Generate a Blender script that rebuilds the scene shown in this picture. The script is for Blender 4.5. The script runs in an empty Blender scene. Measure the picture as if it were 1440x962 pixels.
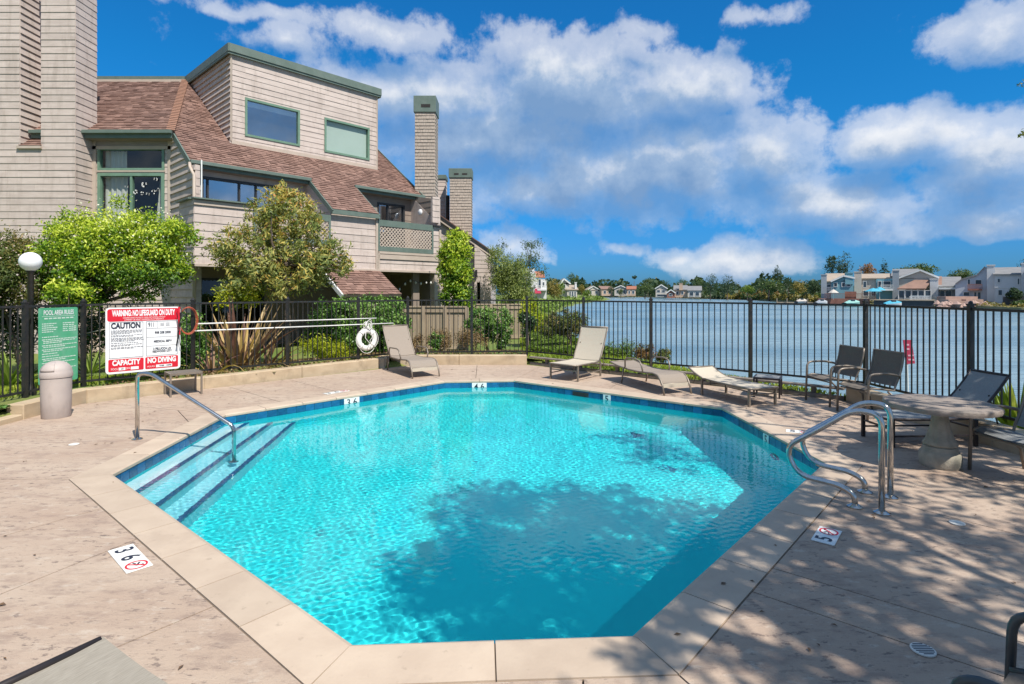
import bpy, bmesh, math, random
import numpy as np
from mathutils import Vector, Matrix, noise
random.seed(7); RNG = np.random.default_rng(7)
SC = bpy.context.scene; COL = SC.collection; R = math.radians

# ------------------------------------------------------------------ camera
F = 790.0; CX = 720.0; HY = 409.0; EYE = 1.8        # focal length and horizon in photo pixels, eye height in metres
cam = bpy.data.cameras.new('camera'); camo = bpy.data.objects.new('camera', cam); COL.objects.link(camo)
camo.location = (0, 0, EYE); camo.rotation_euler = (R(90), 0, 0)
cam.sensor_width = 36; cam.lens = 36 * F / 1440; cam.shift_y = -(481 - HY) / 1440; cam.clip_start = .05; cam.clip_end = 5000
SC.camera = camo
SC.view_settings.view_transform = 'Standard'; SC.view_settings.look = 'None'
SC.view_settings.exposure = 0.70; SC.view_settings.gamma = 1
SC.render.engine = 'CYCLES'
SC.cycles.use_denoising = True
SC.cycles.max_bounces = 12; SC.cycles.diffuse_bounces = 5; SC.cycles.glossy_bounces = 4
SC.cycles.transmission_bounces = 6; SC.cycles.transparent_max_bounces = 8; SC.cycles.sample_clamp_indirect = 8

# ------------------------------------------------------------------ sun and sky
SUN_AZ = (0.60, -0.80); SUN_EL = R(54)
sl = bpy.data.lights.new('sun', 'SUN'); sl.energy = 3.9; sl.angle = R(.53); sl.color = (1, .945, .86)
so = bpy.data.objects.new('sun', sl); COL.objects.link(so)
sd = Vector((SUN_AZ[0] * math.cos(SUN_EL), SUN_AZ[1] * math.cos(SUN_EL), math.sin(SUN_EL)))
so.rotation_euler = sd.to_track_quat('Z', 'Y').to_euler(); so.location = (0, 0, 30)
sl.cycles.is_caustics_light = True

class NT:
    """small helper for node trees"""
    def __init__(s, nt): s.t = nt
    def n(s, typ, **kw):
        x = s.t.nodes.new(typ)
        for k, v in kw.items():
            if k.startswith('i_'): x.inputs[int(k[2:])].default_value = v
            else: setattr(x, k, v)
        return x
    def l(s, a, b): s.t.links.new(a, b)
    def put(s, sock, v):
        if hasattr(v, 'links'): s.l(v, sock)
        else: sock.default_value = v
    def math(s, op, a, b=0.0, clamp=False):
        x = s.n('ShaderNodeMath', operation=op, use_clamp=clamp); s.put(x.inputs[0], a); s.put(x.inputs[1], b); return x.outputs[0]
    def mix(s, fac, a, b, blend='MIX'):
        x = s.n('ShaderNodeMix', data_type='RGBA', blend_type=blend)
        s.put(x.inputs[0], fac)
        for sock, v in ((x.inputs[6], a), (x.inputs[7], b)):
            s.put(sock, v if hasattr(v, 'links') else (*v[:3], 1))
        return x.outputs[2]
    def ramp(s, fac, stops, interp='LINEAR'):
        x = s.n('ShaderNodeValToRGB'); x.color_ramp.interpolation = interp; e = x.color_ramp.elements
        while len(e) < len(stops): e.new(.5)
        for el, (p, c) in zip(e, stops):
            el.position = p; el.color = (*c, 1) if isinstance(c, tuple) else (c, c, c, 1)
        s.l(fac, x.inputs[0]); return x.outputs[0]
    def noise(s, vec, scale, detail=4, rough=.55, out=0, dist=0):
        x = s.n('ShaderNodeTexNoise'); x.inputs['Scale'].default_value = scale; x.inputs['Detail'].default_value = detail
        x.inputs['Roughness'].default_value = rough; x.inputs['Distortion'].default_value = dist
        if vec is not None: s.l(vec, x.inputs['Vector'])
        return x.outputs[out]

def azel(px, py):
    a = math.atan((px - CX) / F); return a, math.atan((HY - py) / (F / math.cos(a)))

world = bpy.data.worlds.new('World'); SC.world = world; world.use_nodes = True
W = NT(world.node_tree); bg = world.node_tree.nodes['Background']
sky = W.n('ShaderNodeTexSky', sky_type='NISHITA', sun_disc=False)
sky.sun_elevation = SUN_EL; sky.sun_rotation = math.atan2(SUN_AZ[0], SUN_AZ[1]); sky.altitude = 0
sky.air_density = 1.0; sky.dust_density = .35; sky.ozone_density = 3.0
hs = W.n('ShaderNodeHueSaturation'); hs.inputs['Saturation'].default_value = 1.28; hs.inputs['Value'].default_value = 1.0
W.l(sky.outputs[0], hs.inputs['Color'])
skycol = W.mix(1.0, hs.outputs[0], (.62, .93, 1.12), 'MULTIPLY')
SKYT = True
tc = W.n('ShaderNodeTexCoord'); sep = W.n('ShaderNodeSeparateXYZ'); W.l(tc.outputs['Generated'], sep.inputs[0])
az = W.math('ARCTAN2', sep.outputs[0], sep.outputs[1]); el = W.math('ARCSINE', sep.outputs[2])
comb = W.n('ShaderNodeCombineXYZ'); W.l(az, comb.inputs[0]); W.l(el, comb.inputs[1])
BLOBS = [(600, 135, 200, 62, 1), (800, 125, 180, 92, 1.1), (960, 130, 130, 60, 1), (700, 190, 240, 80, 1), (900, 240, 300, 85, 1.05),
         (780, 262, 170, 50, .95), (1080, 215, 110, 70, .95), (1160, 285, 150, 62, 1), (1280, 190, 150, 55, 1), (1390, 225, 150, 85, 1),
         (1400, 305, 130, 34, .9), (1045, 368, 120, 34, 1.05), (950, 358, 60, 20, .7), (715, 345, 70, 28, .7), (545, 45, 140, 40, .62), (1400, 45, 130, 55, .72),
         (400, 55, 80, 40, .55), (900, 35, 60, 26, .5), (1060, 30, 70, 24, .45), (660, 300, 80, 30, .6), (870, 353, 40, 14, .55), (350, 8, 120, 16, .55),
         (1230, 330, 120, 22, .6)]
def cloud_group():
    g = bpy.data.node_groups.new('cloud_density', 'ShaderNodeTree')
    g.interface.new_socket('v', in_out='INPUT', socket_type='NodeSocketVector')
    g.interface.new_socket('d', in_out='OUTPUT', socket_type='NodeSocketFloat')
    N = NT(g); gi = N.n('NodeGroupInput'); go = N.n('NodeGroupOutput'); v = gi.outputs[0]
    nz = N.noise(v, 9, 2, .5, out=1)
    o = N.n('ShaderNodeVectorMath', operation='SUBTRACT'); N.l(nz, o.inputs[0]); o.inputs[1].default_value = (.5, .5, .5)
    o2 = N.n('ShaderNodeVectorMath', operation='MULTIPLY_ADD'); N.l(o.outputs[0], o2.inputs[0]); o2.inputs[1].default_value = (.10, .07, 0); N.l(v, o2.inputs[2])
    acc = None
    for bx, by, rx, ry, w in BLOBS:
        a, e = azel(bx, by); a2, _ = azel(bx + rx, by); _, e2 = azel(bx, by - ry)
        s = N.n('ShaderNodeVectorMath', operation='SUBTRACT'); N.l(o2.outputs[0], s.inputs[0]); s.inputs[1].default_value = (a, e, 0)
        m = N.n('ShaderNodeVectorMath', operation='MULTIPLY'); N.l(s.outputs[0], m.inputs[0]); m.inputs[1].default_value = (1 / (a2 - a), 1 / max(e2 - e, .01), 0)
        L = N.n('ShaderNodeVectorMath', operation='LENGTH'); N.l(m.outputs[0], L.inputs[0])
        q = N.math('MULTIPLY_ADD', L.outputs['Value'], -w * .8); q.node.inputs[2].default_value = w
        acc = q if acc is None else N.math('SMOOTH_MAX', acc, q)
        if acc.node.operation == 'SMOOTH_MAX': acc.node.inputs[2].default_value = .15
    big = N.noise(v, 3.0, 3, .5)                       # unseen cloud beyond the view, thickened to add neutral ambient light
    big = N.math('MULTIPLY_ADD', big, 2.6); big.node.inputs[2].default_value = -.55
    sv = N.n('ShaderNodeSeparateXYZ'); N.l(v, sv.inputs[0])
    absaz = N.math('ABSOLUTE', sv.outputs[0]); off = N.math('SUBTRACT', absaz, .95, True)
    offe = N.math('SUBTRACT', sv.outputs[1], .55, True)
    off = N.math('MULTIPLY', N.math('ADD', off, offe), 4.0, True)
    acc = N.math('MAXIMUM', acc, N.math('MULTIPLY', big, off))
    n1 = N.noise(v, 15, 12, .62); n2 = N.math('MULTIPLY_ADD', n1, 1.15); n2.node.inputs[2].default_value = -.57
    N.l(N.math('ADD', acc, n2), go.inputs[0]); return g
skycol = W.mix(1.0, skycol, W.ramp(el, [(0, (.10, .19, .38)), (.07, (.12, .26, .43)), (.2, (.13, .42, .49)), (.35, (.13, .50, .53)), (.7, (.25, .58, .60))]), 'MULTIPLY')
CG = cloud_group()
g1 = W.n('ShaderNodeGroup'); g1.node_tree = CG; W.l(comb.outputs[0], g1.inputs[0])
up = W.n('ShaderNodeVectorMath', operation='ADD'); W.l(comb.outputs[0], up.inputs[0]); up.inputs[1].default_value = (.012, .05, 0)
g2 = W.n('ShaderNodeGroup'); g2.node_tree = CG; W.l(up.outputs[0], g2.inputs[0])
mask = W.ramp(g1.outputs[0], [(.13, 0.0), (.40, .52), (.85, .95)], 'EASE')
shade = W.math('MULTIPLY_ADD', g2.outputs[0], 1.15); shade.node.inputs[2].default_value = .0
fine = W.noise(comb.outputs[0], 30, 6, .6); shade = W.math('ADD', shade, W.math('MULTIPLY', W.math('SUBTRACT', fine, .5), .35))
ccol = W.ramp(shade, [(.0, (3.85, 3.9, 4.0)), (.34, (2.85, 3.1, 3.5)), (.62, (1.45, 2.0, 2.85)), (1.0, (.85, 1.45, 2.45))])
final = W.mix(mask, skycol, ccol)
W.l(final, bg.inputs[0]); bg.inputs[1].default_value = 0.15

# ------------------------------------------------------------------ helpers
def G(px, py, z=0.0):
    k = (EYE - z) / (py - HY); return ((px - CX) * k, F * k)
def at(px, Y): return (px - CX) * Y / F
def zat(py, Y): return EYE + (HY - py) * Y / F
MATS = {}
def mat(name, c1, c2=None, scale=4, rough=.6, bump=0, stretch=None, metal=0, spec=.5, objrand=0, detail=5, bscale=None, lo=.35, hi=.65, coat=0, emis=None):
    m = bpy.data.materials.new(name); m.use_nodes = True; N = NT(m.node_tree)
    p = m.node_tree.nodes['Principled BSDF']; p.inputs['Roughness'].default_value = rough; p.inputs['Metallic'].default_value = metal
    p.inputs['Specular IOR Level'].default_value = spec; p.inputs['Coat Weight'].default_value = coat
    c2 = c2 or tuple(x * .85 for x in c1)
    tcx = N.n('ShaderNodeTexCoord'); vec = tcx.outputs['Object']
    if stretch:
        mp = N.n('ShaderNodeMapping'); mp.inputs['Scale'].default_value = stretch; N.l(vec, mp.inputs[0]); vec = mp.outputs[0]
    fac = N.ramp(N.noise(vec, scale, detail), [(lo, 0.0), (hi, 1.0)])
    c = N.mix(fac, c1, c2)
    if objrand:
        oi = N.n('ShaderNodeObjectInfo'); v = N.math('MULTIPLY_ADD', oi.outputs['Random'], objrand * 2); v.node.inputs[2].default_value = 1 - objrand
        c = N.mix(1.0, c, v, 'MULTIPLY')
    N.l(c, p.inputs['Base Color'])
    if bump:
        b = N.n('ShaderNodeBump'); b.inputs['Strength'].default_value = bump; b.inputs['Distance'].default_value = .01
        N.l(N.noise(vec, bscale or scale * 3, 6), b.inputs['Height']); N.l(b.outputs[0], p.inputs['Normal'])
    if emis: p.inputs['Emission Color'].default_value = (*emis, 1); p.inputs['Emission Strength'].default_value = 1
    MATS[name] = m; return m
def layer(m, col, scale, stretch, lo, hi, amt):
    """stains and wear with a shape of their own over a base colour"""
    N = NT(m.node_tree); p = m.node_tree.nodes['Principled BSDF']; src = p.inputs['Base Color'].links[0].from_socket
    ge = N.n('ShaderNodeNewGeometry'); mp = N.n('ShaderNodeMapping'); mp.inputs['Scale'].default_value = stretch; N.l(ge.outputs['Position'], mp.inputs[0])
    N.l(N.mix(N.ramp(N.noise(mp.outputs[0], scale, 6, .65), [(lo, 0.0), (hi, amt)]), src, col), p.inputs['Base Color']); return m
def leafmat(name, stops, rough=.5, trans=.3):
    """colour by the per-leaf 'tone' attribute"""
    m = bpy.data.materials.new(name); m.use_nodes = True; N = NT(m.node_tree); p = m.node_tree.nodes['Principled BSDF']
    a = N.n('ShaderNodeAttribute', attribute_name='tone'); c = N.ramp(a.outputs['Fac'], stops)
    N.l(c, p.inputs['Base Color']); p.inputs['Roughness'].default_value = rough; p.inputs['Specular IOR Level'].default_value = .35
    if trans:
        t = N.n('ShaderNodeBsdfTranslucent'); N.l(N.mix(1.0, c, (1.0, 1.15, .5), 'MULTIPLY'), t.inputs[0])
        mx = N.n('ShaderNodeMixShader'); mx.inputs[0].default_value = trans
        N.l(p.outputs[0], mx.inputs[1]); N.l(t.outputs[0], mx.inputs[2]); N.l(mx.outputs[0], m.node_tree.nodes['Material Output'].inputs[0])
    MATS[name] = m; return m

class MB:
    def __init__(s): s.v = []; s.f = []; s.t = []
    def add(s, vs, fs, tone=None):
        b = len(s.v); s.v += [tuple(v) for v in vs]; s.f += [tuple(i + b for i in f) for f in fs]
        s.t += [tone if tone is not None else .5] * len(fs); return s
    def box(s, c, size, rz=0, M=None, tone=None):
        hx, hy, hz = size[0] / 2, size[1] / 2, size[2] / 2; cs, sn = math.cos(rz), math.sin(rz); vs = []
        for dz in (-hz, hz):
            for dx, dy in ((-hx, -hy), (hx, -hy), (hx, hy), (-hx, hy)):
                vs.append((c[0] + dx * cs - dy * sn, c[1] + dx * sn + dy * cs, c[2] + dz))
        if M is not None: vs = [M @ Vector(v) for v in vs]
        return s.add(vs, [(0, 3, 2, 1), (4, 5, 6, 7), (0, 1, 5, 4), (1, 2, 6, 5), (2, 3, 7, 6), (3, 0, 4, 7)], tone)
    def box2(s, a, b): return s.box([(a[i] + b[i]) / 2 for i in range(3)], [abs(b[i] - a[i]) for i in range(3)])
    def beam(s, a, b, w, h, up=(0, 0, 1)):
        a = Vector(a); b = Vector(b); d = (b - a).normalized(); u = Vector(up)
        if abs(d.dot(u)) > .99: u = Vector((1, 0, 0))
        x = d.cross(u).normalized() * (w / 2); y = x.cross(d).normalized() * (h / 2); vs = []
        for p in (a, b): vs += [p - x - y, p + x - y, p + x + y, p - x + y]
        return s.add(vs, [(0, 3, 2, 1), (4, 5, 6, 7), (0, 1, 5, 4), (1, 2, 6, 5), (2, 3, 7, 6), (3, 0, 4, 7)])
    def tube(s, pts, r, n=8, caps=True, flat=1.0):
        pts = [Vector(p) for p in pts]; k = len(pts); rr = r if isinstance(r, (list, tuple)) else [r] * k
        rings = []; prev = None
        for i, p in enumerate(pts):
            d = (pts[min(i + 1, k - 1)] - pts[max(i - 1, 0)]).normalized()
            if prev is None:
                u = Vector((0, 0, 1)) if abs(d.z) < .9 else Vector((1, 0, 0)); x = d.cross(u).normalized()
            else:
                x = prev - d * prev.dot(d); x = x.normalized() if x.length > 1e-6 else d.orthogonal().normalized()
            prev = x; y = d.cross(x)
            rings.append([p + (x * math.cos(2 * math.pi * j / n) + y * math.sin(2 * math.pi * j / n) * flat) * rr[i] for j in range(n)])
        vs = [v for r_ in rings for v in r_]; fs = []
        for i in range(k - 1):
            for j in range(n): fs.append((i * n + j, i * n + (j + 1) % n, (i + 1) * n + (j + 1) % n, (i + 1) * n + j))
        if caps: fs += [tuple(range(n))[::-1], tuple((k - 1) * n + j for j in range(n))]
        return s.add(vs, fs)
    def lathe(s, prof, c=(0, 0, 0), n=24, sx=1, sy=1, flute=0, nf=0):
        vs = []; fs = []; k = len(prof)
        for i, (r, z) in enumerate(prof):
            for j in range(n):
                a = 2 * math.pi * j / n; q = r * (1 + flute * abs(math.sin(a * nf / 2)) * (1 if flute else 0)) if flute else r
                vs.append((c[0] + q * math.cos(a) * sx, c[1] + q * math.sin(a) * sy, c[2] + z))
        for i in range(k - 1):
            for j in range(n): fs.append((i * n + j, i * n + (j + 1) % n, (i + 1) * n + (j + 1) % n, (i + 1) * n + j))
        fs += [tuple(range(n))[::-1], tuple((k - 1) * n + j for j in range(n))]
        return s.add(vs, fs)
    def prism(s, poly, z0, z1, tone=None):
        n = len(poly); vs = [(p[0], p[1], z0) for p in poly] + [(p[0], p[1], z1) for p in poly]
        return s.add(vs, [tuple(range(n))[::-1], tuple(range(n, 2 * n))] + [(i, (i + 1) % n, n + (i + 1) % n, n + i) for i in range(n)], tone)
    def slab(s, poly, off):
        """3-D polygon extruded by vector off"""
        n = len(poly); off = Vector(off); P = [Vector(p) for p in poly]; vs = P + [p + off for p in P]
        return s.add(vs, [tuple(range(n))[::-1], tuple(range(n, 2 * n))] + [(i, (i + 1) % n, n + (i + 1) % n, n + i) for i in range(n)])
    def strip(s, rows):
        """grid surface from rows of points"""
        b = []; m = len(rows[0]); vs = [p for r_ in rows for p in r_]
        fs = [(i * m + j, i * m + j + 1, (i + 1) * m + j + 1, (i + 1) * m + j) for i in range(len(rows) - 1) for j in range(m - 1)]
        return s.add(vs, fs)
    def mesh(s, name, m, origin=(0, 0, 0), smooth=False, bev=0):
        me = bpy.data.meshes.new(name); o = origin
        me.from_pydata([(v[0] - o[0], v[1] - o[1], v[2] - o[2]) for v in s.v], [], s.f)
        if len(set(s.t)) > 1 or (s.t and s.t[0] != .5):
            at_ = me.attributes.new('tone', 'FLOAT', 'FACE'); at_.data.foreach_set('value', s.t)
        bm = bmesh.new(); bm.from_mesh(me); bmesh.ops.recalc_face_normals(bm, faces=bm.faces)
        if bev: bmesh.ops.bevel(bm, geom=[e for e in bm.edges if len(e.link_faces) == 2 and e.calc_face_angle() > .5], offset=bev, segments=1, affect='EDGES')
        bm.to_mesh(me); bm.free()
        me.materials.append(m)
        if smooth: me.shade_smooth() if smooth is True else me.shade_smooth()
        return me
    def build(s, name, m, parent=None, kind=None, smooth=False, bev=0, world=True):
        """world=True: the points were given in world space although the parent sits elsewhere (unrotated)"""
        org = (0, 0, 0)
        if parent is not None and world: org = wloc(parent)
        me = s.mesh(name, m, org, smooth, bev); return link(name, me, parent, kind)
def wloc(o):
    v = Vector((0, 0, 0))
    while o is not None: v += o.location; o = o.parent
    return v
def link(name, me, parent=None, kind=None):
    o = bpy.data.objects.new(name, me); COL.objects.link(o)
    if parent is not None: o.parent = parent
    if kind: o['kind'] = kind
    return o
def smooth_by_angle(o, ang=.7):
    me = o.data; me.shade_smooth(); bm = bmesh.new(); bm.from_mesh(me)
    for e in bm.edges:
        if len(e.link_faces) == 2 and e.calc_face_angle(0) > ang: e.smooth = False
    bm.to_mesh(me); bm.free(); return o
def tag(o, label=None, cat=None, group=None, kind=None):
    if label: o['label'] = label
    if cat: o['category'] = cat
    if group: o['group'] = group
    if kind: o['kind'] = kind
    return o
def thing(name, label, cat, loc=(0, 0, 0), rz=0, group=None):
    o = bpy.data.objects.new(name, None); COL.objects.link(o); o.location = loc; o.rotation_euler = (0, 0, rz)
    o.empty_display_size = .2
    return tag(o, label, cat, group)
def children(o): return [c for c in bpy.data.objects if c.parent is o]
def copy_tree(o, parent=None, loc=None, rz=None, label=None, scale=None):
    c = o.copy(); COL.objects.link(c); c.parent = parent
    for ch in children(o): copy_tree(ch, c)
    if loc is not None: c.location = loc
    if rz is not None: c.rotation_euler = (0, 0, rz)
    if label: c['label'] = label
    if scale: c.scale = scale
    return c
def text_mesh(txt, size, name='lettering', bold=0.0, sx=1.0, extr=.0):
    cu = bpy.data.curves.new('txt', 'FONT'); cu.body = txt; cu.size = size; cu.align_x = 'CENTER'; cu.align_y = 'CENTER'; cu.offset = bold; cu.extrude = extr
    o = bpy.data.objects.new('txt', cu); COL.objects.link(o)
    dg = bpy.context.evaluated_depsgraph_get(); me = bpy.data.meshes.new_from_object(o.evaluated_get(dg))
    bpy.data.objects.remove(o); bpy.data.curves.remove(cu); me.name = name
    if sx != 1:
        for v in me.vertices: v.co.x *= sx
    return me
def clip(poly, a, b, c):
    """keep the part of a 2-D polygon where a*x+b*y<=c"""
    out = []; n = len(poly)
    for i in range(n):
        p, q = poly[i], poly[(i + 1) % n]; dp = a * p[0] + b * p[1] - c; dq = a * q[0] + b * q[1] - c
        if dp <= 1e-9: out.append(p)
        if (dp < -1e-9 and dq > 1e-9) or (dp > 1e-9 and dq < -1e-9):
            t = dp / (dp - dq); out.append((p[0] + (q[0] - p[0]) * t, p[1] + (q[1] - p[1]) * t))
    return out if len(out) > 2 and abs(area(out)) > 1e-5 else []
def area(p): return sum(p[i][0] * p[(i + 1) % len(p)][1] - p[(i + 1) % len(p)][0] * p[i][1] for i in range(len(p))) / 2
def offset_poly(P, d):
    """offset of a convex counter-clockwise polygon, outwards for d>0"""
    n = len(P); out = []
    for i in range(n):
        a, b, c = Vector(P[i - 1]), Vector(P[i]), Vector(P[(i + 1) % n])
        d1 = (b - a).normalized(); d2 = (c - b).normalized(); n1 = Vector((d1.y, -d1.x)); n2 = Vector((d2.y, -d2.x))
        m = (n1 + n2).normalized(); out.append(tuple(b + m * d / m.dot(n1)))
    return out

# ------------------------------------------------------------------ foliage
def leaf_mesh(name, m, pos, size, nrm=None, aspect=2.2, tone=None, origin=(0, 0, 0), droop=0.0, rnd=.8):
    n = len(pos); a = RNG.normal(size=(n, 3)); a /= np.linalg.norm(a, axis=1)[:, None]
    a[:, 2] -= droop; a /= np.linalg.norm(a, axis=1)[:, None]
    if nrm is None: nrm = RNG.normal(size=(n, 3))
    nr = nrm + RNG.normal(size=(n, 3)) * rnd; nr /= np.linalg.norm(nr, axis=1)[:, None] + 1e-9
    b = np.cross(nr, a); b /= np.linalg.norm(b, axis=1)[:, None] + 1e-9
    sz = np.asarray(size) * RNG.uniform(.6, 1.3, n); L = a * sz[:, None]; Wd = b * (sz / aspect)[:, None]
    c = np.cross(a, b) * (sz * .15)[:, None]
    V = np.stack([pos - L * .5, pos - Wd * .5 + c, pos + L * .5, pos + Wd * .5 + c], 1).reshape(-1, 3) - np.array(origin)
    return raw_quads(name, m, V, tone)
def raw_quads(name, m, V, tone=None):
    n = len(V) // 4; me = bpy.data.meshes.new(name); me.vertices.add(4 * n); me.vertices.foreach_set('co', V.astype(np.float32).ravel())
    me.loops.add(4 * n); me.loops.foreach_set('vertex_index', np.arange(4 * n, dtype=np.int32))
    me.polygons.add(n); me.polygons.foreach_set('loop_start', np.arange(0, 4 * n, 4, dtype=np.int32))
    me.update(calc_edges=True)
    if tone is None: tone = RNG.uniform(0, 1, n)
    at_ = me.attributes.new('tone', 'FLOAT', 'FACE'); at_.data.foreach_set('value', np.clip(tone, 0, 1).astype(np.float32))
    me.materials.append(m); return me
def crown_points(blobs, n, surf=.55, clump=.35, nclump=14, gap=0.0):
    """points through a union of ellipsoids, gathered in clumps, more of them near the outside"""
    blobs = np.array(blobs, float); vol = blobs[:, 3] * blobs[:, 4] * blobs[:, 5]; pr = vol ** .7; pr /= pr.sum()
    cc = []; cn = []; ct = []
    for bi, b in enumerate(blobs):
        k = max(3, int(nclump * pr[bi] * len(blobs)))
        d = RNG.normal(size=(k, 3)); d /= np.linalg.norm(d, axis=1)[:, None]
        r = RNG.uniform(0, 1, k) ** (1 - surf); p = b[:3] + d * r[:, None] * b[3:6]
        cc.append(p); cn.append(d / b[3:6]); ct.append(RNG.uniform(-.25, .25, k))
    cc = np.concatenate(cc); cn = np.concatenate(cn); ct = np.concatenate(ct); cn /= np.linalg.norm(cn, axis=1)[:, None]
    i = RNG.integers(0, len(cc), n); s = blobs[:, 3:6].mean() * clump
    d = RNG.normal(size=(n, 3)) * s * .55
    pos = cc[i] + d; nn = cn[i] * .8 + d / (np.linalg.norm(d, axis=1)[:, None] + 1e-6) * .7 + np.array([0, 0, .35])
    tone = .5 + ct[i] + RNG.normal(size=n) * .16
    return pos, nn, tone, cc
def plant(name, label, cat, base, blobs, m, n, size, stem=None, stem_r=.03, aspect=2.2, group=None, surf=.55, clump=.35, nclump=14, droop=0, top_tone=0.0,
          limbs=6, part='crown', trunk_pts=None, flowers=None, extra_tone=None, zmin=None, trunk_top=None):
    t = thing(name, label, cat, base, 0, group)
    pos, nn, tone, cc = crown_points(blobs, n, surf, clump, nclump)
    zs = np.array(blobs)[:, 2]; z0, z1 = pos[:, 2].min(), pos[:, 2].max()
    if zmin is not None: k = pos[:, 2] > zmin; pos, nn, tone = pos[k], nn[k], tone[k]
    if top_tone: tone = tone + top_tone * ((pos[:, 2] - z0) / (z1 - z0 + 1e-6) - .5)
    me = leaf_mesh(part, m, pos, size, nn, aspect, tone, base, droop); link(part, me, t)
    if flowers:
        fm, k, fs = flowers; nb = np.array(blobs)
        p2, n2, t2, _ = crown_points(blobs, k, .95, clump, nclump * 2)
        link('flowers', leaf_mesh('flowers', fm, p2 + n2 * .03, fs, n2, 1.1, t2, base), t, 'stuff')
    if stem is not None:
        mb = MB(); tp = trunk_pts or [base, tuple(np.array(base) + (np.array(blobs[0][:3]) - np.array(base)) * .6)]
        k = len(tp); mb.tube(tp, [stem_r * (1 - .45 * i / max(1, k - 1)) for i in range(k)], 8)
        top = np.array(tp[-1]); idx = RNG.permutation(len(cc))[:limbs]
        for j in idx:
            e = cc[j]; mid = (top + e) / 2 + RNG.normal(size=3) * .06 * np.linalg.norm(e - top) + np.array([0, 0, .05])
            s0 = np.array(tp[-1 if RNG.uniform() < .6 or k < 3 else -2]); mb.tube([tuple(s0), tuple(mid), tuple(e)], [stem_r * .5, stem_r * .3, stem_r * .1], 5, False)
        mb.build('trunk', stem, t, smooth=True)
    return t

# ------------------------------------------------------------------ materials
def deckmat():
    m = bpy.data.materials.new('stamped_concrete'); m.use_nodes = True; N = NT(m.node_tree); p = m.node_tree.nodes['Principled BSDF']
    ge = N.n('ShaderNodeNewGeometry'); mp = N.n('ShaderNodeMapping'); mp.inputs['Scale'].default_value = (.7, 1.5, 1); mp.inputs['Rotation'].default_value = (0, 0, R(-8)); N.l(ge.outputs['Position'], mp.inputs[0]); v = mp.outputs[0]
    big = N.noise(v, .8, 5, .6); mid = N.noise(v, 5.5, 9, .72); fine = N.noise(v, 45, 5, .75)
    c = N.mix(N.ramp(big, [(.38, 0.0), (.62, 1.0)]), (.45, .35, .268), (.395, .292, .22))
    c = N.mix(N.ramp(mid, [(.50, 0.0), (.60, .45), (.70, .7)]), c, (.25, .18, .145))
    c = N.mix(N.ramp(N.noise(v, 9, 6, .7), [(.56, 0.0), (.66, .6)]), c, (.52, .44, .355))
    bt = N.math('MULTIPLY', N.ramp(N.noise(v, 15, 6, .72), [(.565, 0.0), (.61, .85)]), N.ramp(N.noise(v, 1.3, 3), [(.40, .15), (.56, 1.0)])); c = N.mix(bt, c, (.165, .125, .105))
    c = N.mix(N.ramp(fine, [(.60, 0.0), (.74, .6)]), c, (.16, .12, .10))
    c = N.mix(N.ramp(N.noise(v, 160, 2, .5), [(.66, 0.0), (.72, .55)]), c, (.07, .055, .045))
    N.l(c, p.inputs['Base Color']); p.inputs['Roughness'].default_value = .72; p.inputs['Specular IOR Level'].default_value = .3
    h = N.math('ADD', N.math('MULTIPLY', mid, .8), N.math('MULTIPLY', fine, .35))
    b = N.n('ShaderNodeBump'); b.inputs['Strength'].default_value = .55; b.inputs['Distance'].default_value = .02; N.l(h, b.inputs['Height']); N.l(b.outputs[0], p.inputs['Normal'])
    return m
m_deck = deckmat()
m_coping = mat('coping_stone', (.51, .405, .305), (.45, .35, .262), 3, .7, .15, objrand=.07, bscale=40)
m_joint = mat('joint_filler', (.10, .075, .06), (.06, .05, .04), 9, .9)
m_curb = mat('curb_concrete', (.50, .39, .26), (.41, .31, .20), 3, .8, .25, stretch=(1, 1, 2), bscale=25)
m_plaster = mat('pool_plaster', (.018, .66, .69), (.014, .62, .66), 1.5, .7)
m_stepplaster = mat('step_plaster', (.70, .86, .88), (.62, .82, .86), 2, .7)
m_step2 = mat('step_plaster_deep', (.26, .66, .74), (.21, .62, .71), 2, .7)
m_nosing = mat('nosing_tile', (.02, .10, .24), (.015, .07, .18), 8, .3)
m_tile = mat('waterline_tile', (.008, .075, .19), (.015, .14, .28), 7, .18, objrand=.3, lo=.3, hi=.7)
m_grout = mat('tile_grout', (.16, .30, .36), None, 8, .8)
m_grout2 = mat('coping_mortar', (.20, .15, .11), None, 8, .9)
m_drainteal = mat('teal_drain', (.015, .26, .33), None, 8, .6)
m_whitetile = mat('white_tile', (.80, .80, .76), (.72, .72, .68), 10, .3)
m_ink = mat('dark_ink', (.02, .025, .05), None, 5, .5)
m_red = mat('red_print', (.62, .012, .03), (.55, .01, .025), 5, .4)
m_signwhite = mat('sign_white', (.80, .80, .80), (.72, .73, .75), 6, .4)
m_signgreen = mat('sign_green', (.06, .34, .17), (.10, .40, .23), 5, .5)
m_greenwhite = mat('sign_pale_lettering', (.62, .75, .66), None, 5, .5)
m_iron = mat('black_iron', (.012, .014, .016), (.03, .026, .022), 12, .42, .1)
m_steel = mat('stainless_steel', (.62, .60, .57), (.52, .50, .47), 20, .16, metal=1)
m_siding = mat('painted_siding', (.53, .445, .395), (.46, .38, .335), 2.2, .75, .2, stretch=(1, 1, 5), objrand=.07, bscale=14)
m_trim = mat('trim_paint', (.47, .39, .32), (.42, .345, .28), 3, .7, .1)
m_shake = mat('cedar_shake', (.43, .36, .30), (.33, .27, .22), 5, .85, .3, stretch=(6, 6, 1), objrand=.10)
m_green = mat('green_trim_paint', (.10, .14, .115), (.125, .165, .14), 4, .55)
m_wingreen = mat('green_window_frame', (.12, .21, .145), (.15, .25, .18), 4, .5)
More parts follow.
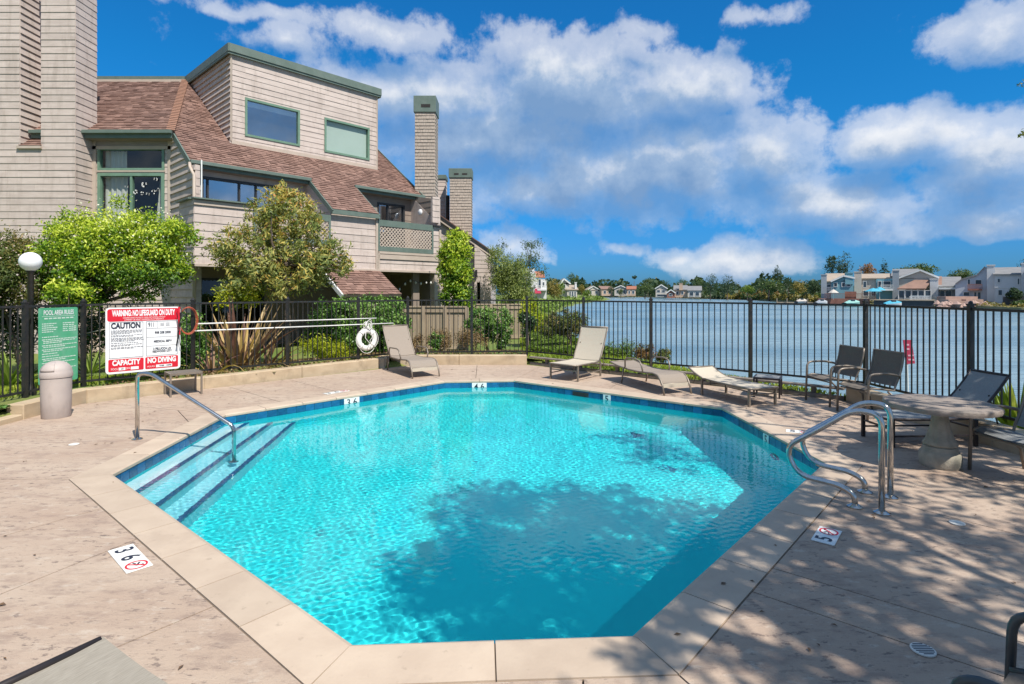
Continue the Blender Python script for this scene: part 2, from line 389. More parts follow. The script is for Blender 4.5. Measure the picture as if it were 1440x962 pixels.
m_dark = mat('dark_interior', (.02, .019, .018), (.035, .03, .028), 2, .9)
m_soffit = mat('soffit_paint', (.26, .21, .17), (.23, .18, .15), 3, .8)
m_curtain = mat('white_curtain', (.72, .70, .66), (.55, .53, .50), 5, .9, .4, stretch=(12, 12, .6))
m_blind = mat('pale_blind', (.58, .66, .60), (.54, .62, .56), 1, .6)
m_wood = mat('weathered_board', (.40, .315, .22), (.32, .245, .17), 3, .8, .25, stretch=(5, 5, .6), objrand=.10)
m_timber = mat('grey_timber', (.24, .20, .165), (.15, .125, .10), 4, .85, .3, stretch=(2, 2, 2), objrand=.1)
m_sling = mat('taupe_sling_fabric', (.285, .235, .19), (.245, .20, .16), 60, .8, .2, bscale=220, stretch=(1, 3, 1))
m_slingdk = mat('dark_sling_fabric', (.155, .13, .105), (.125, .105, .085), 60, .8, .2, bscale=220)
m_slingpale = mat('pale_sling_fabric', (.50, .44, .35), (.45, .395, .31), 60, .8, .2, bscale=220)
m_slingnear = mat('striped_sling_fabric', (.33, .295, .24), (.25, .22, .175), 30, .8, .2, bscale=220, stretch=(9, .8, 1))
m_slinggr = mat('grey_sling_fabric', (.24, .25, .25), (.20, .21, .215), 60, .8, .2, bscale=220)
m_frame = mat('bronze_frame', (.25, .205, .165), (.20, .165, .13), 9, .45, metal=.3)
m_framedk = mat('dark_frame', (.045, .035, .035), (.03, .025, .025), 9, .45, metal=.3)
m_framecool = mat('grey_green_frame', (.06, .075, .08), (.045, .055, .06), 9, .4, metal=.3)
m_can = mat('trash_can_plastic', (.47, .40, .36), (.40, .34, .31), 3, .6, .15, bscale=60)
m_globe = mat('white_globe', (.82, .82, .82), (.80, .80, .80), 2, .25)
m_white = mat('white_paint', (.80, .79, .76), (.72, .71, .68), 4, .5)
m_rope = mat('white_rope', (.72, .70, .66), None, 50, .8)
m_orange = mat('orange_rubber', (.45, .09, .04), (.36, .07, .035), 9, .5)
m_stone = mat('cast_stone', (.40, .355, .28), (.25, .235, .185), 7, .9, .6, bscale=50, detail=8)
m_slate = mat('stone_table_top', (.31, .25, .205), (.20, .17, .145), 6, .8, .6, bscale=40, detail=8)
m_bark = mat('bark', (.16, .12, .09), (.09, .07, .055), 8, .9, .6, stretch=(3, 3, 1))
m_palebark = mat('pale_bark', (.50, .45, .38), (.30, .26, .21), 8, .85, .4)
m_soil = mat('bark_mulch', (.13, .085, .055), (.22, .15, .10), 25, .95, .8, detail=8)
m_drain = mat('drain_plastic', (.72, .70, .64), (.6, .58, .53), 8, .5)
m_redflag = mat('crimson_cloth', (.36, .02, .06), (.30, .02, .05), 7, .7)
m_pinkprint = mat('pink_print', (.62, .32, .38), None, 7, .7)
m_fr = mat('frosted_glass', (.6, .6, .6), None, 2, .15)

layer(m_siding, (.27, .215, .175), 2.5, (2.2, 2.2, .35), .50, .72, .5); layer(m_siding, (.62, .55, .48), 5, (1, 1, 2), .60, .75, .4)
layer(m_can, (.30, .25, .22), 7, (1, 1, .4), .52, .7, .5); layer(m_signwhite, (.60, .57, .52), 9, (1, 1, .3), .58, .75, .4); layer(m_signgreen, (.20, .42, .30), 5, (1, 1, .5), .5, .7, .5)
layer(m_curb, (.24, .18, .12), 3, (1, 1, .6), .52, .70, .6); layer(m_coping, (.33, .25, .19), 1.6, (1, 1, 1), .52, .68, .45); layer(m_coping, (.26, .20, .15), 14, (1, 1, 1), .62, .72, .5)
layer(m_green, (.16, .20, .17), 3, (1, 1, .5), .5, .7, .4); layer(m_wood, (.20, .15, .11), 4, (2, 2, .3), .5, .7, .5)
l_lime = leafmat('lime_leaves', [(0, (.04, .10, .014)), (.35, (.15, .29, .025)), (.7, (.44, .54, .03)), (1, (.66, .70, .12))])
l_olive = leafmat('olive_leaves', [(0, (.035, .06, .016)), (.45, (.11, .15, .035)), (.75, (.23, .20, .06)), (1, (.38, .26, .14))])
l_autumn = leafmat('mixed_leaves', [(0, (.05, .08, .028)), (.3, (.18, .23, .06)), (.6, (.36, .35, .10)), (.85, (.56, .40, .08)), (1, (.58, .28, .10))])
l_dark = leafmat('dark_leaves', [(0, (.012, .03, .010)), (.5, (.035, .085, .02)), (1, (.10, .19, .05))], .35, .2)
l_hedge = leafmat('hedge_leaves', [(0, (.02, .055, .012)), (.5, (.085, .20, .03)), (1, (.32, .48, .13))], .4, .25)
l_grass = leafmat('grass_blades', [(0, (.10, .16, .015)), (.5, (.26, .34, .03)), (1, (.48, .50, .08))])
l_yellow = leafmat('yellow_leaves', [(0, (.14, .20, .01)), (.5, (.36, .42, .02)), (1, (.60, .56, .03))])
l_willow = leafmat('willow_leaves', [(0, (.06, .09, .02)), (.5, (.21, .26, .06)), (1, (.38, .42, .13))])
l_dry = leafmat('dry_leaves', [(0, (.12, .07, .035)), (.5, (.26, .17, .085)), (1, (.42, .31, .16))])
l_rust = leafmat('rust_leaves', [(0, (.10, .09, .02)), (.5, (.20, .14, .05)), (1, (.36, .15, .08))])
l_flax = leafmat('flax_leaves', [(0, (.13, .06, .05)), (.4, (.30, .17, .12)), (.7, (.46, .33, .17)), (1, (.66, .46, .12))], .4, .2)
l_white = leafmat('white_petals', [(0, (.60, .58, .42)), (1, (.85, .83, .70))])
l_pink = leafmat('pink_petals', [(0, (.65, .45, .42)), (1, (.82, .70, .66))])
l_far = leafmat('far_green_leaves', [(0, (.03, .055, .02)), (.5, (.075, .12, .035)), (1, (.16, .21, .06))])
l_fardark = leafmat('far_dark_leaves', [(0, (.015, .035, .018)), (.5, (.04, .075, .035)), (1, (.09, .13, .06))])
l_farlime = leafmat('far_lime_leaves', [(0, (.06, .10, .015)), (.5, (.14, .22, .03)), (1, (.26, .34, .06))])
l_fargold = leafmat('far_gold_leaves', [(0, (.12, .10, .02)), (.5, (.26, .21, .05)), (1, (.40, .32, .10))])
l_farrust = leafmat('far_rust_leaves', [(0, (.12, .06, .02)), (.5, (.26, .13, .05)), (1, (.38, .20, .08))])

def window_glass(name, tint=(.05, .09, .13), refl=.55):
    m = bpy.data.materials.new(name); m.use_nodes = True; N = NT(m.node_tree); m.node_tree.nodes.remove(m.node_tree.nodes['Principled BSDF'])
    g = N.n('ShaderNodeBsdfGlossy'); g.inputs['Roughness'].default_value = .02; g.inputs['Color'].default_value = (.9, .95, 1, 1)
    t = N.n('ShaderNodeBsdfTransparent'); t.inputs[0].default_value = (.78, .82, .80, 1)
    fr = N.n('ShaderNodeLayerWeight'); fr.inputs[0].default_value = .5
    f2 = N.math('MULTIPLY_ADD', N.math('POWER', fr.outputs['Facing'], 4.0), .8, True); f2.node.inputs[2].default_value = refl
    mx = N.n('ShaderNodeMixShader'); N.l(f2, mx.inputs[0]); N.l(t.outputs[0], mx.inputs[1]); N.l(g.outputs[0], mx.inputs[2])
    N.l(mx.outputs[0], m.node_tree.nodes['Material Output'].inputs[0]); MATS[name] = m; return m
m_glass = window_glass('window_glass', refl=.06); m_glassblue = window_glass('reflective_glass', refl=.45)

# ------------------------------------------------------------------ pool geometry (corners of the water edge, counter-clockwise)
PW = -.13                                                        # water level
pool_px = [(155, 667), (493, 908), (893, 895), (1163, 650), (1016, 573), (723, 534.5), (625, 536), (316, 583)]
POOL = [G(*p) for p in pool_px]
if area(POOL) < 0: POOL.reverse()
A_, H_, G_, F_, E_, D_, C_, B_ = POOL
COPO = offset_poly(POOL, .30)
DECK = [(-6.79, -5.5), (5.55, -5.5), (5.55, 6.5), (5.45, 9.2), (.364, 13.67), (-2.6, 13.67), (-3.1, 13.17), (-5.64, 10.3), (-6.85, 9.06)]
DECK = [(-6.82, -5.5)] + DECK[1:]

# deck: slabs with recessed joints
dk = bpy.data.objects.new('pool_deck', None); COL.objects.link(dk); dk['kind'] = 'structure'
mb = MB(); inn = offset_poly(POOL, .27); n = 8                  # dark bed under the joints
outer = offset_poly(DECK, .0)
def ray_out(p, d):
    best = None
    for i in range(len(DECK)):
        a, b = DECK[i], DECK[(i + 1) % len(DECK)]; ex, ey = b[0] - a[0], b[1] - a[1]; den = d[0] * ey - d[1] * ex
        if abs(den) < 1e-9: continue
        t = ((a[0] - p[0]) * ey - (a[1] - p[1]) * ex) / den; s = ((a[0] - p[0]) * d[1] - (a[1] - p[1]) * d[0]) / den
        if t > 0 and -1e-6 <= s <= 1 + 1e-6 and (best is None or t < best): best = t
    return best
dirs = []
for i in range(8):
    p = COPO[i]; q = POOL[i]; d = Vector((p[0] - q[0], p[1] - q[1])).normalized(); dirs.append(d)
a0 = G(100, 678); a1 = G(0, 674); dirs[0] = Vector((a1[0] - COPO[0][0], a1[1] - COPO[0][1])).normalized()
def ln(p, q): a, b = G(*p), G(*q); nx, ny = b[1] - a[1], -(b[0] - a[0]); L = math.hypot(nx, ny); return nx / L, ny / L, (nx * a[0] + ny * a[1]) / L
JOINTS = {7: [ln((318, 543), (393, 565)), ], 6: [ln((407, 534), (462, 548))], 0: [ln((0, 836), (165, 769)), ln((0, 755), (111, 724)), ln((160, 912), (300, 853))],
          1: [ln((600, 1000), (600, 1400)), ln((820, 1000), (820, 1400))], 2: [ln((1061, 833), (1398, 947)), ln((1090, 800), (1426, 900)), ln((1212, 695), (1440, 754))],
          3: [ln((1257, 659), (1440, 698))], 4: [ln((1010, 562), (1040, 548)), ln((860, 545), (890, 524))], 5: [ln((671, 513), (669, 532))]}
JOINTS[6] = [ln((407, 534), (462, 548))]; JOINTS[7] = [ln((235, 561), (262, 590))]
JOINTS[6].append(ln((318, 543), (393, 565)))
nslab = 0
def add_slab(poly):
    global nslab
    if area(poly) < 0: poly = poly[::-1]
    if area(poly) < .02: return
    c = [sum(p[k] for p in poly) / len(poly) for k in (0, 1)]
    try: q = offset_poly(poly, -.005)
    except Exception: q = poly
    b = MB(); b.prism(q, -.10, 0); o = b.build('deck_slab', m_deck, dk); nslab += 1
for i in range(8):
    j = (i + 1) % 8; p, q = COPO[i], COPO[j]; far = 40
    poly = [p, (p[0] + dirs[i][0] * far, p[1] + dirs[i][1] * far), (q[0] + dirs[j][0] * far, q[1] + dirs[j][1] * far), q]
    if area(poly) < 0: poly = poly[::-1]
    for k in range(len(DECK)):
        a, b = DECK[k], DECK[(k + 1) % len(DECK)]; nx, ny = b[1] - a[1], -(b[0] - a[0]); poly = clip(poly, nx, ny, nx * a[0] + ny * a[1]) if poly else []
    pieces = [poly] if poly else []
    for (nx, ny, c) in JOINTS.get(i, []):
        nxt = []
        for P in pieces:
            for s in (1, -1):
                P2 = clip(P, nx * s, ny * s, c * s)
                if P2: nxt.append(P2)
        pieces = nxt
    for P in pieces: add_slab(P)
# joint bed, a ring sheet under the slabs
vs = [(x, y, -.02) for x, y in COPO] ; ov = []
b = MB()
for i in range(8):
    j = (i + 1) % 8; p, q = offset_poly(POOL, .26)[i], offset_poly(POOL, .26)[j]; far = 40
    poly = [p, (p[0] + dirs[i][0] * far, p[1] + dirs[i][1] * far), (q[0] + dirs[j][0] * far, q[1] + dirs[j][1] * far), q]
    if area(poly) < 0: poly = poly[::-1]
    for k in range(len(DECK)):
        a, c = DECK[k], DECK[(k + 1) % len(DECK)]; nx, ny = c[1] - a[1], -(c[0] - a[0]); poly = clip(poly, nx, ny, nx * a[0] + ny * a[1]) if poly else []
    if poly: b.add([(x, y, -.018) for x, y in poly], [tuple(range(len(poly)))])
b.build('joint_bed', m_joint, dk)

# pool shell
pool = tag(bpy.data.objects.new('swimming_pool', None), 'turquoise eight sided swimming pool with tan stone edge in the middle of the deck', 'swimming pool'); COL.objects.link(pool)
def caus(o): o.cycles.is_caustics_receiver = True; return o
def fz(x): return -1.12 - .32 * min(1, max(0, (x + 3) / 5.5))
SH = offset_poly(POOL, .0)
b = MB(); nn_ = 8; wl = offset_poly(POOL, .03)
cen = (sum(p[0] for p in SH) / 8, sum(p[1] for p in SH) / 8)
ring1 = offset_poly(POOL, -.16)
flo = [(x, y, fz(x)) for x, y in ring1]
for i in range(8):
    j = (i + 1) % 8
    b.add([flo[i], flo[j], (cen[0], cen[1], fz(cen[0]))], [(0, 1, 2)])
caus(b.build('pool_floor', m_plaster, pool))
b = MB()
for i in range(8):
    j = (i + 1) % 8; p, q = POOL[i], POOL[j]; cov = offset_poly(POOL, -.05)
    rows = [[(p[0], p[1], -.04), (q[0], q[1], -.04)], [(p[0], p[1], fz(p[0]) + .16), (q[0], q[1], fz(q[0]) + .16)],
            [(*cov[i], fz(p[0]) + .05), (*cov[j], fz(q[0]) + .05)], [(*ring1[i], fz(p[0])), (*ring1[j], fz(q[0]))]]
    b.strip(rows)
w_ = b.build('pool_wall', m_plaster, pool); caus(w_)
# steps along the A-B side
AB = Vector((B_[0] - A_[0], B_[1] - A_[1])).normalized(); NI = Vector((AB.y, -AB.x))
if NI.dot(Vector((cen[0] - A_[0], cen[1] - A_[1]))) < 0: NI = -NI
inner = offset_poly(POOL, -.004)
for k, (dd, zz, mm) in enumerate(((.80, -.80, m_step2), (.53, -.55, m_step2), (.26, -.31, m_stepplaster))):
    c = NI.dot(Vector(A_)) + dd; P = clip(inner, NI.x, NI.y, c)
    zb = -1.6 if k == 0 else (-.80, -.55)[k - 1] + .003
    s_ = MB().prism(P, zb, zz).build('pool_step', mm, pool); caus(s_)
    Pn = clip(clip(inner, NI.x, NI.y, c + .003), -NI.x, -NI.y, -(c - .055)); nz_ = MB().prism(Pn, zz - .04, zz + .004).build('nosing', m_nosing, s_); caus(nz_)
# waterline tiles
tl = MB().box((0, 0, 0), (.146, .012, .146)).mesh('tile', m_tile)
cnt = 0
for i in range(8):
    j = (i + 1) % 8; p, q = Vector(POOL[i]), Vector(POOL[j]); d = q - p; L = d.length; k = max(1, round(L / .152)); ang = math.atan2(d.y, d.x); nin = Vector((-d.y, d.x)).normalized()
    for s in range(k):
        c = p + d * ((s + .5) / k) + nin * .006; o = link('tile', tl, pool); o.location = (c.x, c.y, -.04 - .075); o.rotation_euler = (0, 0, ang); o.scale = (L / k / .152, 1, 1); caus(o); cnt += 1
# coping stones, rounded inner edge
b = MB()
for i in range(8):
    j = (i + 1) % 8; p, q = Vector(POOL[i]), Vector(POOL[j]); po, qo = Vector(COPO[i]), Vector(COPO[j]); L = (q - p).length; k = max(1, round(L / .6)); d = (q - p) / L
    g = .004
    for s in range(k):
        t0, t1 = s / k, (s + 1) / k; a = p + (q - p) * t0 + d * (g if s else 0); c = p + (q - p) * t1 - d * (g if s < k - 1 else 0)
        nrm = Vector((d.y, -d.x))
        ao = po if s == 0 else a + nrm * .295; co = qo if s == k - 1 else c + nrm * .295
        if s == 0: ao = ao + d * g; a = a + d * g * .4
        if s == k - 1: co = co - d * g; c = c - d * g * .4
        ov = .018; sec = []
        for P, Po in ((a, ao), (c, co)):
            u = (Po - P).normalized(); ii = P - u * ov
            sec.append([(Po.x, Po.y, -.06), (Po.x, Po.y, .004), (P.x + u.x * .01, P.y + u.y * .01, .004), (ii.x, ii.y, -.008), (ii.x, ii.y, -.034), (P.x, P.y, -.045)])
        cb = MB(); cb.add(sec[0] + sec[1], [(m, (m + 1) % 6, 6 + (m + 1) % 6, 6 + m) for m in range(6)] + [(5, 4, 3, 2, 1, 0), (6, 7, 8, 9, 10, 11)])
        cb.build('coping_stone', m_coping, pool)
    MB().add([(*(p + (po - p).normalized() * .012), -.007), (*(q + (qo - q).normalized() * .012), -.007), (*qo, -.007), (*po, -.007)], [(0, 1, 2, 3)]).build('mortar_bed', m_grout2, pool)
# water
NX = 860; xs = np.linspace(min(p[0] for p in POOL) - .02, max(p[0] for p in POOL) + .02, NX); NY = int(NX * 1.16); ys = np.linspace(min(p[1] for p in POOL) - .02, max(p[1] for p in POOL) + .02, NY)
X, Y = np.meshgrid(xs, ys); Z = np.zeros_like(X); rr = np.random.default_rng(3)
for i in range(60):
    lam = rr.uniform(.036, .085); a = rr.uniform(0, 2 * math.pi); Z += lam * lam * .0052 * np.sin((X * math.cos(a) + Y * math.sin(a)) * 2 * math.pi / lam + rr.uniform(0, 6.28))
for i in range(8):
    lam = rr.uniform(.5, 1.6); a = rr.uniform(0, 2 * math.pi); Z += lam * .00025 * np.sin((X * math.cos(a) + Y * math.sin(a)) * 2 * math.pi / lam + rr.uniform(0, 6.28))
calm = 1 - .45 / (1 + np.exp(-((X * .75 - Y * .66) - .2) * 1.3))           # calmer towards the right hand wall
Z = Z * calm
V = np.stack([X, Y, Z + PW], -1).reshape(-1, 3); idx = np.arange(NX * NY).reshape(NY, NX)
Fq = np.stack([idx[:-1, :-1], idx[:-1, 1:], idx[1:, 1:], idx[1:, :-1]], -1).reshape(-1, 4)
cxy = V[Fq].mean(1); keep = np.ones(len(Fq), bool); wo_ = offset_poly(POOL, -.002)
Pq = V[Fq][:, :, :2]
for i in range(8):
    a, c = wo_[i], wo_[(i + 1) % 8]; nx, ny = c[1] - a[1], -(c[0] - a[0]); L = math.hypot(nx, ny)
    keep &= ((Pq[:, :, 0] - a[0]) * nx + (Pq[:, :, 1] - a[1]) * ny <= .012 * L).all(1)
Fq = Fq[keep]; used = np.unique(Fq); rm = -np.ones(len(V), int); rm[used] = np.arange(len(used)); V = V[used]; Fq = rm[Fq]
me = bpy.data.meshes.new('pool_water'); me.vertices.add(len(V)); me.vertices.foreach_set('co', V.astype(np.float32).ravel())
me.loops.add(Fq.size); me.loops.foreach_set('vertex_index', Fq.astype(np.int32).ravel()); me.polygons.add(len(Fq)); me.polygons.foreach_set('loop_start', np.arange(0, Fq.size, 4, dtype=np.int32)); me.update(calc_edges=True)
m_water = bpy.data.materials.new('pool_water'); m_water.use_nodes = True; N = NT(m_water.node_tree); m_water.node_tree.nodes.clear()
gl = N.n('ShaderNodeBsdfGlass'); gl.inputs['IOR'].default_value = 1.33; gl.inputs['Roughness'].default_value = 0; gl.inputs['Color'].default_value = (.96, 1, 1, 1); N.l(gl.outputs[0], N.n('ShaderNodeOutputMaterial').inputs[0])
me.materials.append(m_water); me.shade_smooth(); wat = link('pool_water', me, pool); wat.cycles.is_caustics_caster = True
# floor drains, return fitting, skimmer mouth
for (px, py) in ((889, 655), (936, 705)):
    x, y = G(px, py, -.95); z = fz(x); d = MB().box((x, y, z + .012), (.26, .26, .02), .75).build('floor_drain', m_drainteal, pool); caus(d)
    for k in range(6): caus(MB().box((x + .04 * (k - 2.5) * math.cos(.75), y + .04 * (k - 2.5) * math.sin(.75), z + .028), (.012, .22, .01), .75).build('grate_bar', m_tile, d))
def on_edge(i, t, inw=0.0):
    p, q = Vector(POOL[i]), Vector(POOL[(i + 1) % 8]); d = (q - p); nin = Vector((-d.y, d.x)).normalized(); c = p + d * t + nin * inw; return c, math.atan2(d.y, d.x)
def t_of_px(i, px):
    p, q = POOL[i], POOL[(i + 1) % 8]; r = (px - CX) / F; return (p[0] - r * p[1]) / (r * (q[1] - p[1]) - (q[0] - p[0]))
c, an = on_edge(4, t_of_px(4, 817), .014); MB().box((c.x, c.y, -.115), (.34, .006, .11), an).build('skimmer_mouth', m_dark, pool)
c, an = on_edge(3, t_of_px(3, 1090), .01); b = MB(); rp = [(math.cos(t) * .085, 0, math.sin(t) * .085) for t in np.linspace(0, 2 * math.pi, 17)]
M_ = Matrix.Translation((c.x, c.y, -.62)) @ Matrix.Rotation(an, 4, 'Z'); b.tube([M_ @ Vector(p) for p in rp], .014, 6, False); caus(b.build('light_ring', m_tile, pool, smooth=True))
def wline_tile(i, px, txt, n=1):
    c, an = on_edge(i, t_of_px(i, px), .016); Mw = Matrix.Translation((c.x, c.y, -.115)) @ Matrix.Rotation(an, 4, 'Z')
    w = .146 * n; o = MB().box((0, 0, 0), (w, .008, .146)).build('depth_tile', m_whitetile, pool, world=False); o.matrix_local = Mw
    me = text_mesh(txt, .16, 'depth_number', .002); me.materials.append(m_ink); t = link('depth_number', me, o)
    t.matrix_local = Matrix.Translation((0, .0055, -.004)) @ Matrix.Rotation(R(180), 4, 'Z') @ Matrix.Rotation(R(90), 4, 'X')
wline_tile(6, 494, '3 6', 2); wline_tile(5, 674, '4 6', 2); wline_tile(4, 854, '5'); wline_tile(3, 1079, '5')

# deck depth markers: flat tiles set in the deck
def marker(name, label, quad_px, n, txts, nod):
    P = [Vector(G(*p)) for p in quad_px]; c = sum(P, Vector((0, 0))) / 4; lx = (P[1] - P[0]); ang = math.atan2(lx.y, lx.x); L = .152 * n
    t = thing(name, label, 'depth marker', (c.x, c.y, .004), ang)
    for k in range(n): MB().box((-L / 2 + .152 * (k + .5), 0, .002), (.149, .149, .006)).build('marker_tile', m_whitetile, t, world=False)
    for k, s in enumerate(txts):
        me = text_mesh(s, .15, 'marker_number', .003); me.materials.append(m_ink); o = link('marker_number', me, t); o.location = (-L / 2 + .152 * (k + .5), 0, .0065)
    if nod is not None:
        x = -L / 2 + .152 * (nod + .5); b = MB(); pr = []
        for r0, r1 in ((.052, .064),):
            N_ = 28; vs = []
            for q in range(N_): a = 2 * math.pi * q / N_; vs += [(x + r0 * math.cos(a), r0 * math.sin(a), .0068), (x + r1 * math.cos(a), r1 * math.sin(a), .0068)]
            b.add(vs, [(2 * q, 2 * q + 1, (2 * q + 3) % (2 * N_), (2 * q + 2) % (2 * N_)) for q in range(N_)])
        b.box((x, 0, .0068), (.11, .011, .0006), R(45)); b.build('no_diving_ring', m_red, t, world=False)
        d = MB(); d.box((x - .01, .012, .0064), (.05, .012, .0005), R(-35)); d.box((x + .018, .028, .0064), (.016, .016, .0005)); d.box((x - .03, -.005, .0064), (.03, .009, .0005), R(20)); d.build('diver_figure', m_ink, t, world=False)
marker('depth_marker', 'white tiles reading 3 6 with red no diving ring left of the pool', [(170, 772), (196, 801), (200, 795), (165, 785)], 3, ['3', '6'], 2)
def fixmark(o, p0, p1):
    a, c = Vector(G(*p0)), Vector(G(*p1)); m = (a + c) / 2; o.location.x, o.location.y = m; o.rotation_euler.z = math.atan2((c - a).y, (c - a).x)
mk = [o for o in bpy.data.objects if o.name.startswith('depth_marker')]
fixmark(mk[0], (170, 772), (196, 801)); 
marker('depth_marker', 'white tile pair reading 5 with red no diving ring on the shaded right deck', [(1150, 758), (1171, 750), (1171, 750), (1150, 758)], 2, ['5'], 1)
mk2 = bpy.data.objects['depth_marker.001']; fixmark(mk2, (1158, 762), (1167, 747))
marker('depth_marker', 'small worn white depth tiles in the deck beside the right pool corner', [(1, 420), (2, 421), (3, 422), (4, 423)], 2, ['5'], 1); fixmark(bpy.data.objects['depth_marker.002'], (1114, 607), (1134, 609))
marker('depth_marker', 'faded white depth tiles in the deck above the 3 6 waterline tiles', [(1, 420), (2, 421), (3, 422), (4, 423)], 3, ['3', '6'], 2); fixmark(bpy.data.objects['depth_marker.003'], (460, 554), (486, 550))

# ------------------------------------------------------------------ terrain, lagoon, shores
SHORE = [(9.6, -40), (8.4, 0), (7.9, 8.5), (5.0, 14.6), (3.9, 21), (3.5, 35), (4.2, 60), (8.5, 92), (14.5, 122), (23, 150), (31, 178), (36, 262)]
def shore_x(y):
    for (x0, y0), (x1, y1) in zip(SHORE, SHORE[1:]):
        if y <= y1 or (x1, y1) == SHORE[-1]: return x0 + (x1 - x0) * max(0, min(1, (y - y0) / (y1 - y0)))
def deck_dist(x, y):
    return max(((x - a[0]) * (c[1] - a[1]) - (y - a[1]) * (c[0] - a[0])) / math.hypot(c[0] - a[0], c[1] - a[1]) for a, c in zip(DECK, DECK[1:] + DECK[:1]))
def land_z(x, y):
    s = shore_x(y) - x; dd = deck_dist(x, y)
    lagoon_side = max(0.0, min(1.0, (x - .2) / 1.0)) if y > 9 else (1.0 if x > 0 else 0.0)
    near = .17 if dd < 1.3 else max(-.15, .17 - (dd - 1.3) * .12)
    base = near * (1 - lagoon_side) + (.05 if y > 9.3 else .17) * lagoon_side
    if dd > 2 and x > -2: base = min(base, .05)
    base += (noise.noise(Vector((x * .35, y * .35, 0))) * .05 if dd > .8 else 0)
    return min(base, s * .55 - 1.06) if s > -2 else -1.8
def grass_mat():
    m = bpy.data.materials.new('lawn_ground'); m.use_nodes = True; N = NT(m.node_tree); p = m.node_tree.nodes['Principled BSDF']
    ge = N.n('ShaderNodeNewGeometry'); v = ge.outputs['Position']
    c = N.mix(N.ramp(N.noise(v, .6, 4), [(.4, 0.0), (.6, 1.0)]), (.13, .20, .03), (.20, .22, .05)); c = N.mix(N.ramp(N.noise(v, 30, 5), [(.4, 0.0), (.7, .8)]), c, (.07, .09, .02))
    N.l(c, p.inputs['Base Color']); p.inputs['Roughness'].default_value = .9
    b = N.n('ShaderNodeBump'); b.inputs['Strength'].default_value = .8; b.inputs['Distance'].default_value = .03; N.l(N.noise(v, 25, 6), b.inputs['Height']); N.l(b.outputs[0], p.inputs['Normal'])
    return m
m_lawn = grass_mat()
def grid(name, x0, x1, y0, y1, st, m, skip, kind='structure'):
    xs = np.arange(x0, x1 + st, st); ys = np.arange(y0, y1 + st, st); b = MB(); idx = {}
    vs = []; fs = []
    for j, y in enumerate(ys):
        for i, x in enumerate(xs): vs.append((x, y, land_z(x, y)))
    nx = len(xs)
    for j in range(len(ys) - 1):
        for i in range(nx - 1):
            if skip(xs[i] + st / 2, ys[j] + st / 2): continue
            q = (j * nx + i, j * nx + i + 1, (j + 1) * nx + i + 1, (j + 1) * nx + i)
            if max(vs[k][2] for k in q) < -1.5: continue
            fs.append(q)
    b.v = vs; b.f = fs; b.t = [.5] * len(fs); o = b.build(name, m, None, kind, smooth=True); return o
grid('ground', -26, 10, -10, 36, .25, m_lawn, lambda x, y: deck_dist(x, y) < .20)
grid('far_ground', -330, 62, -70, 290, 4, m_lawn, lambda x, y: -26 < x < 10 and -10 < y < 34)
def watermat():
    m = bpy.data.materials.new('lagoon_water'); m.use_nodes = True; N = NT(m.node_tree); p = m.node_tree.nodes['Principled BSDF']
    ge = N.n('ShaderNodeNewGeometry'); v = ge.outputs['Position']
    p.inputs['Base Color'].default_value = (.05, .15, .21, 1); p.inputs['Roughness'].default_value = .2; p.inputs['IOR'].default_value = 1.33
    mp = N.n('ShaderNodeMapping'); mp.inputs['Scale'].default_value = (.55, 1.5, 1); N.l(v, mp.inputs[0])
    h = N.math('ADD', N.math('MULTIPLY', N.noise(mp.outputs[0], .9, 3), 1.0), N.math('MULTIPLY', N.noise(mp.outputs[0], 4.0, 4), .35))
    b = N.n('ShaderNodeBump'); b.inputs['Strength'].default_value = 1.0; b.inputs['Distance'].default_value = .22; N.l(h, b.inputs['Height']); N.l(b.outputs[0], p.inputs['Normal'])
    c = N.mix(N.ramp(N.noise(mp.outputs[0], .07, 6), [(.40, 0.0), (.60, 1.0)]), (.22, .315, .35), (.11, .20, .255)); N.l(c, p.inputs['Base Color'])
    return m
WZ = -1.0
LP_ = [(x - 1.2, y, WZ) for x, y in SHORE]; LP_ = [(8.4, -300, WZ)] + LP_ + [(34.8, 700, WZ)]
b = MB()
for p, q in zip(LP_, LP_[1:]): b.add([p, (900, p[1], WZ), (900, q[1], WZ), q], [(0, 1, 2, 3)])
b.build('lagoon_water', watermat(), None, 'structure')
# far land, with a low bank down to the water
def P_w(px, py, z=WZ): return G(px, py, z)
FS = [(30, 262)] + [P_w(*p) for p in ((835, 417.4), (905, 418.2), (985, 420.3), (1060, 422), (1092, 424.5), (1140, 427.5), (1200, 429.5), (1340, 432.5), (1440, 437.5), (1600, 444), (2300, 470))] + [(90, 10)]
OUT = [(0, 900), (60, 1300), (400, 1700), (1200, 1600), (2200, 900), (2200, 0), (900, -200)]
b = MB(); n = len(FS)
bank = [(x + (.6 if i > 2 else 0), y + 1.2, WZ + .45) for i, (x, y) in enumerate(FS)]
b.strip([[(x, y, WZ - .2) for x, y in FS], bank])
b.add(bank + [(x, y, -.4) for x, y in OUT[::-1]], [tuple(range(len(bank) + len(OUT)))])
m_farland = mat('far_shore_soil', (.20, .17, .09), (.13, .14, .05), .15, .9)
b.build('far_shore', m_farland, None, 'structure')

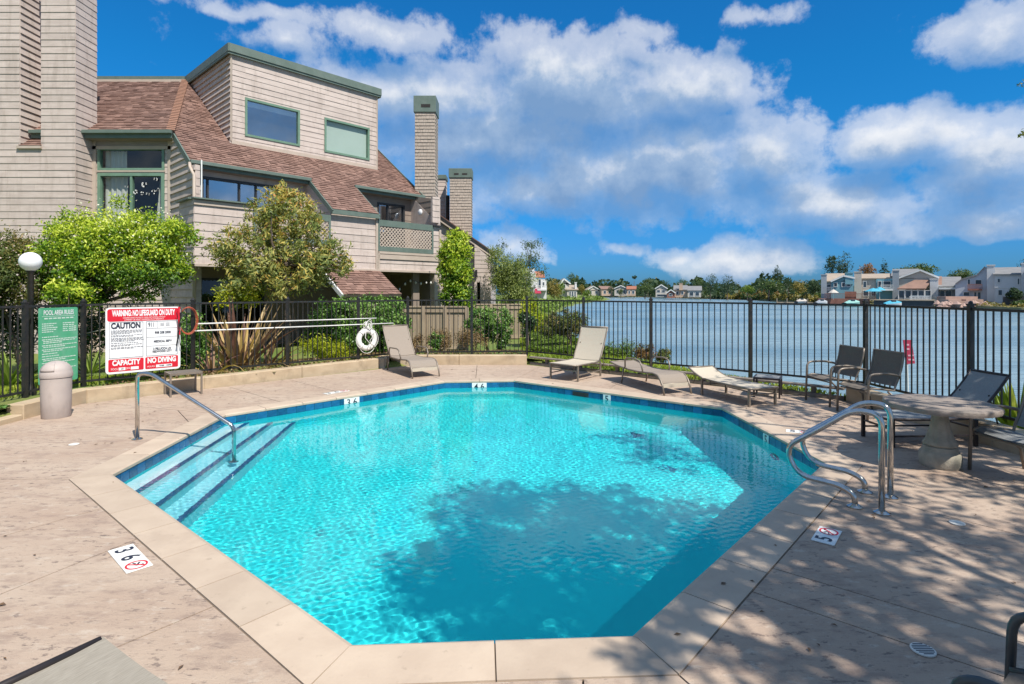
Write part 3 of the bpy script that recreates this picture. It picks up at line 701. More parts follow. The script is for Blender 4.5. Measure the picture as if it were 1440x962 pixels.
# ------------------------------------------------------------------ concrete curb, timber edging
curb = thing('concrete_curb', 'low tan concrete retaining curb along the left and back edges of the deck', 'curb', (-5.64, 10.3, 0))
def curb_run(pts, h, w, parent, m, seg=1.8, name='curb_section'):
    op = []
    for i, p in enumerate(pts):
        p = Vector(p); d1 = (p - Vector(pts[i - 1])).normalized() if i else None; d2 = (Vector(pts[i + 1]) - p).normalized() if i < len(pts) - 1 else None
        n1 = Vector((-d1.y, d1.x)) if d1 else None; n2 = Vector((-d2.y, d2.x)) if d2 else None
        mm = ((n1 + n2).normalized() if (n1 and n2) else (n1 or n2)); k = mm.dot(n1 or n2); op.append(p + mm * w / k)
    for i in range(len(pts) - 1):
        a, c, ao, co = Vector(pts[i]), Vector(pts[i + 1]), op[i], op[i + 1]; k = max(1, round((c - a).length / seg))
        for s in range(k):
            g = .003; L = (c - a).length; t0 = s / k + (g / L if s else 0); t1 = (s + 1) / k - (g / L if s < k - 1 else 0)
            q = [a.lerp(c, t0), a.lerp(c, t1), ao.lerp(co, t1), ao.lerp(co, t0)]; q = [(v.x, v.y) for v in q]
            if area(q) < 0: q = q[::-1]
            MB().prism(q, -.12, h + .002 * (s % 2)).build(name, m, parent, bev=.012)
e_ = .006
curb_run([(-6.82 - e_, 7.85), (-6.85 - e_, 9.06), (-5.64, 10.3 + e_), (-3.12, 13.15 + e_)], .21, .24, curb, m_curb)
curb_run([(-2.95, 13.67 + e_), (.36, 13.67 + e_)], .225, .24, curb, m_curb)
MB().box2((-3.24, 13.19, -.1), (-3.0, 13.9, .205)).build('curb_section', m_curb, curb, bev=.01)
c2 = thing('concrete_curb', 'low concrete curb with planting strip at the left end of the deck by the trash can', 'curb', (-6.9, 6.5, 0))
curb_run([(-6.80, 4.0), (-6.825, 7.84)], .075, .16, c2, m_curb, 2.0); curb_run([(-7.3, 4.0), (-7.3, 7.84)], .215, .2, c2, m_curb, 2.0)
c3 = thing('concrete_curb', 'shaded concrete retaining curb along the right edge of the deck behind the stone table', 'curb', (5.6, 6, 0))
curb_run([(5.45 + e_, 9.19), (5.55 + e_, 6.5), (5.55 + e_, -5.4)][::-1], .24, -.22, c3, m_curb, 2.2)
b = MB(); di, do = offset_poly(DECK, -.01), offset_poly(DECK, .75)
do = offset_poly(DECK, .5)
for i in range(len(DECK)):
    j = (i + 1) % len(DECK); rows = [[], [], []]
    for k in range(13):
        u = k / 12; p = Vector(di[i]).lerp(Vector(di[j]), u); q_ = Vector(do[i]).lerp(Vector(do[j]), u); lz = land_z(q_.x, q_.y) - .012; m_ = p.lerp(q_, .35)
        rows[0].append((p.x, p.y, -.03)); rows[1].append((m_.x, m_.y, lz * .6)); rows[2].append((q_.x, q_.y, lz))
    b.strip(rows)
b.build('border_ground', m_lawn, None, 'structure')
te = thing('timber_edging', 'low weathered two board timber edging between deck and lawn behind the loungers', 'edging', (2.9, 11.5, 0))
a, c = Vector((.42, 13.68, 0)), Vector((5.46, 9.22, 0)); dv = (c - a).normalized(); nv = Vector((dv.y, -dv.x, 0)) * -1
k = 3
for s in range(k):
    p, q = a + (c - a) * (s / k) + dv * .01, a + (c - a) * ((s + 1) / k) - dv * .01
    MB().beam(p + nv * .05 + Vector((0, 0, .185)), q + nv * .05 + Vector((0, 0, .185)), .13, .035).build('board', m_timber, te, bev=.004)
    MB().beam(p + nv * .03 + Vector((0, 0, .03)), q + nv * .03 + Vector((0, 0, .03)), .05, .07).build('board', m_timber, te, bev=.004)
for s in range(7):
    p = a + (c - a) * ((s + .5) / 7) + nv * .09; MB().box((p.x, p.y, .0), (.07, .07, .33), math.atan2(dv.y, dv.x)).build('post', m_timber, te)

# ------------------------------------------------------------------ iron fence
fence = thing('pool_fence', 'black iron picket fence enclosing the pool deck', 'fence', (.38, 14.3, 0))
FP = [((-7.75, 4.2), 0), ((-7.62, 6.4), 1), ((-7.42, 8.56), 1), ((-7.3, 9.57), 1), ((-6.12, 10.78), 1), ((-4.8, 12.02), 1), ((-3.6, 13.16), 1), ((-2.62, 14.12), 1), ((-1.02, 14.22), 1),
      ((.38, 14.32), 1), ((1.68, 13.2), 1), ((2.98, 12.05), 1), ((4.55, 10.72), 1), ((5.93, 9.42), 1), ((6.0, 7.35), 1), ((6.04, 5.3), 1), ((6.06, 3.2), 1)]
ZT, ZB = 1.56, .26
pk = MB().box((0, 0, 0), (.0155, .0155, 1)).mesh('picket', m_iron)
pst = MB().box((0, 0, .82), (.06, .06, 1.66)).box((0, 0, 1.66), (.072, .072, .02)).lathe([(.03, 1.67), (.022, 1.70), (0.004, 1.71)], n=8).mesh('post', m_iron)
fl = wloc(fence); npk = 0
for i, (p, post) in enumerate(FP):
    if post: o = link('post', pst, fence); o.location = (p[0] - fl.x, p[1] - fl.y, -.04)
    if i + 1 < len(FP):
        q = FP[i + 1][0]; p3 = Vector((p[0], p[1], 0)); q3 = Vector((q[0], q[1], 0)); d = (q3 - p3); L = d.length; ang = math.atan2(d.y, d.x)
        for z, hh in ((ZT, .035), (ZB, .035)): MB().beam(p3 + Vector((0, 0, z)), q3 + Vector((0, 0, z)), .03, hh).build('rail', m_iron, fence)
        k = max(2, round(L / .112))
        for s in range(1, k):
            c = p3 + d * (s / k); o = link('picket', pk, fence); o.location = (c.x - fl.x, c.y - fl.y, (ZT + ZB) / 2); o.rotation_euler = (0, 0, ang); o.scale = (1, 1, ZT - ZB - .03); npk += 1
def fpoint(px, inset=.05):
    """point of the fence line seen at photo column px, pushed a little to the deck side"""
    r = (px - CX) / F
    for i in range(len(FP) - 1):
        p, q = FP[i][0], FP[i + 1][0]; den = (q[0] - p[0]) - r * (q[1] - p[1])
        if abs(den) < 1e-9: continue
        t = (r * p[1] - p[0]) / den
        if 0 <= t <= 1 and p[1] > 4: 
            x, y = p[0] + (q[0] - p[0]) * t, p[1] + (q[1] - p[1]) * t; L = math.hypot(q[0] - p[0], q[1] - p[1]); nx, ny = (q[1] - p[1]) / L, -(q[0] - p[0]) / L
            return Vector((x + nx * inset, y + ny * inset, 0)), math.atan2(q[1] - p[1], q[0] - p[0])

# ------------------------------------------------------------------ signs on the fence
def sign_board(t, w, h, m, th=.006, r=.04, z=0, name='panel', y=0):
    pts = []
    for cx_, cz_, a0 in ((w / 2 - r, h / 2 - r, 0), (-w / 2 + r, h / 2 - r, 90), (-w / 2 + r, -h / 2 + r, 180), (w / 2 - r, -h / 2 + r, 270)):
        for k in range(5): a = R(a0 + k * 22.5); pts.append((cx_ + r * math.cos(a), y, z + cz_ + r * math.sin(a)))
    return MB().slab(pts, (0, th, 0)).build(name, m, t, world=False)
def sign_text(t, s, size, x, z, m, sx=1, bold=0, name='lettering', y=-.004):
    me = text_mesh(s, size, name, bold, sx); me.materials.append(m); o = link(name, me, t); o.location = (x, y, z); o.rotation_euler = (R(90), 0, 0); return o
def flat(t, x0, x1, z0, z1, m, name, y=-.002, th=.0015): return MB().box(((x0 + x1) / 2, y, (z0 + z1) / 2), (abs(x1 - x0), th, abs(z1 - z0))).build(name, m, t, world=False)
p, an = fpoint(147, .075); q, _ = fpoint(252, .075); c = (p + q) / 2; wS = (q - p).length
ws = thing('warning_sign', 'white and red pool warning sign reading no lifeguard on duty hung on the fence', 'sign', (c.x, c.y, .925), an)
hS = 1.16; sign_board(ws, wS, hS, m_signwhite, r=.06)
x0, x1 = -wS / 2 + .02, wS / 2 - .02; T = hS / 2 - .02
sign_board(ws, wS - .05, .22, m_red, .002, .04, T - .115, 'red_banner', -.0025)
sign_text(ws, 'WARNING: NO LIFEGUARD ON DUTY', .14, 0, T - .085, m_signwhite, .40, .006)
sign_text(ws, 'CHILDREN UNDER THE AGE OF 14 SHALL NOT USE POOL WITHOUT', .034, 0, T - .165, m_signwhite, .62)
sign_text(ws, 'A PARENT OR ADULT GUARDIAN IN ATTENDANCE', .036, 0, T - .20, m_signwhite, .72)
mid = 0.0
b = MB()
for (a0, a1, z0, z1) in ((x0 + .03, mid - .02, -T + .25, T - .24), (mid + .03, x1 - .03, -T + .25, T - .24)):
    for (u0, u1, w0, w1) in ((a0, a1, z1 - .006, z1), (a0, a1, z0, z0 + .006), (a0, a0 + .006, z0, z1), (a1 - .006, a1, z0, z1)): b.box(((u0 + u1) / 2, -.0015, (w0 + w1) / 2), (u1 - u0, .0015, w1 - w0))
for z in (T - .37, T - .53, T - .69): b.box(((mid + x1) / 2, -.0016, z), (x1 - mid - .06, .0012, .004))
b.box((mid + .20, -.0016, T - .305), (.004, .0012, .13))
b.build('ruled_border', m_ink, ws, world=False)
sign_text(ws, 'CAUTION', .135, (x0 + mid) / 2, T - .305, m_ink, .72, .006)
sign_text(ws, '911', .11, mid + .108, T - .305, m_ink, .62, .001)
b = MB(); zz = T - .385; rg = random.Random(4)
for para in (4, 2, 4, 1, 2, 2):
    for k in range(para):
        x = x0 + .06; xe = mid - .05 - (rg.uniform(.05, .2) if k == para - 1 else rg.uniform(0, .02))
        while x < xe: w = rg.uniform(.015, .05); b.box((x + w / 2, -.0016, zz), (w, .001, .0085)); x += w + .010
        zz -= .0185
    zz -= .012
for k in range(3):
    for s in range(2): b.box((mid + .28 + .09 * s, -.0016, T - .28 - .022 * k), (.06, .001, .007))
b.build('small_print', m_ink, ws, 'stuff', world=False)
sign_text(ws, '908 208 2000', .058, (mid + x1) / 2 + .01, T - .45, m_ink, .8, .002)
sign_text(ws, 'MEDICAL SERV', .055, (mid + x1) / 2 + .01, T - .61, m_ink, .8, .002)
sign_text(ws, '2 FELUCCA LN', .055, (mid + x1) / 2, T - .745, m_ink, .8, .002); sign_text(ws, 'REDWOOD CITY', .05, (mid + x1) / 2, T - .795, m_ink, .8, .002)
for (a0, a1, s) in ((x0 + .02, mid - .012, 'CAPACITY'), (mid + .012, x1 - .02, 'NO DIVING')):
    sign_board(ws, a1 - a0, .215, m_red, .002, .02, -T + .125, 'red_banner', -.0025); bpy.data.objects[[o.name for o in children(ws) if o.name.startswith('red_banner')][-1]].location.x = (a0 + a1) / 2
    sign_text(ws, s, .125, (a0 + a1) / 2, -T + .165, m_signwhite, .70, .006)
flat(ws, x0 + .17, x0 + .27, -T + .035, -T + .085, m_signwhite, 'white_blank', -.0045); flat(ws, x0 + .35, x0 + .47, -T + .035, -T + .085, m_signwhite, 'white_blank', -.0045); flat(ws, mid + .18, x1 - .12, -T + .035, -T + .085, m_signwhite, 'white_blank', -.0045)
sign_text(ws, 'POOL', .05, x0 + .11, -T + .06, m_signwhite, .8); sign_text(ws, 'SPA', .05, x0 + .31, -T + .06, m_signwhite, .8); sign_text(ws, '28', .045, x0 + .22, -T + .06, m_ink, 1, 0, y=-.0062); sign_text(ws, '9AM - 10PM', .042, mid + .33, -T + .06, m_ink, .9, .001, y=-.0062); sign_text(ws, 'HOURS', .04, mid + .10, -T + .06, m_signwhite, .9)
p, an = fpoint(48.5, .07); q, _ = fpoint(104, .07); c = (p + q) / 2; wG = (q - p).length
gs = thing('rules_sign', 'green pool area rules sign on the fence behind the trash can', 'sign', (c.x, c.y, .93), an)
sign_board(gs, wG, 1.2, m_signgreen, r=.03)
sign_text(gs, 'POOL AREA RULES', .105, 0, .52, m_signwhite, .60, .002); flat(gs, -wG * .42, wG * .42, .462, .468, m_greenwhite, 'underline')
b = MB(); zz = .35
for k in range(7): b.box((-.22 + .075 * k, -.0016, .432), (.058, .001, .02))
for k in range(5):
    for (u0, u1) in ((-wG * .42, -wG * .42 + rg.uniform(.15, .28)), (wG * .10, wG * .22), (wG * .26, wG * .40)):
        x = u0
        while x < u1: w = rg.uniform(.02, .05); b.box((x + w / 2, -.0016, zz), (w, .001, .014)); x += w + .008
    zz -= .032
zz -= .05
for para in (1, 3, 2, 2, 1, 1, 2, 2, 1, 2):
    for k in range(para):
        x = -wG * .42 + (.02 if k else 0); xe = wG * .42 - (rg.uniform(.1, .4) if k == para - 1 else 0)
        while x < xe: w = rg.uniform(.02, .06); b.box((x + w / 2, -.0016, zz), (w, .001, .013)); x += w + .009
        zz -= .027
    zz -= .012
b.build('small_print', m_greenwhite, gs, 'stuff', world=False)

# ------------------------------------------------------------------ poles, life ring, hook, lamp, trash can
def pole(px0, py0, px1, py1, label, r=.014):
    a, _ = fpoint(px0, .07); c, _ = fpoint(px1, .07); a.z = zat(py0, a.y); c.z = zat(py1, c.y)
    a = a.copy(); t = thing('telescopic_pole', label, 'pole', tuple(a), 0, 'poles hung on the fence')
    MB().tube([a, a + (c - a) * .55], r, 10).build('outer_tube', m_white, t, smooth=True); MB().tube([a + (c - a) * .55, c], r * .8, 10).build('inner_tube', m_white, t, smooth=True)
    for f in (.3, .75): p = a + (c - a) * f; MB().box((p.x, p.y, p.z - .02), (.05, .05, .02), R(43)).build('bracket', m_iron, t)
pole(275, 455.5, 527, 447.5, 'upper white telescopic pole resting horizontally on the fence'); pole(271, 465.5, 551, 454.5, 'lower white telescopic pole resting horizontally on the fence')
c, an = fpoint(512.5, .11); c.z = .66
lr = thing('life_ring', 'white life ring with grab rope hanging on the fence beside the hedge', 'life ring', tuple(c), an)
b = MB(); Rr, rt = .205, .062; rows = []
for i in range(33):
    a = 2 * math.pi * i / 32; rows.append([((Rr + rt * math.cos(t)) * math.cos(a), rt * .8 * math.sin(t), (Rr + rt * math.cos(t)) * math.sin(a)) for t in np.linspace(0, 2 * math.pi, 13)])
b.strip(rows).build('ring', m_white, lr, smooth=True, world=False)
for a in (45, 135, 225, 315): 
    b = MB(); b.tube([((Rr + 1.12 * rt * math.cos(t)) * math.cos(R(a)), 1.0 * rt * math.sin(t), (Rr + 1.12 * rt * math.cos(t)) * math.sin(R(a))) for t in np.linspace(0, 2 * math.pi, 13)], .008, 6, False).build('band', m_rope, lr, world=False)
gr = []
for k in range(4):
    a0, a1 = 45 + 90 * k, 135 + 90 * k
    for u in np.linspace(0, 1, 7)[:-1]: a = R(a0 + (a1 - a0) * u); rr2 = Rr + rt + .006 + .018 * math.sin(math.pi * u) * (3 if k == 2 else 1); gr.append((rr2 * math.cos(a), -.02, rr2 * math.sin(a)))
MB().tube(gr + [gr[0]], .007, 6, False).build('grab_rope', m_rope, lr, smooth=True, world=False)
rp = thing('rope_coil', 'coiled white rope knotted to the fence above the life ring', 'rope', tuple(c + Vector((0, 0, .34))), an); b = MB()
for k in range(5):
    ph = rg.uniform(0, 6); w, h = rg.uniform(.045, .07), rg.uniform(.07, .11); b.tube([(w * math.cos(t) + .02 * (k - 2), -.02 - .01 * k + .02 * math.sin(t * 2 + ph), h * math.sin(t) + .02 * math.sin(ph)) for t in np.linspace(0, 2 * math.pi, 17)], .009, 6, False)
b.tube([(-.05, -.05, -.1), (-.09, -.09, -.3), (.02, -.09, -.42), (-.03, -.09, -.5), (.05, -.09, -.55)], .008, 6); b.tube([(.06, -.05, -.1), (.10, -.09, -.28), (.03, -.09, -.36), (.07, -.08, -.5)], .008, 6)
b.build('coil', m_rope, rp, smooth=True, world=False)
c, an = fpoint(258, .10); c.z = zat(451, c.y)
hk = thing('rescue_hook', 'orange body hook loop with dark net hanging beside the warning sign', 'rescue hook', tuple(c), an)
b = MB()
for k in range(3): b.tube([((.14 + .010 * k) * math.cos(t) + .05, -.02 * k, (.24 + .01 * k) * math.sin(t)) for t in np.linspace(-2.6, 2.4, 26)], .006, 6)
b.build('hook_loop', m_orange, hk, smooth=True, world=False)
b = MB()
for k in range(5): b.tube([(-.16 + .13 * k / 5 + .04 * math.sin(3 * u + k), -.05, .16 - .62 * u) for u in np.linspace(0, 1, 9)], .006, 5)
b.build('hanging_cord', m_iron, hk, world=False)
MB().box((-.11, -.03, .0), (.035, .012, .52)).build('handle', m_red, hk, world=False)

lp = thing('globe_lamp', 'black post lamp with white globe standing behind the fence at left', 'lamp post', (at(43, 8.8), 8.8, 0))
MB().lathe([(.075, 0), (.075, .25), (.05, .3), (.042, .4), (.042, 2.08), (.06, 2.1), (.06, 2.13)], n=16).build('pole', m_iron, lp, smooth=True, world=False)
zc = zat(368, 8.8); MB().lathe([(.06, zc - .14)] + [(max(.148 * math.cos(a), .002), zc + .148 * math.sin(a)) for a in np.linspace(-1.1, math.pi / 2, 14)], n=32).build('globe', m_globe, lp, smooth=True, world=False)

tc_ = thing('trash_can', 'beige round trash can with domed swing lid at the left end of the deck', 'trash can', (at(79, 8.02), 8.02, 0))
prof = [(.165, 0), (.171, .01), (.179, .3), (.183, .56), (.174, .565)]
smooth_by_angle(MB().lathe(prof, n=40).build('body', m_can, tc_, world=False))
smooth_by_angle(MB().lathe([(.190, .57), (.193, .585), (.191, .64)] + [(.187 * math.cos(a), .64 + .165 * math.sin(a)) for a in np.linspace(.05, 1.5, 12)] + [(.005, .806)], n=40).build('lid', m_can, tc_, world=False))
b = MB(); rows = []
for i in range(9):
    a = .15 + 1.0 * i / 8; rows.append([(.194 * math.cos(a) * math.cos(t), .194 * math.cos(a) * math.sin(t), .643 + .169 * math.sin(a)) for t in np.linspace(-2.05, -1.0, 11)])
f = b.strip(rows).build('lid_flap', m_can, tc_, smooth=True, world=False)
md = f.modifiers.new('s', 'SOLIDIFY'); md.thickness = .01

# ------------------------------------------------------------------ stainless rails
def arc_pts(ctrl, n=6):
    """round the corners of a polyline"""
    out = [Vector(ctrl[0][0])]
    for i in range(1, len(ctrl) - 1):
        p, r = Vector(ctrl[i][0]), ctrl[i][1]; a = (Vector(ctrl[i - 1][0]) - p); c = (Vector(ctrl[i + 1][0]) - p); r1 = min(r, a.length * .49, c.length * .49); A, B = p + a.normalized() * r1, p + c.normalized() * r1
        for k in range(n + 1): t = k / n; out.append(A * (1 - t) ** 2 + p * 2 * t * (1 - t) + B * t * t)
    out.append(Vector(ctrl[-1][0])); return out
hr = thing('pool_handrail', 'stainless steel handrail going down into the pool over the entry steps', 'handrail', (G(193, 618)[0], G(193, 618)[1], 0))
B0 = Vector((*G(193, 618), 0)); E0 = Vector((at(329, 6.74), 6.74, 0))
MB().tube(arc_pts([(B0 + Vector((0, 0, 0)), 0), (B0 + Vector((.0, 0, .80)), .16), (B0 + Vector((.16, 0, .80)), .10), ((E0.x, E0.y, .17), .07), ((E0.x, E0.y, -.55), 0)]), .0235, 14).build('rail', m_steel, hr, smooth=True)
MB().lathe([(.06, 0), (.06, .008), (.03, .022)], (B0.x, B0.y, .001), 20).build('base_plate', m_steel, hr); MB().lathe([(.055, 0), (.055, .01), (.03, .02)], (E0.x, E0.y, -.55), 20).build('base_plate', m_steel, hr)
def grab(px, py, label):
    P = Vector((*G(px, py), 0)); d = Vector((-.722, .692, 0)); prof = [((0, 0), 0), ((0, .80), .15), ((.20, .81), .12), ((.50, .57), .18), ((.74, .40), .12), ((.64, .17), .12), ((.30, .155), .14), ((.19, .10), .05), ((.19, 0), 0)]
    t = thing('grab_rail', label, 'grab rail', tuple(P), 0, 'grab rails at the deep end'); MB().tube(arc_pts([(P + d * s + Vector((0, 0, z)), r) for (s, z), r in prof]), .0235, 14).build('rail', m_steel, t, smooth=True)
    for s in (0, .19): q = P + d * s; MB().lathe([(.062, 0), (.062, .008), (.032, .022)], (q.x, q.y, .002), 20).build('base_plate', m_steel, t)
grab(1240, 722, 'nearer of the two looped stainless grab rails at the right pool edge'); grab(1252, 700, 'farther of the two looped stainless grab rails at the right pool edge')

# ------------------------------------------------------------------ drains
def lid(px, py, r, label, bars=True, sy=1):
    t = thing('deck_drain', label, 'drain', (*G(px, py), .003)); MB().lathe([(r, 0), (r, .006), (r * .9, .008), (.002, .008)], n=28).build('cover', m_drain, t, world=False)
    if bars:
        b = MB()
        for k in range(7): y = (k - 3) * r * .24; hw = math.sqrt(max(0, (r * .85) ** 2 - y * y)); b.box((0, y, .0085), (hw * 2, r * .07, .003))
        b.build('slot', m_ink, t, 'stuff', world=False)
lid(1298, 915.5, .055, 'round slotted white drain cover in the lower right of the deck'); lid(1346, 736.5, .052, 'plain white oval drain cover on the deck near the grab rails', False); lid(104, 625.5, .052, 'white cover in the deck near the left pool corner', False)

# ------------------------------------------------------------------ furniture
def sling(mb, prof, w, th=.012):
    """sling through a side profile [(x,z)], width w, slightly sagging"""
    rows = []
    for x, z in prof: rows.append([(x, y * w / 2, z - .012 * (1 - y * y)) for y in np.linspace(-1, 1, 7)])
    k = len(rows); mb.strip(rows); mb.strip([[(x, y, z - th) for x, y, z in r_] for r_ in rows][::-1])
    for j in (0, -1):
        mb.strip([[r_[j] for r_ in rows], [(r_[j][0], r_[j][1], r_[j][2] - th) for r_ in rows]])
    return mb
def lounger(name, label, foot, ang, Ls, Lb, w, ba, zs, msl, mfr, style='flat', msb=None, over=0):
    """foot end at the origin, head end along +x; ba is the angle of the back"""
    t = thing(name, label, 'lounge chair', (foot[0], foot[1], 0), ang, 'sling lounge chairs on the deck')
    hx = Ls; bx, bz = hx + Lb * math.cos(ba), zs + Lb * math.sin(ba); fr = .016
    if style == 'arch': seat = [(-.02, zs - .13), (.0, zs - .09), (.04, zs - .035), (.12, zs + .012), (.25, zs + .025), (.45, zs + .01), (.7, zs - .008), (hx - .05, zs - .01), (hx, zs)]
    else: seat = [(0, zs), (.3, zs - .004), (.7, zs - .01), (hx, zs)]
    back = [(hx + Lb * u * math.cos(ba) + .02 * math.sin(math.pi * u) * math.sin(ba), zs + Lb * u * math.sin(ba) - .015 * math.sin(math.pi * u)) for u in np.linspace(0.02, 1, 8)]
    sling(MB(), seat, w - .03 + over).build('seat_sling', msl, t, smooth=False, world=False)
    sling(MB(), back, w - .03 + over).build('back_sling', msb or msl, t, world=False)
    for s in (-1, 1):
        y = s * w / 2
        MB().tube([(x, y, z - .008 - over * .4) for x, z in seat], fr, 8).build('side_rail', mfr, t, smooth=True, world=False)
        MB().tube([(x, y, z - .008 - over * .4) for x, z in back], fr, 8).build('back_rail', mfr, t, smooth=True, world=False)
        if style == 'arch':
            MB().tube([(-.10, y, 0), (-.06, y, zs * .45), (.0, y, zs - .08), (.08, y, zs - .01), (.2, y, zs + .01)], fr, 8).build('leg', mfr, t, smooth=True, world=False)
            MB().tube([(hx + .18, y, 0), (hx + .10, y, zs - .02)], fr, 8).build('leg', mfr, t, smooth=True, world=False)
            MB().tube([(.0 + .55, y, zs - .02), (.56, y * 1.08, zs + .10), (.62, y * 1.1, zs + .19), (.75, y * 1.1, zs + .215), (hx - .05, y * 1.1, zs + .20), (hx + .02, y * 1.06, zs + .14), (hx + .03, y * 1.04, zs - .02)], fr * .95, 8).build('armrest', mfr, t, smooth=True, world=False)
        else:
            for x in (.06, hx + .04): MB().box((x, y, (zs - .02) / 2), (.04, .026, zs - .02)).build('leg', mfr, t, world=False)
        if ba > .3: MB().tube([(hx + Lb * .55 * math.cos(ba), y * .8, zs + Lb * .55 * math.sin(ba) - .02), (hx + Lb * .75 * math.cos(ba) + .05, y * .8, .07 if style == 'arch' else zs * .5)], .009, 6).build('back_strut', mfr, t, world=False)
    MB().tube([(back[-1][0], -w / 2, back[-1][1] - .008), (back[-1][0], w / 2, back[-1][1] - .008)], fr, 8).build('head_bar', mfr, t, smooth=True, world=False)
    MB().tube([(seat[0][0], -w / 2, seat[0][1] - .008), (seat[0][0], w / 2, seat[0][1] - .008)], fr, 8).build('foot_bar', mfr, t, smooth=True, world=False)
    if style == 'arch':
        MB().box((-.03, 0, zs - .165), (.014, w - .03, .07)).build('foot_apron', m_slingpale, t, world=False)
    else: 
        for x in (.06, hx + .04): MB().beam((x, -w / 2, zs * .62), (x, w / 2, zs * .62), .02, .02).build('cross_bar', mfr, t, world=False)
        for s in (-1, 1): MB().beam((.06, s * w / 2, zs * .38), (hx, s * w / 2, zs * .38), .018, .018).build('stretcher', mfr, t, world=False)
    return t
def ang2(p, q): return math.atan2(q[1] - p[1], q[0] - p[0])
# 1: arched lounger by the life ring
fl_, fr_, bl_ = G(582, 533), G(616, 529), G(545, 520); c = ((fl_[0] + fr_[0]) / 2, (fl_[1] + fr_[1]) / 2); a_ = ang2(fl_, bl_)
lounger('lounge_chair', 'taupe sling lounge chair with armrests and raised back beside the life ring', (c[0] + .1 * math.cos(a_), c[1] + .1 * math.sin(a_)), a_, 1.22, .84, .60, R(52), .33, m_sling, m_frame, 'arch')
# 2: pale one, back steep
fl_, fr_, br_ = G(776, 532.5), G(806.7, 538.5), G(850, 527.5); c = ((fl_[0] + fr_[0]) / 2, (fl_[1] + fr_[1]) / 2); a_ = ang2(fr_, br_)
lounger('lounge_chair', 'pale sling lounge chair with steep raised back in front of the fence corner', c, a_, .95, .78, .64, R(62), .33, m_slingpale, m_frame, 'flat')
# 3: arched flat
fl_, fr_, bl_ = G(934, 556), G(972.5, 554), G(876, 539); c = ((fl_[0] + fr_[0]) / 2, (fl_[1] + fr_[1]) / 2); a_ = ang2(fl_, bl_)
lounger('lounge_chair', 'taupe sling lounge chair with armrests lying flat between two pale ones', (c[0] + .1 * math.cos(a_), c[1] + .1 * math.sin(a_)), a_, 1.12, .62, .56, R(5), .32, m_sling, m_frame, 'arch')
# 4: flat pale
fl_, fr_, bl_ = G(1056, 572.5), G(1096, 571), G(988.8, 555); c = ((fl_[0] + fr_[0]) / 2, (fl_[1] + fr_[1]) / 2); a_ = ang2(fl_, bl_)
lounger('lounge_chair', 'pale sling lounge chair lying flat with its head slightly raised', c, a_, 1.12, .42, .52, R(20), .29, m_slingpale, m_framedk if 0 else m_frame, 'flat')
# 5: right
lounger('lounge_chair', 'grey sling lounge chair with raised back behind the stone table', (4.30, 6.70), R(3), 1.02, .66, .50, R(48), .33, m_slinggr, m_framedk, 'flat')
# 6: near left corner of the frame
p0 = G(148, 904, .36); d_ = (.855, -.52); wdir = (-.66, -.75); w6 = .62
head = (p0[0] + wdir[0] * w6 / 2, p0[1] + wdir[1] * w6 / 2)
lounger('lounge_chair', 'pale striped sling lounge chair with dark frame at the lower left corner of the photo', (head[0] + d_[0] * 1.9, head[1] + d_[1] * 1.9), math.atan2(-d_[1], -d_[0]), 1.15, .75, w6, R(0), .36, m_slingnear, m_framedk, 'flat', over=.05)

def side_table(label, x, y, rz, w, d, h, mf, mt):
    t = thing('side_table', label, 'side table', (x, y, 0), rz, 'low side tables')
    MB().box((0, 0, h - .012), (w - .03, d - .03, .012)).build('table_top', mt, t, world=False)
    for s in (-1, 1):
        MB().box((0, s * (d / 2 - .012), h - .02), (w, .024, .035)).build('top_frame', mf, t, world=False); MB().box((s * (w / 2 - .012), 0, h - .02), (.024, d - .05, .035)).build('top_frame', mf, t, world=False)
        for s2 in (-1, 1): MB().box((s * (w / 2 - .014), s2 * (d / 2 - .014), (h - .04) / 2), (.028, .028, h - .04)).build('leg', mf, t, world=False)
    return t
side_table('low bronze side table under the warning sign against the curb', -5.72, 9.78, R(43), .50, .42, .40, m_frame, m_slingdk)
side_table('low dark side table behind the flat pale lounge chair', 4.38, 9.62, R(-30), .42, .42, .34, m_framedk, m_slinggr)

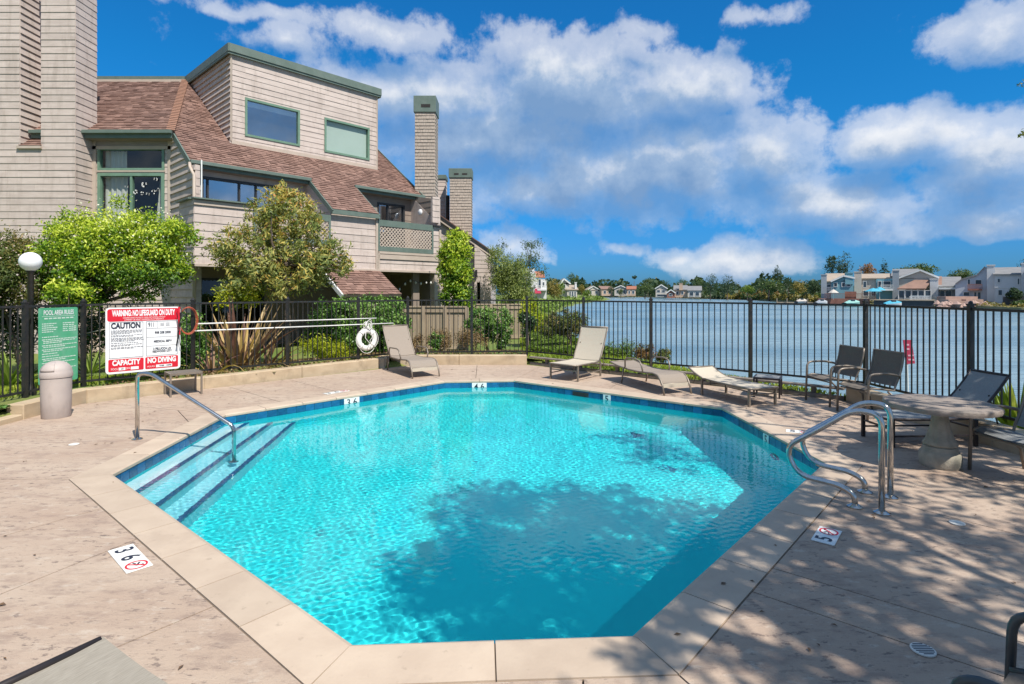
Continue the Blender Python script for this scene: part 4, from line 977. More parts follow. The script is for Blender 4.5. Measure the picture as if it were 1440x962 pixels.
def sling_chair(label, loc, rz, ms, mf, seat_h=.42, back_h=.92, w=.56, d=.42, arm=.62, rec=.15):
    """faces +x; origin on the ground under the middle of the front legs"""
    t = thing('patio_chair', label, 'chair', (loc[0], loc[1], 0), rz, 'sling patio armchairs')
    seat = [(-.0, seat_h - .01), (-.06, seat_h + .012), (-.2, seat_h), (-.36, seat_h - .02), (-d, seat_h - .03)]
    bk = [(-d - rec * u - .03 * math.sin(math.pi * u), seat_h - .0 + (back_h - seat_h) * u) for u in np.linspace(.06, 1, 7)]
    sling(MB(), seat, w - .05).build('seat_sling', ms, t, world=False); 
    b = MB(); rows = [[(x + .015 * (1 - y * y), y * (w - .05) / 2, z) for y in np.linspace(-1, 1, 7)] for x, z in bk]; b.strip(rows); b.strip([[(x - .012, y, z) for x, y, z in r_] for r_ in rows][::-1])
    b.strip([rows[-1], [(x - .012, y, z) for x, y, z in rows[-1]]]); b.build('back_sling', ms, t, world=False)
    for s in (-1, 1):
        y = s * (w / 2 - .01); ya = s * (w / 2 + .015)
        MB().tube([(x, y, z) for x, z in seat] + [(x, y, z) for x, z in bk], .014, 8).build('side_rail', mf, t, smooth=True, world=False)
        MB().tube(arc_pts([((.02, ya, 0), 0), ((.0, ya, arm + .01), .09), ((-.30, ya, arm + .02), .1), ((-d - .07, ya, arm - .02), .05), ((-d - .08, y, arm - .04), 0)]), .0165, 8, True, 1.0).build('arm_and_leg', mf, t, smooth=True, world=False)
        MB().tube([(-d + .1, y, seat_h - .04), (-d - .10, ya, .2), (-d - .14, ya, 0)], .0145, 8).build('leg', mf, t, smooth=True, world=False)
    MB().tube([(bk[-1][0], -w / 2 + .01, bk[-1][1]), (bk[-1][0], w / 2 - .01, bk[-1][1])], .013, 8).build('top_bar', mf, t, world=False)
    MB().tube([(-.03, -w / 2, seat_h - .05), (-.03, w / 2, seat_h - .05)], .012, 8).build('front_bar', mf, t, world=False)
    return t
a1 = G(1134, 562); a2 = G(1166, 573)
sling_chair('dark sling armchair next to the fence, the farther of the pair', ((a1[0] + a2[0]) / 2 + .02, (a1[1] + a2[1]) / 2), R(186), m_slingdk, m_frame, back_h=.90)
sling_chair('dark sling armchair nearer to the stone table, the closer of the pair', (4.93, 8.12), R(188), m_slingdk, m_frame, back_h=.92)
sling_chair('grey framed armchair cut by the right edge of the photo beyond the table', (4.64, 5.36), R(183), m_slinggr, m_frame)
c_ = sling_chair('dark grey armchair cut off at the lower right corner of the photo', (1.63, 1.93), R(125), m_slingdk, m_framecool, seat_h=.40, back_h=.84, arm=.60)

# stone table
tx, ty = at(1322, 5.78), 5.78
st = thing('stone_table', 'round cast stone table on a fluted pedestal at the right of the deck', 'table', (tx, ty, 0))
b = MB(); n = 96; zt = .655
vs = []
for (r, z, fl2) in ((.40, zt - .075, 0), (.485, zt - .06, .5), (.495, zt - .035, 1), (.49, zt - .01, 1), (.468, zt, 0)):
    for j in range(n): a = 2 * math.pi * j / n; q = r * (1 + .012 * fl2 * math.sin(a * 33 + math.sin(a * 7)) + .012 * math.cos(8 * a)); vs.append((q * math.cos(a), q * math.sin(a), z))
fs = [(i * n + j, i * n + (j + 1) % n, (i + 1) * n + (j + 1) % n, (i + 1) * n + j) for i in range(4) for j in range(n)] + [tuple(range(n))[::-1], tuple(4 * n + j for j in range(n))]
smooth_by_angle(b.add(vs, fs).build('table_top', m_slate, st, world=False), .9)
b = MB(); n = 64; prof = [(.088, .58), (.072, .56), (.07, .50), (.086, .40), (.122, .28), (.15, .235), (.14, .215)]; vs = []
for r, z in prof:
    for j in range(n): a = 2 * math.pi * j / n; q = r * (1 + .07 * abs(math.sin(a * 5 + z * 2.4)) - .03); vs.append((q * math.cos(a), q * math.sin(a), z))
fs = [(i * n + j, i * n + (j + 1) % n, (i + 1) * n + (j + 1) % n, (i + 1) * n + j) for i in range(len(prof) - 1) for j in range(n)] + [tuple(range(n))[::-1], tuple((len(prof) - 1) * n + j for j in range(n))]
b.add(vs, fs).build('pedestal', m_stone, st, smooth=True, world=False)
smooth_by_angle(MB().lathe([(.13, .216), (.15, .205), (.154, .17), (.162, .16), (.178, .14), (.183, .10), (.183, .03), (.17, .0)], n=40).build('plinth', m_stone, st, world=False))

# small red and white marker on the bank behind the fence
Yf = 11.2; xf = at(1277, Yf); ff = thing('warning_flag', 'small crimson flag with pink print on a leaning stake behind the fence', 'flag', (xf + .06, Yf, land_z(xf, Yf)))
zf0 = land_z(xf, Yf); MB().tube([(xf + .06, Yf, zf0 - .1), (xf - .02, Yf, zat(505, Yf))], .012, 6).build('stake', m_white, ff)
q = [(at(1269, Yf), Yf - .02, zat(478, Yf)), (at(1281, Yf), Yf - .02, zat(478, Yf)), (at(1286, Yf), Yf - .02, zat(511, Yf)), (at(1273, Yf), Yf - .02, zat(512, Yf))]
MB().slab(q, (0, .01, 0)).build('cloth', m_redflag, ff)
b = MB()
for u, v in ((.45, .2), (.42, .38), (.45, .65), (.8, .65), (.42, .82), (.8, .84)):
    p = Vector(q[0]).lerp(Vector(q[1]), u).lerp(Vector(q[3]).lerp(Vector(q[2]), u), v); b.box((p.x, p.y - .006, p.z), (.05, .003, .032))
b.build('printed_mark', m_pinkprint, ff, 'stuff')

# ------------------------------------------------------------------ clapboard walls and shingled roofs
def wall(parent, A, B, poly, out, expo=.2, z0=0.0, holes=(), m=None, name='wall', proud=.014, back=.10, board='siding_board', maxh=1e9):
    """wall through plan points A->B; poly in (s along A->B, z); out: a point on the outer side; boards lap over a backing"""
    m = m or m_siding
    A = Vector(A); B = Vector(B); d = (B - A).normalized(); nrm = Vector((d.y, -d.x))
    if (Vector(out) - A).dot(nrm) < 0: nrm = -nrm
    if area(poly) < 0: poly = poly[::-1]
    P3 = lambda s, z, t: (A.x + d.x * s + nrm.x * t, A.y + d.y * s + nrm.y * t, z)
    def pieces(pl):
        res = [pl]
        for (s0, s1, h0, h1) in holes:
            nx = []
            for q in res:
                l = clip(q, 1, 0, s0); r = clip(q, -1, 0, -s1); md = clip(clip(q, 1, 0, s1), -1, 0, -s0) if clip(q, 1, 0, s1) else []
                for z in (l, r): 
                    if z: nx.append(z)
                if md:
                    for z in (clip(md, 0, 1, h0), clip(md, 0, -1, -h1)):
                        if z: nx.append(z)
            res = nx
        return res
    b = MB()
    for q in pieces(poly):
        k = len(q); b.add([P3(s, z, -.003) for s, z in q] + [P3(s, z, -back) for s, z in q], [tuple(range(k)), tuple(range(k, 2 * k))[::-1]] + [(i, (i + 1) % k, k + (i + 1) % k, k + i) for i in range(k)])
    w = b.build(name, m, parent)
    zs = [p[1] for p in poly]; k0 = math.floor((min(zs) - z0) / expo); k1 = math.ceil((max(zs) - z0) / expo)
    for k in range(k0, k1):
        a0, a1 = z0 + k * expo, z0 + (k + 1) * expo; q = clip(poly, 0, 1, a1)
        q = clip(q, 0, -1, -a0) if q else []
        if not q: continue
        jit = random.uniform(-.003, .004)
        runs = []
        for r in pieces(q):
            xs_ = [p[0] for p in r]; cut = min(xs_) + random.uniform(1.2, 3.6)
            while cut < max(xs_) - .6:
                l = clip(r, 1, 0, cut - .003); r2 = clip(r, -1, 0, -cut - .003)
                if l and r2: runs.append(l); r = r2
                cut += random.uniform(1.8, 3.6)
            runs.append(r)
        for r in runs:
            if abs(area(r)) < .004: continue
            jit = random.uniform(-.003, .004); b = MB(); kk = len(r); th = lambda z: .004 + (proud + jit) * max(0, (a1 - z) / expo)
            b.add([P3(s, z, th(z)) for s, z in r] + [P3(s, z, 0) for s, z in r], [tuple(range(kk)), tuple(range(kk, 2 * kk))[::-1]] + [(i, (i + 1) % kk, kk + (i + 1) % kk, kk + i) for i in range(kk)]); b.build(board, m, w)
    return w
def shakes(parent, A, B, poly, out, expo=.14, wmin=.10, wmax=.2, z0=0, m=None, name='shake_wall', proud=.022):
    """wall of separate shingles, joined into one part"""
    m = m or m_shake; A = Vector(A); B = Vector(B); d = (B - A).normalized(); nrm = Vector((d.y, -d.x))
    if (Vector(out) - A).dot(nrm) < 0: nrm = -nrm
    if area(poly) < 0: poly = poly[::-1]
    P3 = lambda s, z, t: (A.x + d.x * s + nrm.x * t, A.y + d.y * s + nrm.y * t, z)
    b = MB(); k = len(poly); b.add([P3(s, z, -.002) for s, z in poly] + [P3(s, z, -.08) for s, z in poly], [tuple(range(k)), tuple(range(k, 2 * k))[::-1]] + [(i, (i + 1) % k, k + (i + 1) % k, k + i) for i in range(k)])
    w = b.build(name, m, parent); b = MB(); zs = [p[1] for p in poly]; ss = [p[0] for p in poly]
    for k in range(math.floor((min(zs) - z0) / expo), math.ceil((max(zs) - z0) / expo)):
        a0, a1 = z0 + k * expo, z0 + (k + 1) * expo; row = clip(poly, 0, 1, a1); row = clip(row, 0, -1, -a0) if row else []
        s = min(ss) - random.uniform(0, wmax)
        while s < max(ss) and row:
            wd = random.uniform(wmin, wmax); q = clip(row, 1, 0, s + wd - .006); q = clip(q, -1, 0, -s) if q else []; s += wd
            if not q or abs(area(q)) < .001: continue
            kk = len(q); jt = random.uniform(-.006, .006); b.add([P3(u, z, .004 + (proud + jt) * (a1 - z) / expo) for u, z in q] + [P3(u, z, 0) for u, z in q], [tuple(range(kk))] + [(i, (i + 1) % kk, kk + (i + 1) % kk, kk + i) for i in range(kk)])
    b.build('shingle', m, w, 'stuff'); return w
def roofmat():
    m = bpy.data.materials.new('roof_shingles'); m.use_nodes = True; N = NT(m.node_tree); p = m.node_tree.nodes['Principled BSDF']
    a = N.n('ShaderNodeAttribute', attribute_name='tone'); ge = N.n('ShaderNodeNewGeometry')
    c = N.ramp(a.outputs['Fac'], [(0, (.15, .085, .066)), (.5, (.215, .125, .098)), (1, (.29, .175, .138))])
    c = N.mix(N.ramp(N.noise(ge.outputs['Position'], 1.1, 4), [(.35, 0.0), (.7, .25)]), c, (.27, .145, .10))
    c = N.mix(N.ramp(N.noise(ge.outputs['Position'], 60, 3), [(.4, 0.0), (.7, .5)]), c, (.12, .07, .055))
    N.l(c, p.inputs['Base Color']); p.inputs['Roughness'].default_value = .9; return m
m_roof = roofmat()
def roof(parent, O3, U, Vv, poly, expo=.145, tab=(.14, .30), thick=.16, name='roof', m=None):
    """O3 origin, U unit vector along the eave, Vv unit vector up the slope; poly in (u,v)"""
    m = m or m_roof; O3, U, Vv = Vector(O3), Vector(U).normalized(), Vector(Vv).normalized(); Nn = U.cross(Vv)
    if Nn.z < 0: Nn = -Nn
    if area(poly) < 0: poly = poly[::-1]
    P3 = lambda u, v, t: O3 + U * u + Vv * v + Nn * t
    k = len(poly); b = MB(); b.add([P3(u, v, -.004) for u, v in poly] + [P3(u, v, -thick) for u, v in poly], [tuple(range(k)), tuple(range(k, 2 * k))[::-1]] + [(i, (i + 1) % k, k + (i + 1) % k, k + i) for i in range(k)])
    rf = b.build(name, m_soffit if name != 'roof_far' else m, parent); b = MB(); us = [p[0] for p in poly]; vs = [p[1] for p in poly]; r = 0; v0 = min(vs)
    while v0 < max(vs):
        row = clip(poly, 0, 1, v0 + expo); row = clip(row, 0, -1, -v0) if row else []; u = min(us) - random.uniform(0, .3)
        while u < max(us) and row:
            wd = random.uniform(*tab); q = clip(row, 1, 0, u + wd - .008); q = clip(q, -1, 0, -u) if q else []; u += wd
            if not q or abs(area(q)) < .0006: continue
            kk = len(q); hh = random.choice((.010, .022, .022, .030)); tn = random.random()
            b.add([P3(x, y, .002 + hh * (v0 + expo - y) / expo) for x, y in q] + [P3(x, y, 0) for x, y in q], [tuple(range(kk))] + [(i, (i + 1) % kk, kk + (i + 1) % kk, kk + i) for i in range(kk)], tn)
        v0 += expo
    b.build('shingle', m, rf, 'stuff'); return rf

# ------------------------------------------------------------------ the building
D1 = Vector((743, 790)).normalized(); D2 = Vector((-D1.y, D1.x)); OB = Vector(((618 - CX) * 22 / F, 22.0))
def uw(u, w): return OB + D1 * u + D2 * w
def uwz(u, w, z): p = uw(u, w); return Vector((p.x, p.y, z))
def pu(px, w):
    """u of the plane w seen at photo column px"""
    r = (px - CX) / F; o = OB + D2 * w; return (r * o.y - o.x) / (D1.x - r * D1.y)
bd = thing('condominium_building', 'tan clapboard condominium building with brown shingle roof and green trim at left', 'building', (OB.x, OB.y, -.1))
def RZ(w): return 4.6 + .75 * w
sl_ = math.hypot(1, .75); U3 = Vector((D1.x, D1.y, 0)); V3 = Vector((D2.x, D2.y, .75)).normalized()
front = (20, -40)
W_E = 1.5; U_L = -8.4; U_A = pu(465, 0); U_B = pu(530, 0); U_R = .3
ridge_w = 7.33
def q(u, w): return (u, w * sl_)
# main roof: upper field, lower tongue between the balconies
roof(bd, uwz(0, 0, 4.6), U3, V3, [q(U_L, W_E), q(U_R, W_E), q(U_R, ridge_w), q(-6.76, ridge_w), q(U_L, 3.04)])
roof(bd, uwz(0, 0, 4.6), U3, V3, [q(U_A, -.12), q(U_B, -.12), q(U_B, W_E), q(U_A, W_E)])
# roof over the window bay, facing the pool
Yw = 18.15; Ye = 17.8; Ze = 6.86; Xr0 = uw(U_L, 3.04); Xr1 = uw(-6.76, ridge_w); Vb = Vector((0, 1, .75)).normalized(); s2 = math.hypot(1, .75)
roof(bd, (0, Ye, Ze), (1, 0, 0), (0, 1, .75), [(-15.2, 0), (Xr0.x - .0, 0), (Xr1.x, (22.1 - Ye) * s2), (-17, (22.1 - Ye) * s2)])
# far slopes and closing walls behind the ridge
b = MB(); rp_ = [uwz(-6.9, ridge_w, 10.05), uwz(U_R, ridge_w, 10.05), uwz(U_R, 13, 6.2), uwz(-9, 13, 6.2)]; b.slab(rp_, (0, 0, -.1)).build('rear_roof', m_roof, bd)
# ridge cap of the bay roof, hip line
MB().beam((-17, 22.1, 10.12), (Xr1.x, 22.1, 10.12), .25, .16).build('ridge_cap', m_green, bd); MB().beam((-17, 21.93, 9.98), (Xr1.x, 21.93, 9.98), .05, .14).build('ridge_fascia', m_trim, bd)
b = MB(); k = 34
for i in range(k):
    a = Vector((Xr0.x, Ye, Ze)).lerp(Vector((Xr1.x, 22.05, 10.06)), i / k); c = Vector((Xr0.x, Ye, Ze)).lerp(Vector((Xr1.x, 22.05, 10.06)), (i + .9) / k); b.beam(a + Vector((0, -.02, .035)), c + Vector((0, -.02, .02)), .24, .03)
m_hip = mat('hip_shingles', (.30, .155, .10), (.235, .125, .085), 9, .9, objrand=0); b.build('hip_cap', m_hip, bd, 'stuff')
# green fascia and gutters
def fascia(a, c, h=.17, w=.05, name='fascia', m=None): MB().beam(a, c, w, h).build(name, m or m_green, bd)
def gutter(a, c, name='gutter'):
    a, c = Vector(a), Vector(c); MB().beam(a, c, .11, .11).build(name, m_green, bd, bev=.01)
fascia(uwz(U_L, W_E - .03, RZ(W_E) - .10), uwz(U_A + .02, W_E - .03, RZ(W_E) - .10), .2); gutter(uwz(U_L - .03, W_E - .12, RZ(W_E) - .05), uwz(U_A + .02, W_E - .12, RZ(W_E) - .05))
fascia(uwz(U_B - .02, W_E - .03, RZ(W_E) - .10), uwz(U_R, W_E - .03, RZ(W_E) - .10), .2); gutter(uwz(U_B - .05, W_E - .12, RZ(W_E) - .05), uwz(U_R + .05, W_E - .12, RZ(W_E) - .05))
fascia(uwz(U_A - .03, -.15, RZ(-.12) - .09), uwz(U_B + .03, -.15, RZ(-.12) - .09), .15, .04, 'fascia', m_green)
fascia((-15.2, Ye - .03, Ze - .12), (Xr0.x + .05, Ye - .03, Ze - .12), .22); gutter((-15.2, Ye - .11, Ze - .05), (Xr0.x + .08, Ye - .11, Ze - .05))
fascia(uwz(U_L - .03, W_E - .05, RZ(W_E) - .10), uwz(U_L - .03, 3.04, RZ(3.04) - .10), .17, .04)                         # left rake
fascia(uwz(U_R + .02, W_E - .05, RZ(W_E) - .08), uwz(U_R + .02, ridge_w, RZ(ridge_w) - .08), .2, .04)                   # right rake
for u, s in ((U_A, -1), (U_B, 1)): fascia(uwz(u + s * .02, -.15, RZ(-.15) - .09), uwz(u + s * .02, W_E, RZ(W_E) - .09), .15, .04)
# flat soffits over the balconies
ZS = RZ(W_E) - .21
for u0, u1 in ((U_L, U_A), (U_B, U_R)):
    b = MB(); p = [uwz(u0, W_E, ZS), uwz(u1, W_E, ZS), uwz(u1, 3.4, ZS), uwz(u0, 3.4, ZS)]; b.slab(p, (0, 0, .04)).build('soffit', m_soffit, bd)

# dormer
DW = 3.0; U0, U1 = -6.67, -.88; ZD = 10.0
a, c = uw(U0, DW), uw(U1, DW); L = (c - a).length
def dwin(p0, p1, p2, p3):   # rectangle from photo columns and the heights at the left edge
    s0, s1 = pu(p0, DW) - U0, pu(p1, DW) - U0; Y0 = uw(U0 + s0, DW).y; return s0, s1, zat(p3, Y0), zat(p2, Y0)
W1 = dwin(345, 420.5, 138, 190.5); W2 = dwin(456.5, 518.5, 166, 213)
wall(bd, a, c, [(0, RZ(DW) - .05), (L, RZ(DW) - .05), (L, ZD), (0, ZD)], uw(U0, DW - 3), .195, RZ(DW), [W1, W2], name='dormer_wall')
fascia(uwz(U0, DW - .02, RZ(DW) + .04), uwz(U1, DW - .02, RZ(DW) + .04), .12, .05, 'base_flashing', m_trim)
al, cl = uw(U0, DW), uw(U0, ridge_w); Ls_ = (cl - al).length
wall(bd, al, cl, [(0.0, RZ(DW)), (Ls_, RZ(ridge_w) - .02), (Ls_, ZD), (0, ZD)], uw(U0 - 3, DW), .195, RZ(DW), name='dormer_side_wall', proud=.05)
ar, cr = uw(U1, DW), uw(U1, ridge_w); wall(bd, ar, cr, [(0.0, RZ(DW)), (Ls_, RZ(ridge_w) - .02), (Ls_, ZD), (0, ZD)], uw(U1 + 3, DW), .195, RZ(DW), name='dormer_side_wall')
b = MB(); b.slab([uwz(U0 - .1, DW - .1, ZD + .02), uwz(U1 + .1, DW - .1, ZD + .02), uwz(U1 + .1, ridge_w + .3, ZD + .02), uwz(U0 - .1, ridge_w + .3, ZD + .02)], (0, 0, .06)).build('dormer_roof', m_dark, bd)
for p, r in (((U0 - .12, DW - .12), (U1 + .12, DW - .12)), ((U0 - .12, DW - .12), (U0 - .12, ridge_w + .3)), ((U1 + .12, DW - .12), (U1 + .12, ridge_w + .3))):
    fascia(uwz(*p, ZD + .07), uwz(*r, ZD + .07), .27, .06); fascia(uwz(p[0] * .999 + 0, p[1] + .03, ZD - .10), uwz(r[0], r[1] + .03, ZD - .10), .08, .05, 'fascia_strip', m_green)
fascia(uwz(U0 - .0, DW - .012, (RZ(DW) + ZD) / 2) - Vector((0, 0, 1.5)), uwz(U0, DW - .012, (RZ(DW) + ZD) / 2) + Vector((0, 0, 1.5)), .05, .05, 'corner_board', m_trim)
fascia(uwz(U1, DW - .012, RZ(DW)), uwz(U1, DW - .012, ZD - .1), .05, .05, 'corner_board', m_trim)
def window(parent, A, B, hole, out, mf, mg, mull=(), hbars=(), fw=.055, depth=.10, name='window', backing=m_dark, bd_=.35):
    """framed window with pane(s) in hole (s0,s1,z0,z1) of the wall A->B"""
    A = Vector(A); B = Vector(B); d = (B - A).normalized(); nrm = Vector((d.y, -d.x))
    if (Vector(out) - A).dot(nrm) < 0: nrm = -nrm
    s0, s1, z0, z1 = hole; P = lambda s, z, t: Vector((A.x + d.x * s + nrm.x * t, A.y + d.y * s + nrm.y * t, z))
    def bar(sa, sb, za, zb, t0, t1): 
        v = [P(sa, za, t0), P(sb, za, t0), P(sb, zb, t0), P(sa, zb, t0), P(sa, za, t1), P(sb, za, t1), P(sb, zb, t1), P(sa, zb, t1)]
        return v, [(0, 3, 2, 1), (4, 5, 6, 7), (0, 1, 5, 4), (1, 2, 6, 5), (2, 3, 7, 6), (3, 0, 4, 7)]
    b = MB(); g = .004
    for r in ((s0 - .02, s0 + fw, z0 - .02, z1 + .02), (s1 - fw, s1 + .02, z0 - .02, z1 + .02)): b.add(*bar(*r, -depth, .045))
    for r in ((s0 + fw, s1 - fw, z0 - .02, z0 + fw), (s0 + fw, s1 - fw, z1 - fw, z1 + .02)): b.add(*bar(*r, -depth, .042))
    for s in mull: b.add(*bar(s - fw * .45, s + fw * .45, z0 + fw, z1 - fw, -depth, .03))
    for z in hbars: b.add(*bar(s0 + fw, s1 - fw, z - fw * .45, z + fw * .45, -depth, .03))
    w = b.build(name, mf, parent)
    xs_ = [s0 + fw] + list(mull) + [s1 - fw]
    for i in range(len(xs_) - 1): MB().add([P(xs_[i] + .01, z0 + fw, -.03), P(xs_[i + 1] - .01, z0 + fw, -.03), P(xs_[i + 1] - .01, z1 - fw, -.03), P(xs_[i] + .01, z1 - fw, -.03)], [(0, 1, 2, 3)]).build('pane', mg, w)
    b = MB(); e = .002
    for r in ((s0, s1, z0, z1, -bd_ - .02, -bd_),): b.add(*bar(*r))
    b.add(*bar(s0, s0 + .01, z0, z1, -bd_, -depth - e)); b.add(*bar(s1 - .01, s1, z0, z1, -bd_, -depth - e)); b.add(*bar(s0 + .01, s1 - .01, z0, z0 + .01, -bd_, -depth - e)); b.add(*bar(s0 + .01, s1 - .01, z1 - .01, z1, -bd_, -depth - e))
    b.build('recess', backing, w)
    return w, P, bar
w1, P_, br_2 = window(bd, a, c, W1, uw(U0, DW - 3), m_wingreen, m_glassblue); 
MB().add(*br_2(W1[0] + .06, W1[1] - .06, W1[3] - .24, W1[3] - .06, -.12, -.10)).build('shade_blind', m_white, w1)
w2, P_, br_2 = window(bd, a, c, W2, uw(U0, DW - 3), m_wingreen, m_glass); MB().add(*br_2(W2[0] + .06, W2[1] - .06, W2[2] + .06, W2[3] - .06, -.12, -.10)).build('shade_blind', m_blind, w2)

# facade plane w=0: siding band under the balconies and the middle wall
ULr = pu(273, 0); a, c = uw(ULr, 0), uw(0, 0); S = lambda u: u - ULr
Zb, Zr, ZrL = 2.55, 4.30, 4.36
outp = uw(-4, -5)
U_S = pu(355, 0)
wall(bd, a, c, [(0, Zb), (S(U_A), Zb), (S(U_A), 3.3), (0, 3.3)], outp, .235, Zb, name='lower_wall')
wall(bd, a, c, [(0, 3.3), (S(U_S), 3.3), (S(U_S), ZrL), (0, ZrL)], outp, .235, Zb, name='balcony_parapet')
wall(bd, a, c, [(S(U_A), Zb), (S(U_B), Zb), (S(U_B), 4.46), (S(U_A), 4.46)], outp, .235, Zb, name='middle_wall')
wall(bd, a, c, [(S(U_B), Zb), (S(0), Zb), (S(0), 3.12), (S(U_B), 3.12)], outp, .235, Zb, name='lower_wall')
al, cl = uw(ULr, 0), uw(ULr, 1.25); wall(bd, al, cl, [(0, Zb), (1.25, Zb), (1.25, ZrL), (0, ZrL)], uw(ULr - 3, 0), .235, Zb, name='parapet_side_wall')
fascia(uwz(ULr - .05, -.02, ZrL + .02), uwz(U_S + .03, -.02, ZrL + .02), .04, .22, 'parapet_cap', m_green); fascia(uwz(ULr - .03, .1, ZrL + .022), uwz(ULr - .03, 1.2, ZrL + .022), .04, .2, 'parapet_cap', m_green)
fascia(uwz(ULr - .02, -.035, ZrL - .09), uwz(U_S, -.035, ZrL - .09), .13, .03, 'trim_board', m_trim)
fascia(uwz(U_B, -.03, 3.17), uwz(.0, -.03, 3.17), .09, .05, 'trim_board', m_trim); fascia(uwz(U_B + .05, -.045, 3.02), uwz(.0, -.045, 3.02), .16, .02, 'shadow_board', m_trim)
fascia(uwz(ULr, -.03, Zb - .03), uwz(0, -.03, Zb - .03), .07, .06, 'trim_board', m_trim)
for u, z0_, z1_ in ((U_B - .02, Zb, 4.40), (U_B + .04, Zb, 3.2), (0.0, -.2, 4.2)): MB().box((*uw(u, -.03), (z0_ + z1_) / 2), (.09, .05, z1_ - z0_), math.atan2(D1.y, D1.x)).build('corner_board', m_trim, bd)
# balcony floors / recess walls
for (u0, u1) in ((ULr, U_A), (U_B, 0)):
    MB().slab([uwz(u0 + .02, .03, 3.05), uwz(u1 - .02, .03, 3.05), uwz(u1 - .02, 3.4, 3.05), uwz(u0 + .02, 3.4, 3.05)], (0, 0, .2)).build('balcony_floor', m_soffit, bd)
    MB().slab([uwz(u0 + .02, .12, Zb - .01), uwz(u1 - .02, .12, Zb - .01), uwz(u1 - .02, 3.4, Zb - .01), uwz(u0 + .02, 3.4, Zb - .01)], (0, 0, .05)).build('soffit', m_soffit, bd)
wb = 1.75
# left balcony
al, cl = uw(U_L, wb), uw(U_A, wb); L = (cl - al).length; ws0 = pu(283, wb) - U_L; ws1 = pu(392, wb) - U_L
H1 = (ws0, ws1, 3.3, 5.33)
wall(bd, al, cl, [(0, 3.25), (L, 3.25), (L, 5.9), (0, 5.9)], outp, .235, Zb, [H1], name='balcony_back_wall')
m_bkframe = mat('dark_window_frame', (.03, .03, .032), None, 4, .5)
w3, P_, br_2 = window(bd, al, cl, H1, outp, m_bkframe, m_glassblue, mull=(pu(292, wb) - U_L, pu(336.5, wb) - U_L, pu(360, wb) - U_L))
wall(bd, uw(U_L, 1.0), uw(pu(281, 1.0), 1.0), [(0, 4.36), (pu(281, 1.0) - U_L, 4.36), (pu(281, 1.0) - U_L, ZS), (0, ZS)], outp, .235, Zb, name='balcony_column')
wall(bd, uw(U_A, 0), uw(U_A, wb), [(0, 3.25), (wb, 3.25), (wb, RZ(wb) - .16), (.0, RZ(0) - .16)], uw(U_A - 3, 1), .235, Zb, name='balcony_side_wall')
MB().tube([uwz(pu(283.5, .2), .2, 3.3), uwz(pu(283.5, .2), .2, ZS)], .02, 8).build('post', m_white, bd)
# B2 wall between window bay and balcony, and the downspout
a2_, c2_ = uw(U_L, 1.0), uw(U_L, 3.32)
L2 = (c2_ - a2_).length
wall(bd, a2_, c2_, [(0, -.2), (L2, -.2), (L2, RZ(3.3) - .16), (.5, RZ(1.5) - .16), (0, RZ(1.5) - .2)], uw(U_L - 3, 2), .235, Zb, name='return_wall', proud=.045)
p = uwz(U_L - .06, .96, 0); MB().tube([p + Vector((0, 0, .1)), p + Vector((0, 0, 5.2)), uwz(U_L - .08, W_E - .25, RZ(W_E) - .25), uwz(U_L - .05, W_E - .12, RZ(W_E) - .1)], .045, 8).build('downspout', m_trim, bd, smooth=True)
# ground level under the left balcony
wall(bd, uw(U_L, 1.0), uw(pu(283, 1.0), 1.0), [(0, -.2), (pu(283, 1.0) - U_L, -.2), (pu(283, 1.0) - U_L, Zb), (0, Zb)], outp, .235, Zb, name='ground_floor_wall')
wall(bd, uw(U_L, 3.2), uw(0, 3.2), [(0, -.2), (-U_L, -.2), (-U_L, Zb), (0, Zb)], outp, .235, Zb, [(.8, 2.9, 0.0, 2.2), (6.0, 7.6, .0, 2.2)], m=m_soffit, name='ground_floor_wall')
window(bd, uw(U_L, 3.2), uw(0, 3.2), (.8, 2.9, 0.0, 2.2), outp, m_bkframe, m_glass, mull=(1.85,), name='sliding_door'); window(bd, uw(U_L, 3.2), uw(0, 3.2), (6.0, 7.6, 0.0, 2.2), outp, m_bkframe, m_glass, mull=(6.8,), name='sliding_door')
wall(bd, uw(-.06, .5), uw(-.06, 3.2), [(0, -.2), (2.7, -.2), (2.7, Zb), (0, Zb)], uw(-3, 1), .235, Zb, m=m_soffit, name='ground_floor_wall')
# right balcony
al, cl = uw(U_B, wb), uw(0, wb); s0, s1 = pu(531, wb) - U_B, pu(568, wb) - U_B
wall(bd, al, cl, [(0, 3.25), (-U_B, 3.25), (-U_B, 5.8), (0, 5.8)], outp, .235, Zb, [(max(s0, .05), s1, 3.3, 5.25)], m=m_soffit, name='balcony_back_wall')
window(bd, al, cl, (max(s0, .05), s1, 3.3, 5.25), outp, m_bkframe, m_glassblue, mull=((s0 + s1) / 2 - .15,), name='sliding_door')
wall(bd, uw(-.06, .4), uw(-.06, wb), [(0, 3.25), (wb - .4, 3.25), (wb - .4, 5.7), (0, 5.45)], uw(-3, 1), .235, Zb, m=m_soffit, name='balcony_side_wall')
wall(bd, uw(-.06, 0), uw(-.06, .4), [(0, 3.25), (.4, 3.25), (.4, 5.5), (0, 5.4)], uw(-3, 1), .235, Zb, name='balcony_column')
wall(bd, uw(-.35, 0), uw(0, 0), [(0, 4.45), (.35, 4.45), (.35, 5.45), (0, 5.45)], outp, .235, Zb, name='balcony_column')
p = uwz(-.16, 1.0, 4.95); MB().lathe([(.13, 0), (.12, .03), (.07, .055), (.004, .06)], (0, 0, 0), 20); b = MB(); Mx = Matrix.Translation(p) @ Vector((-D1.x, -D1.y, 0)).to_track_quat('Z', 'Y').to_matrix().to_4x4()
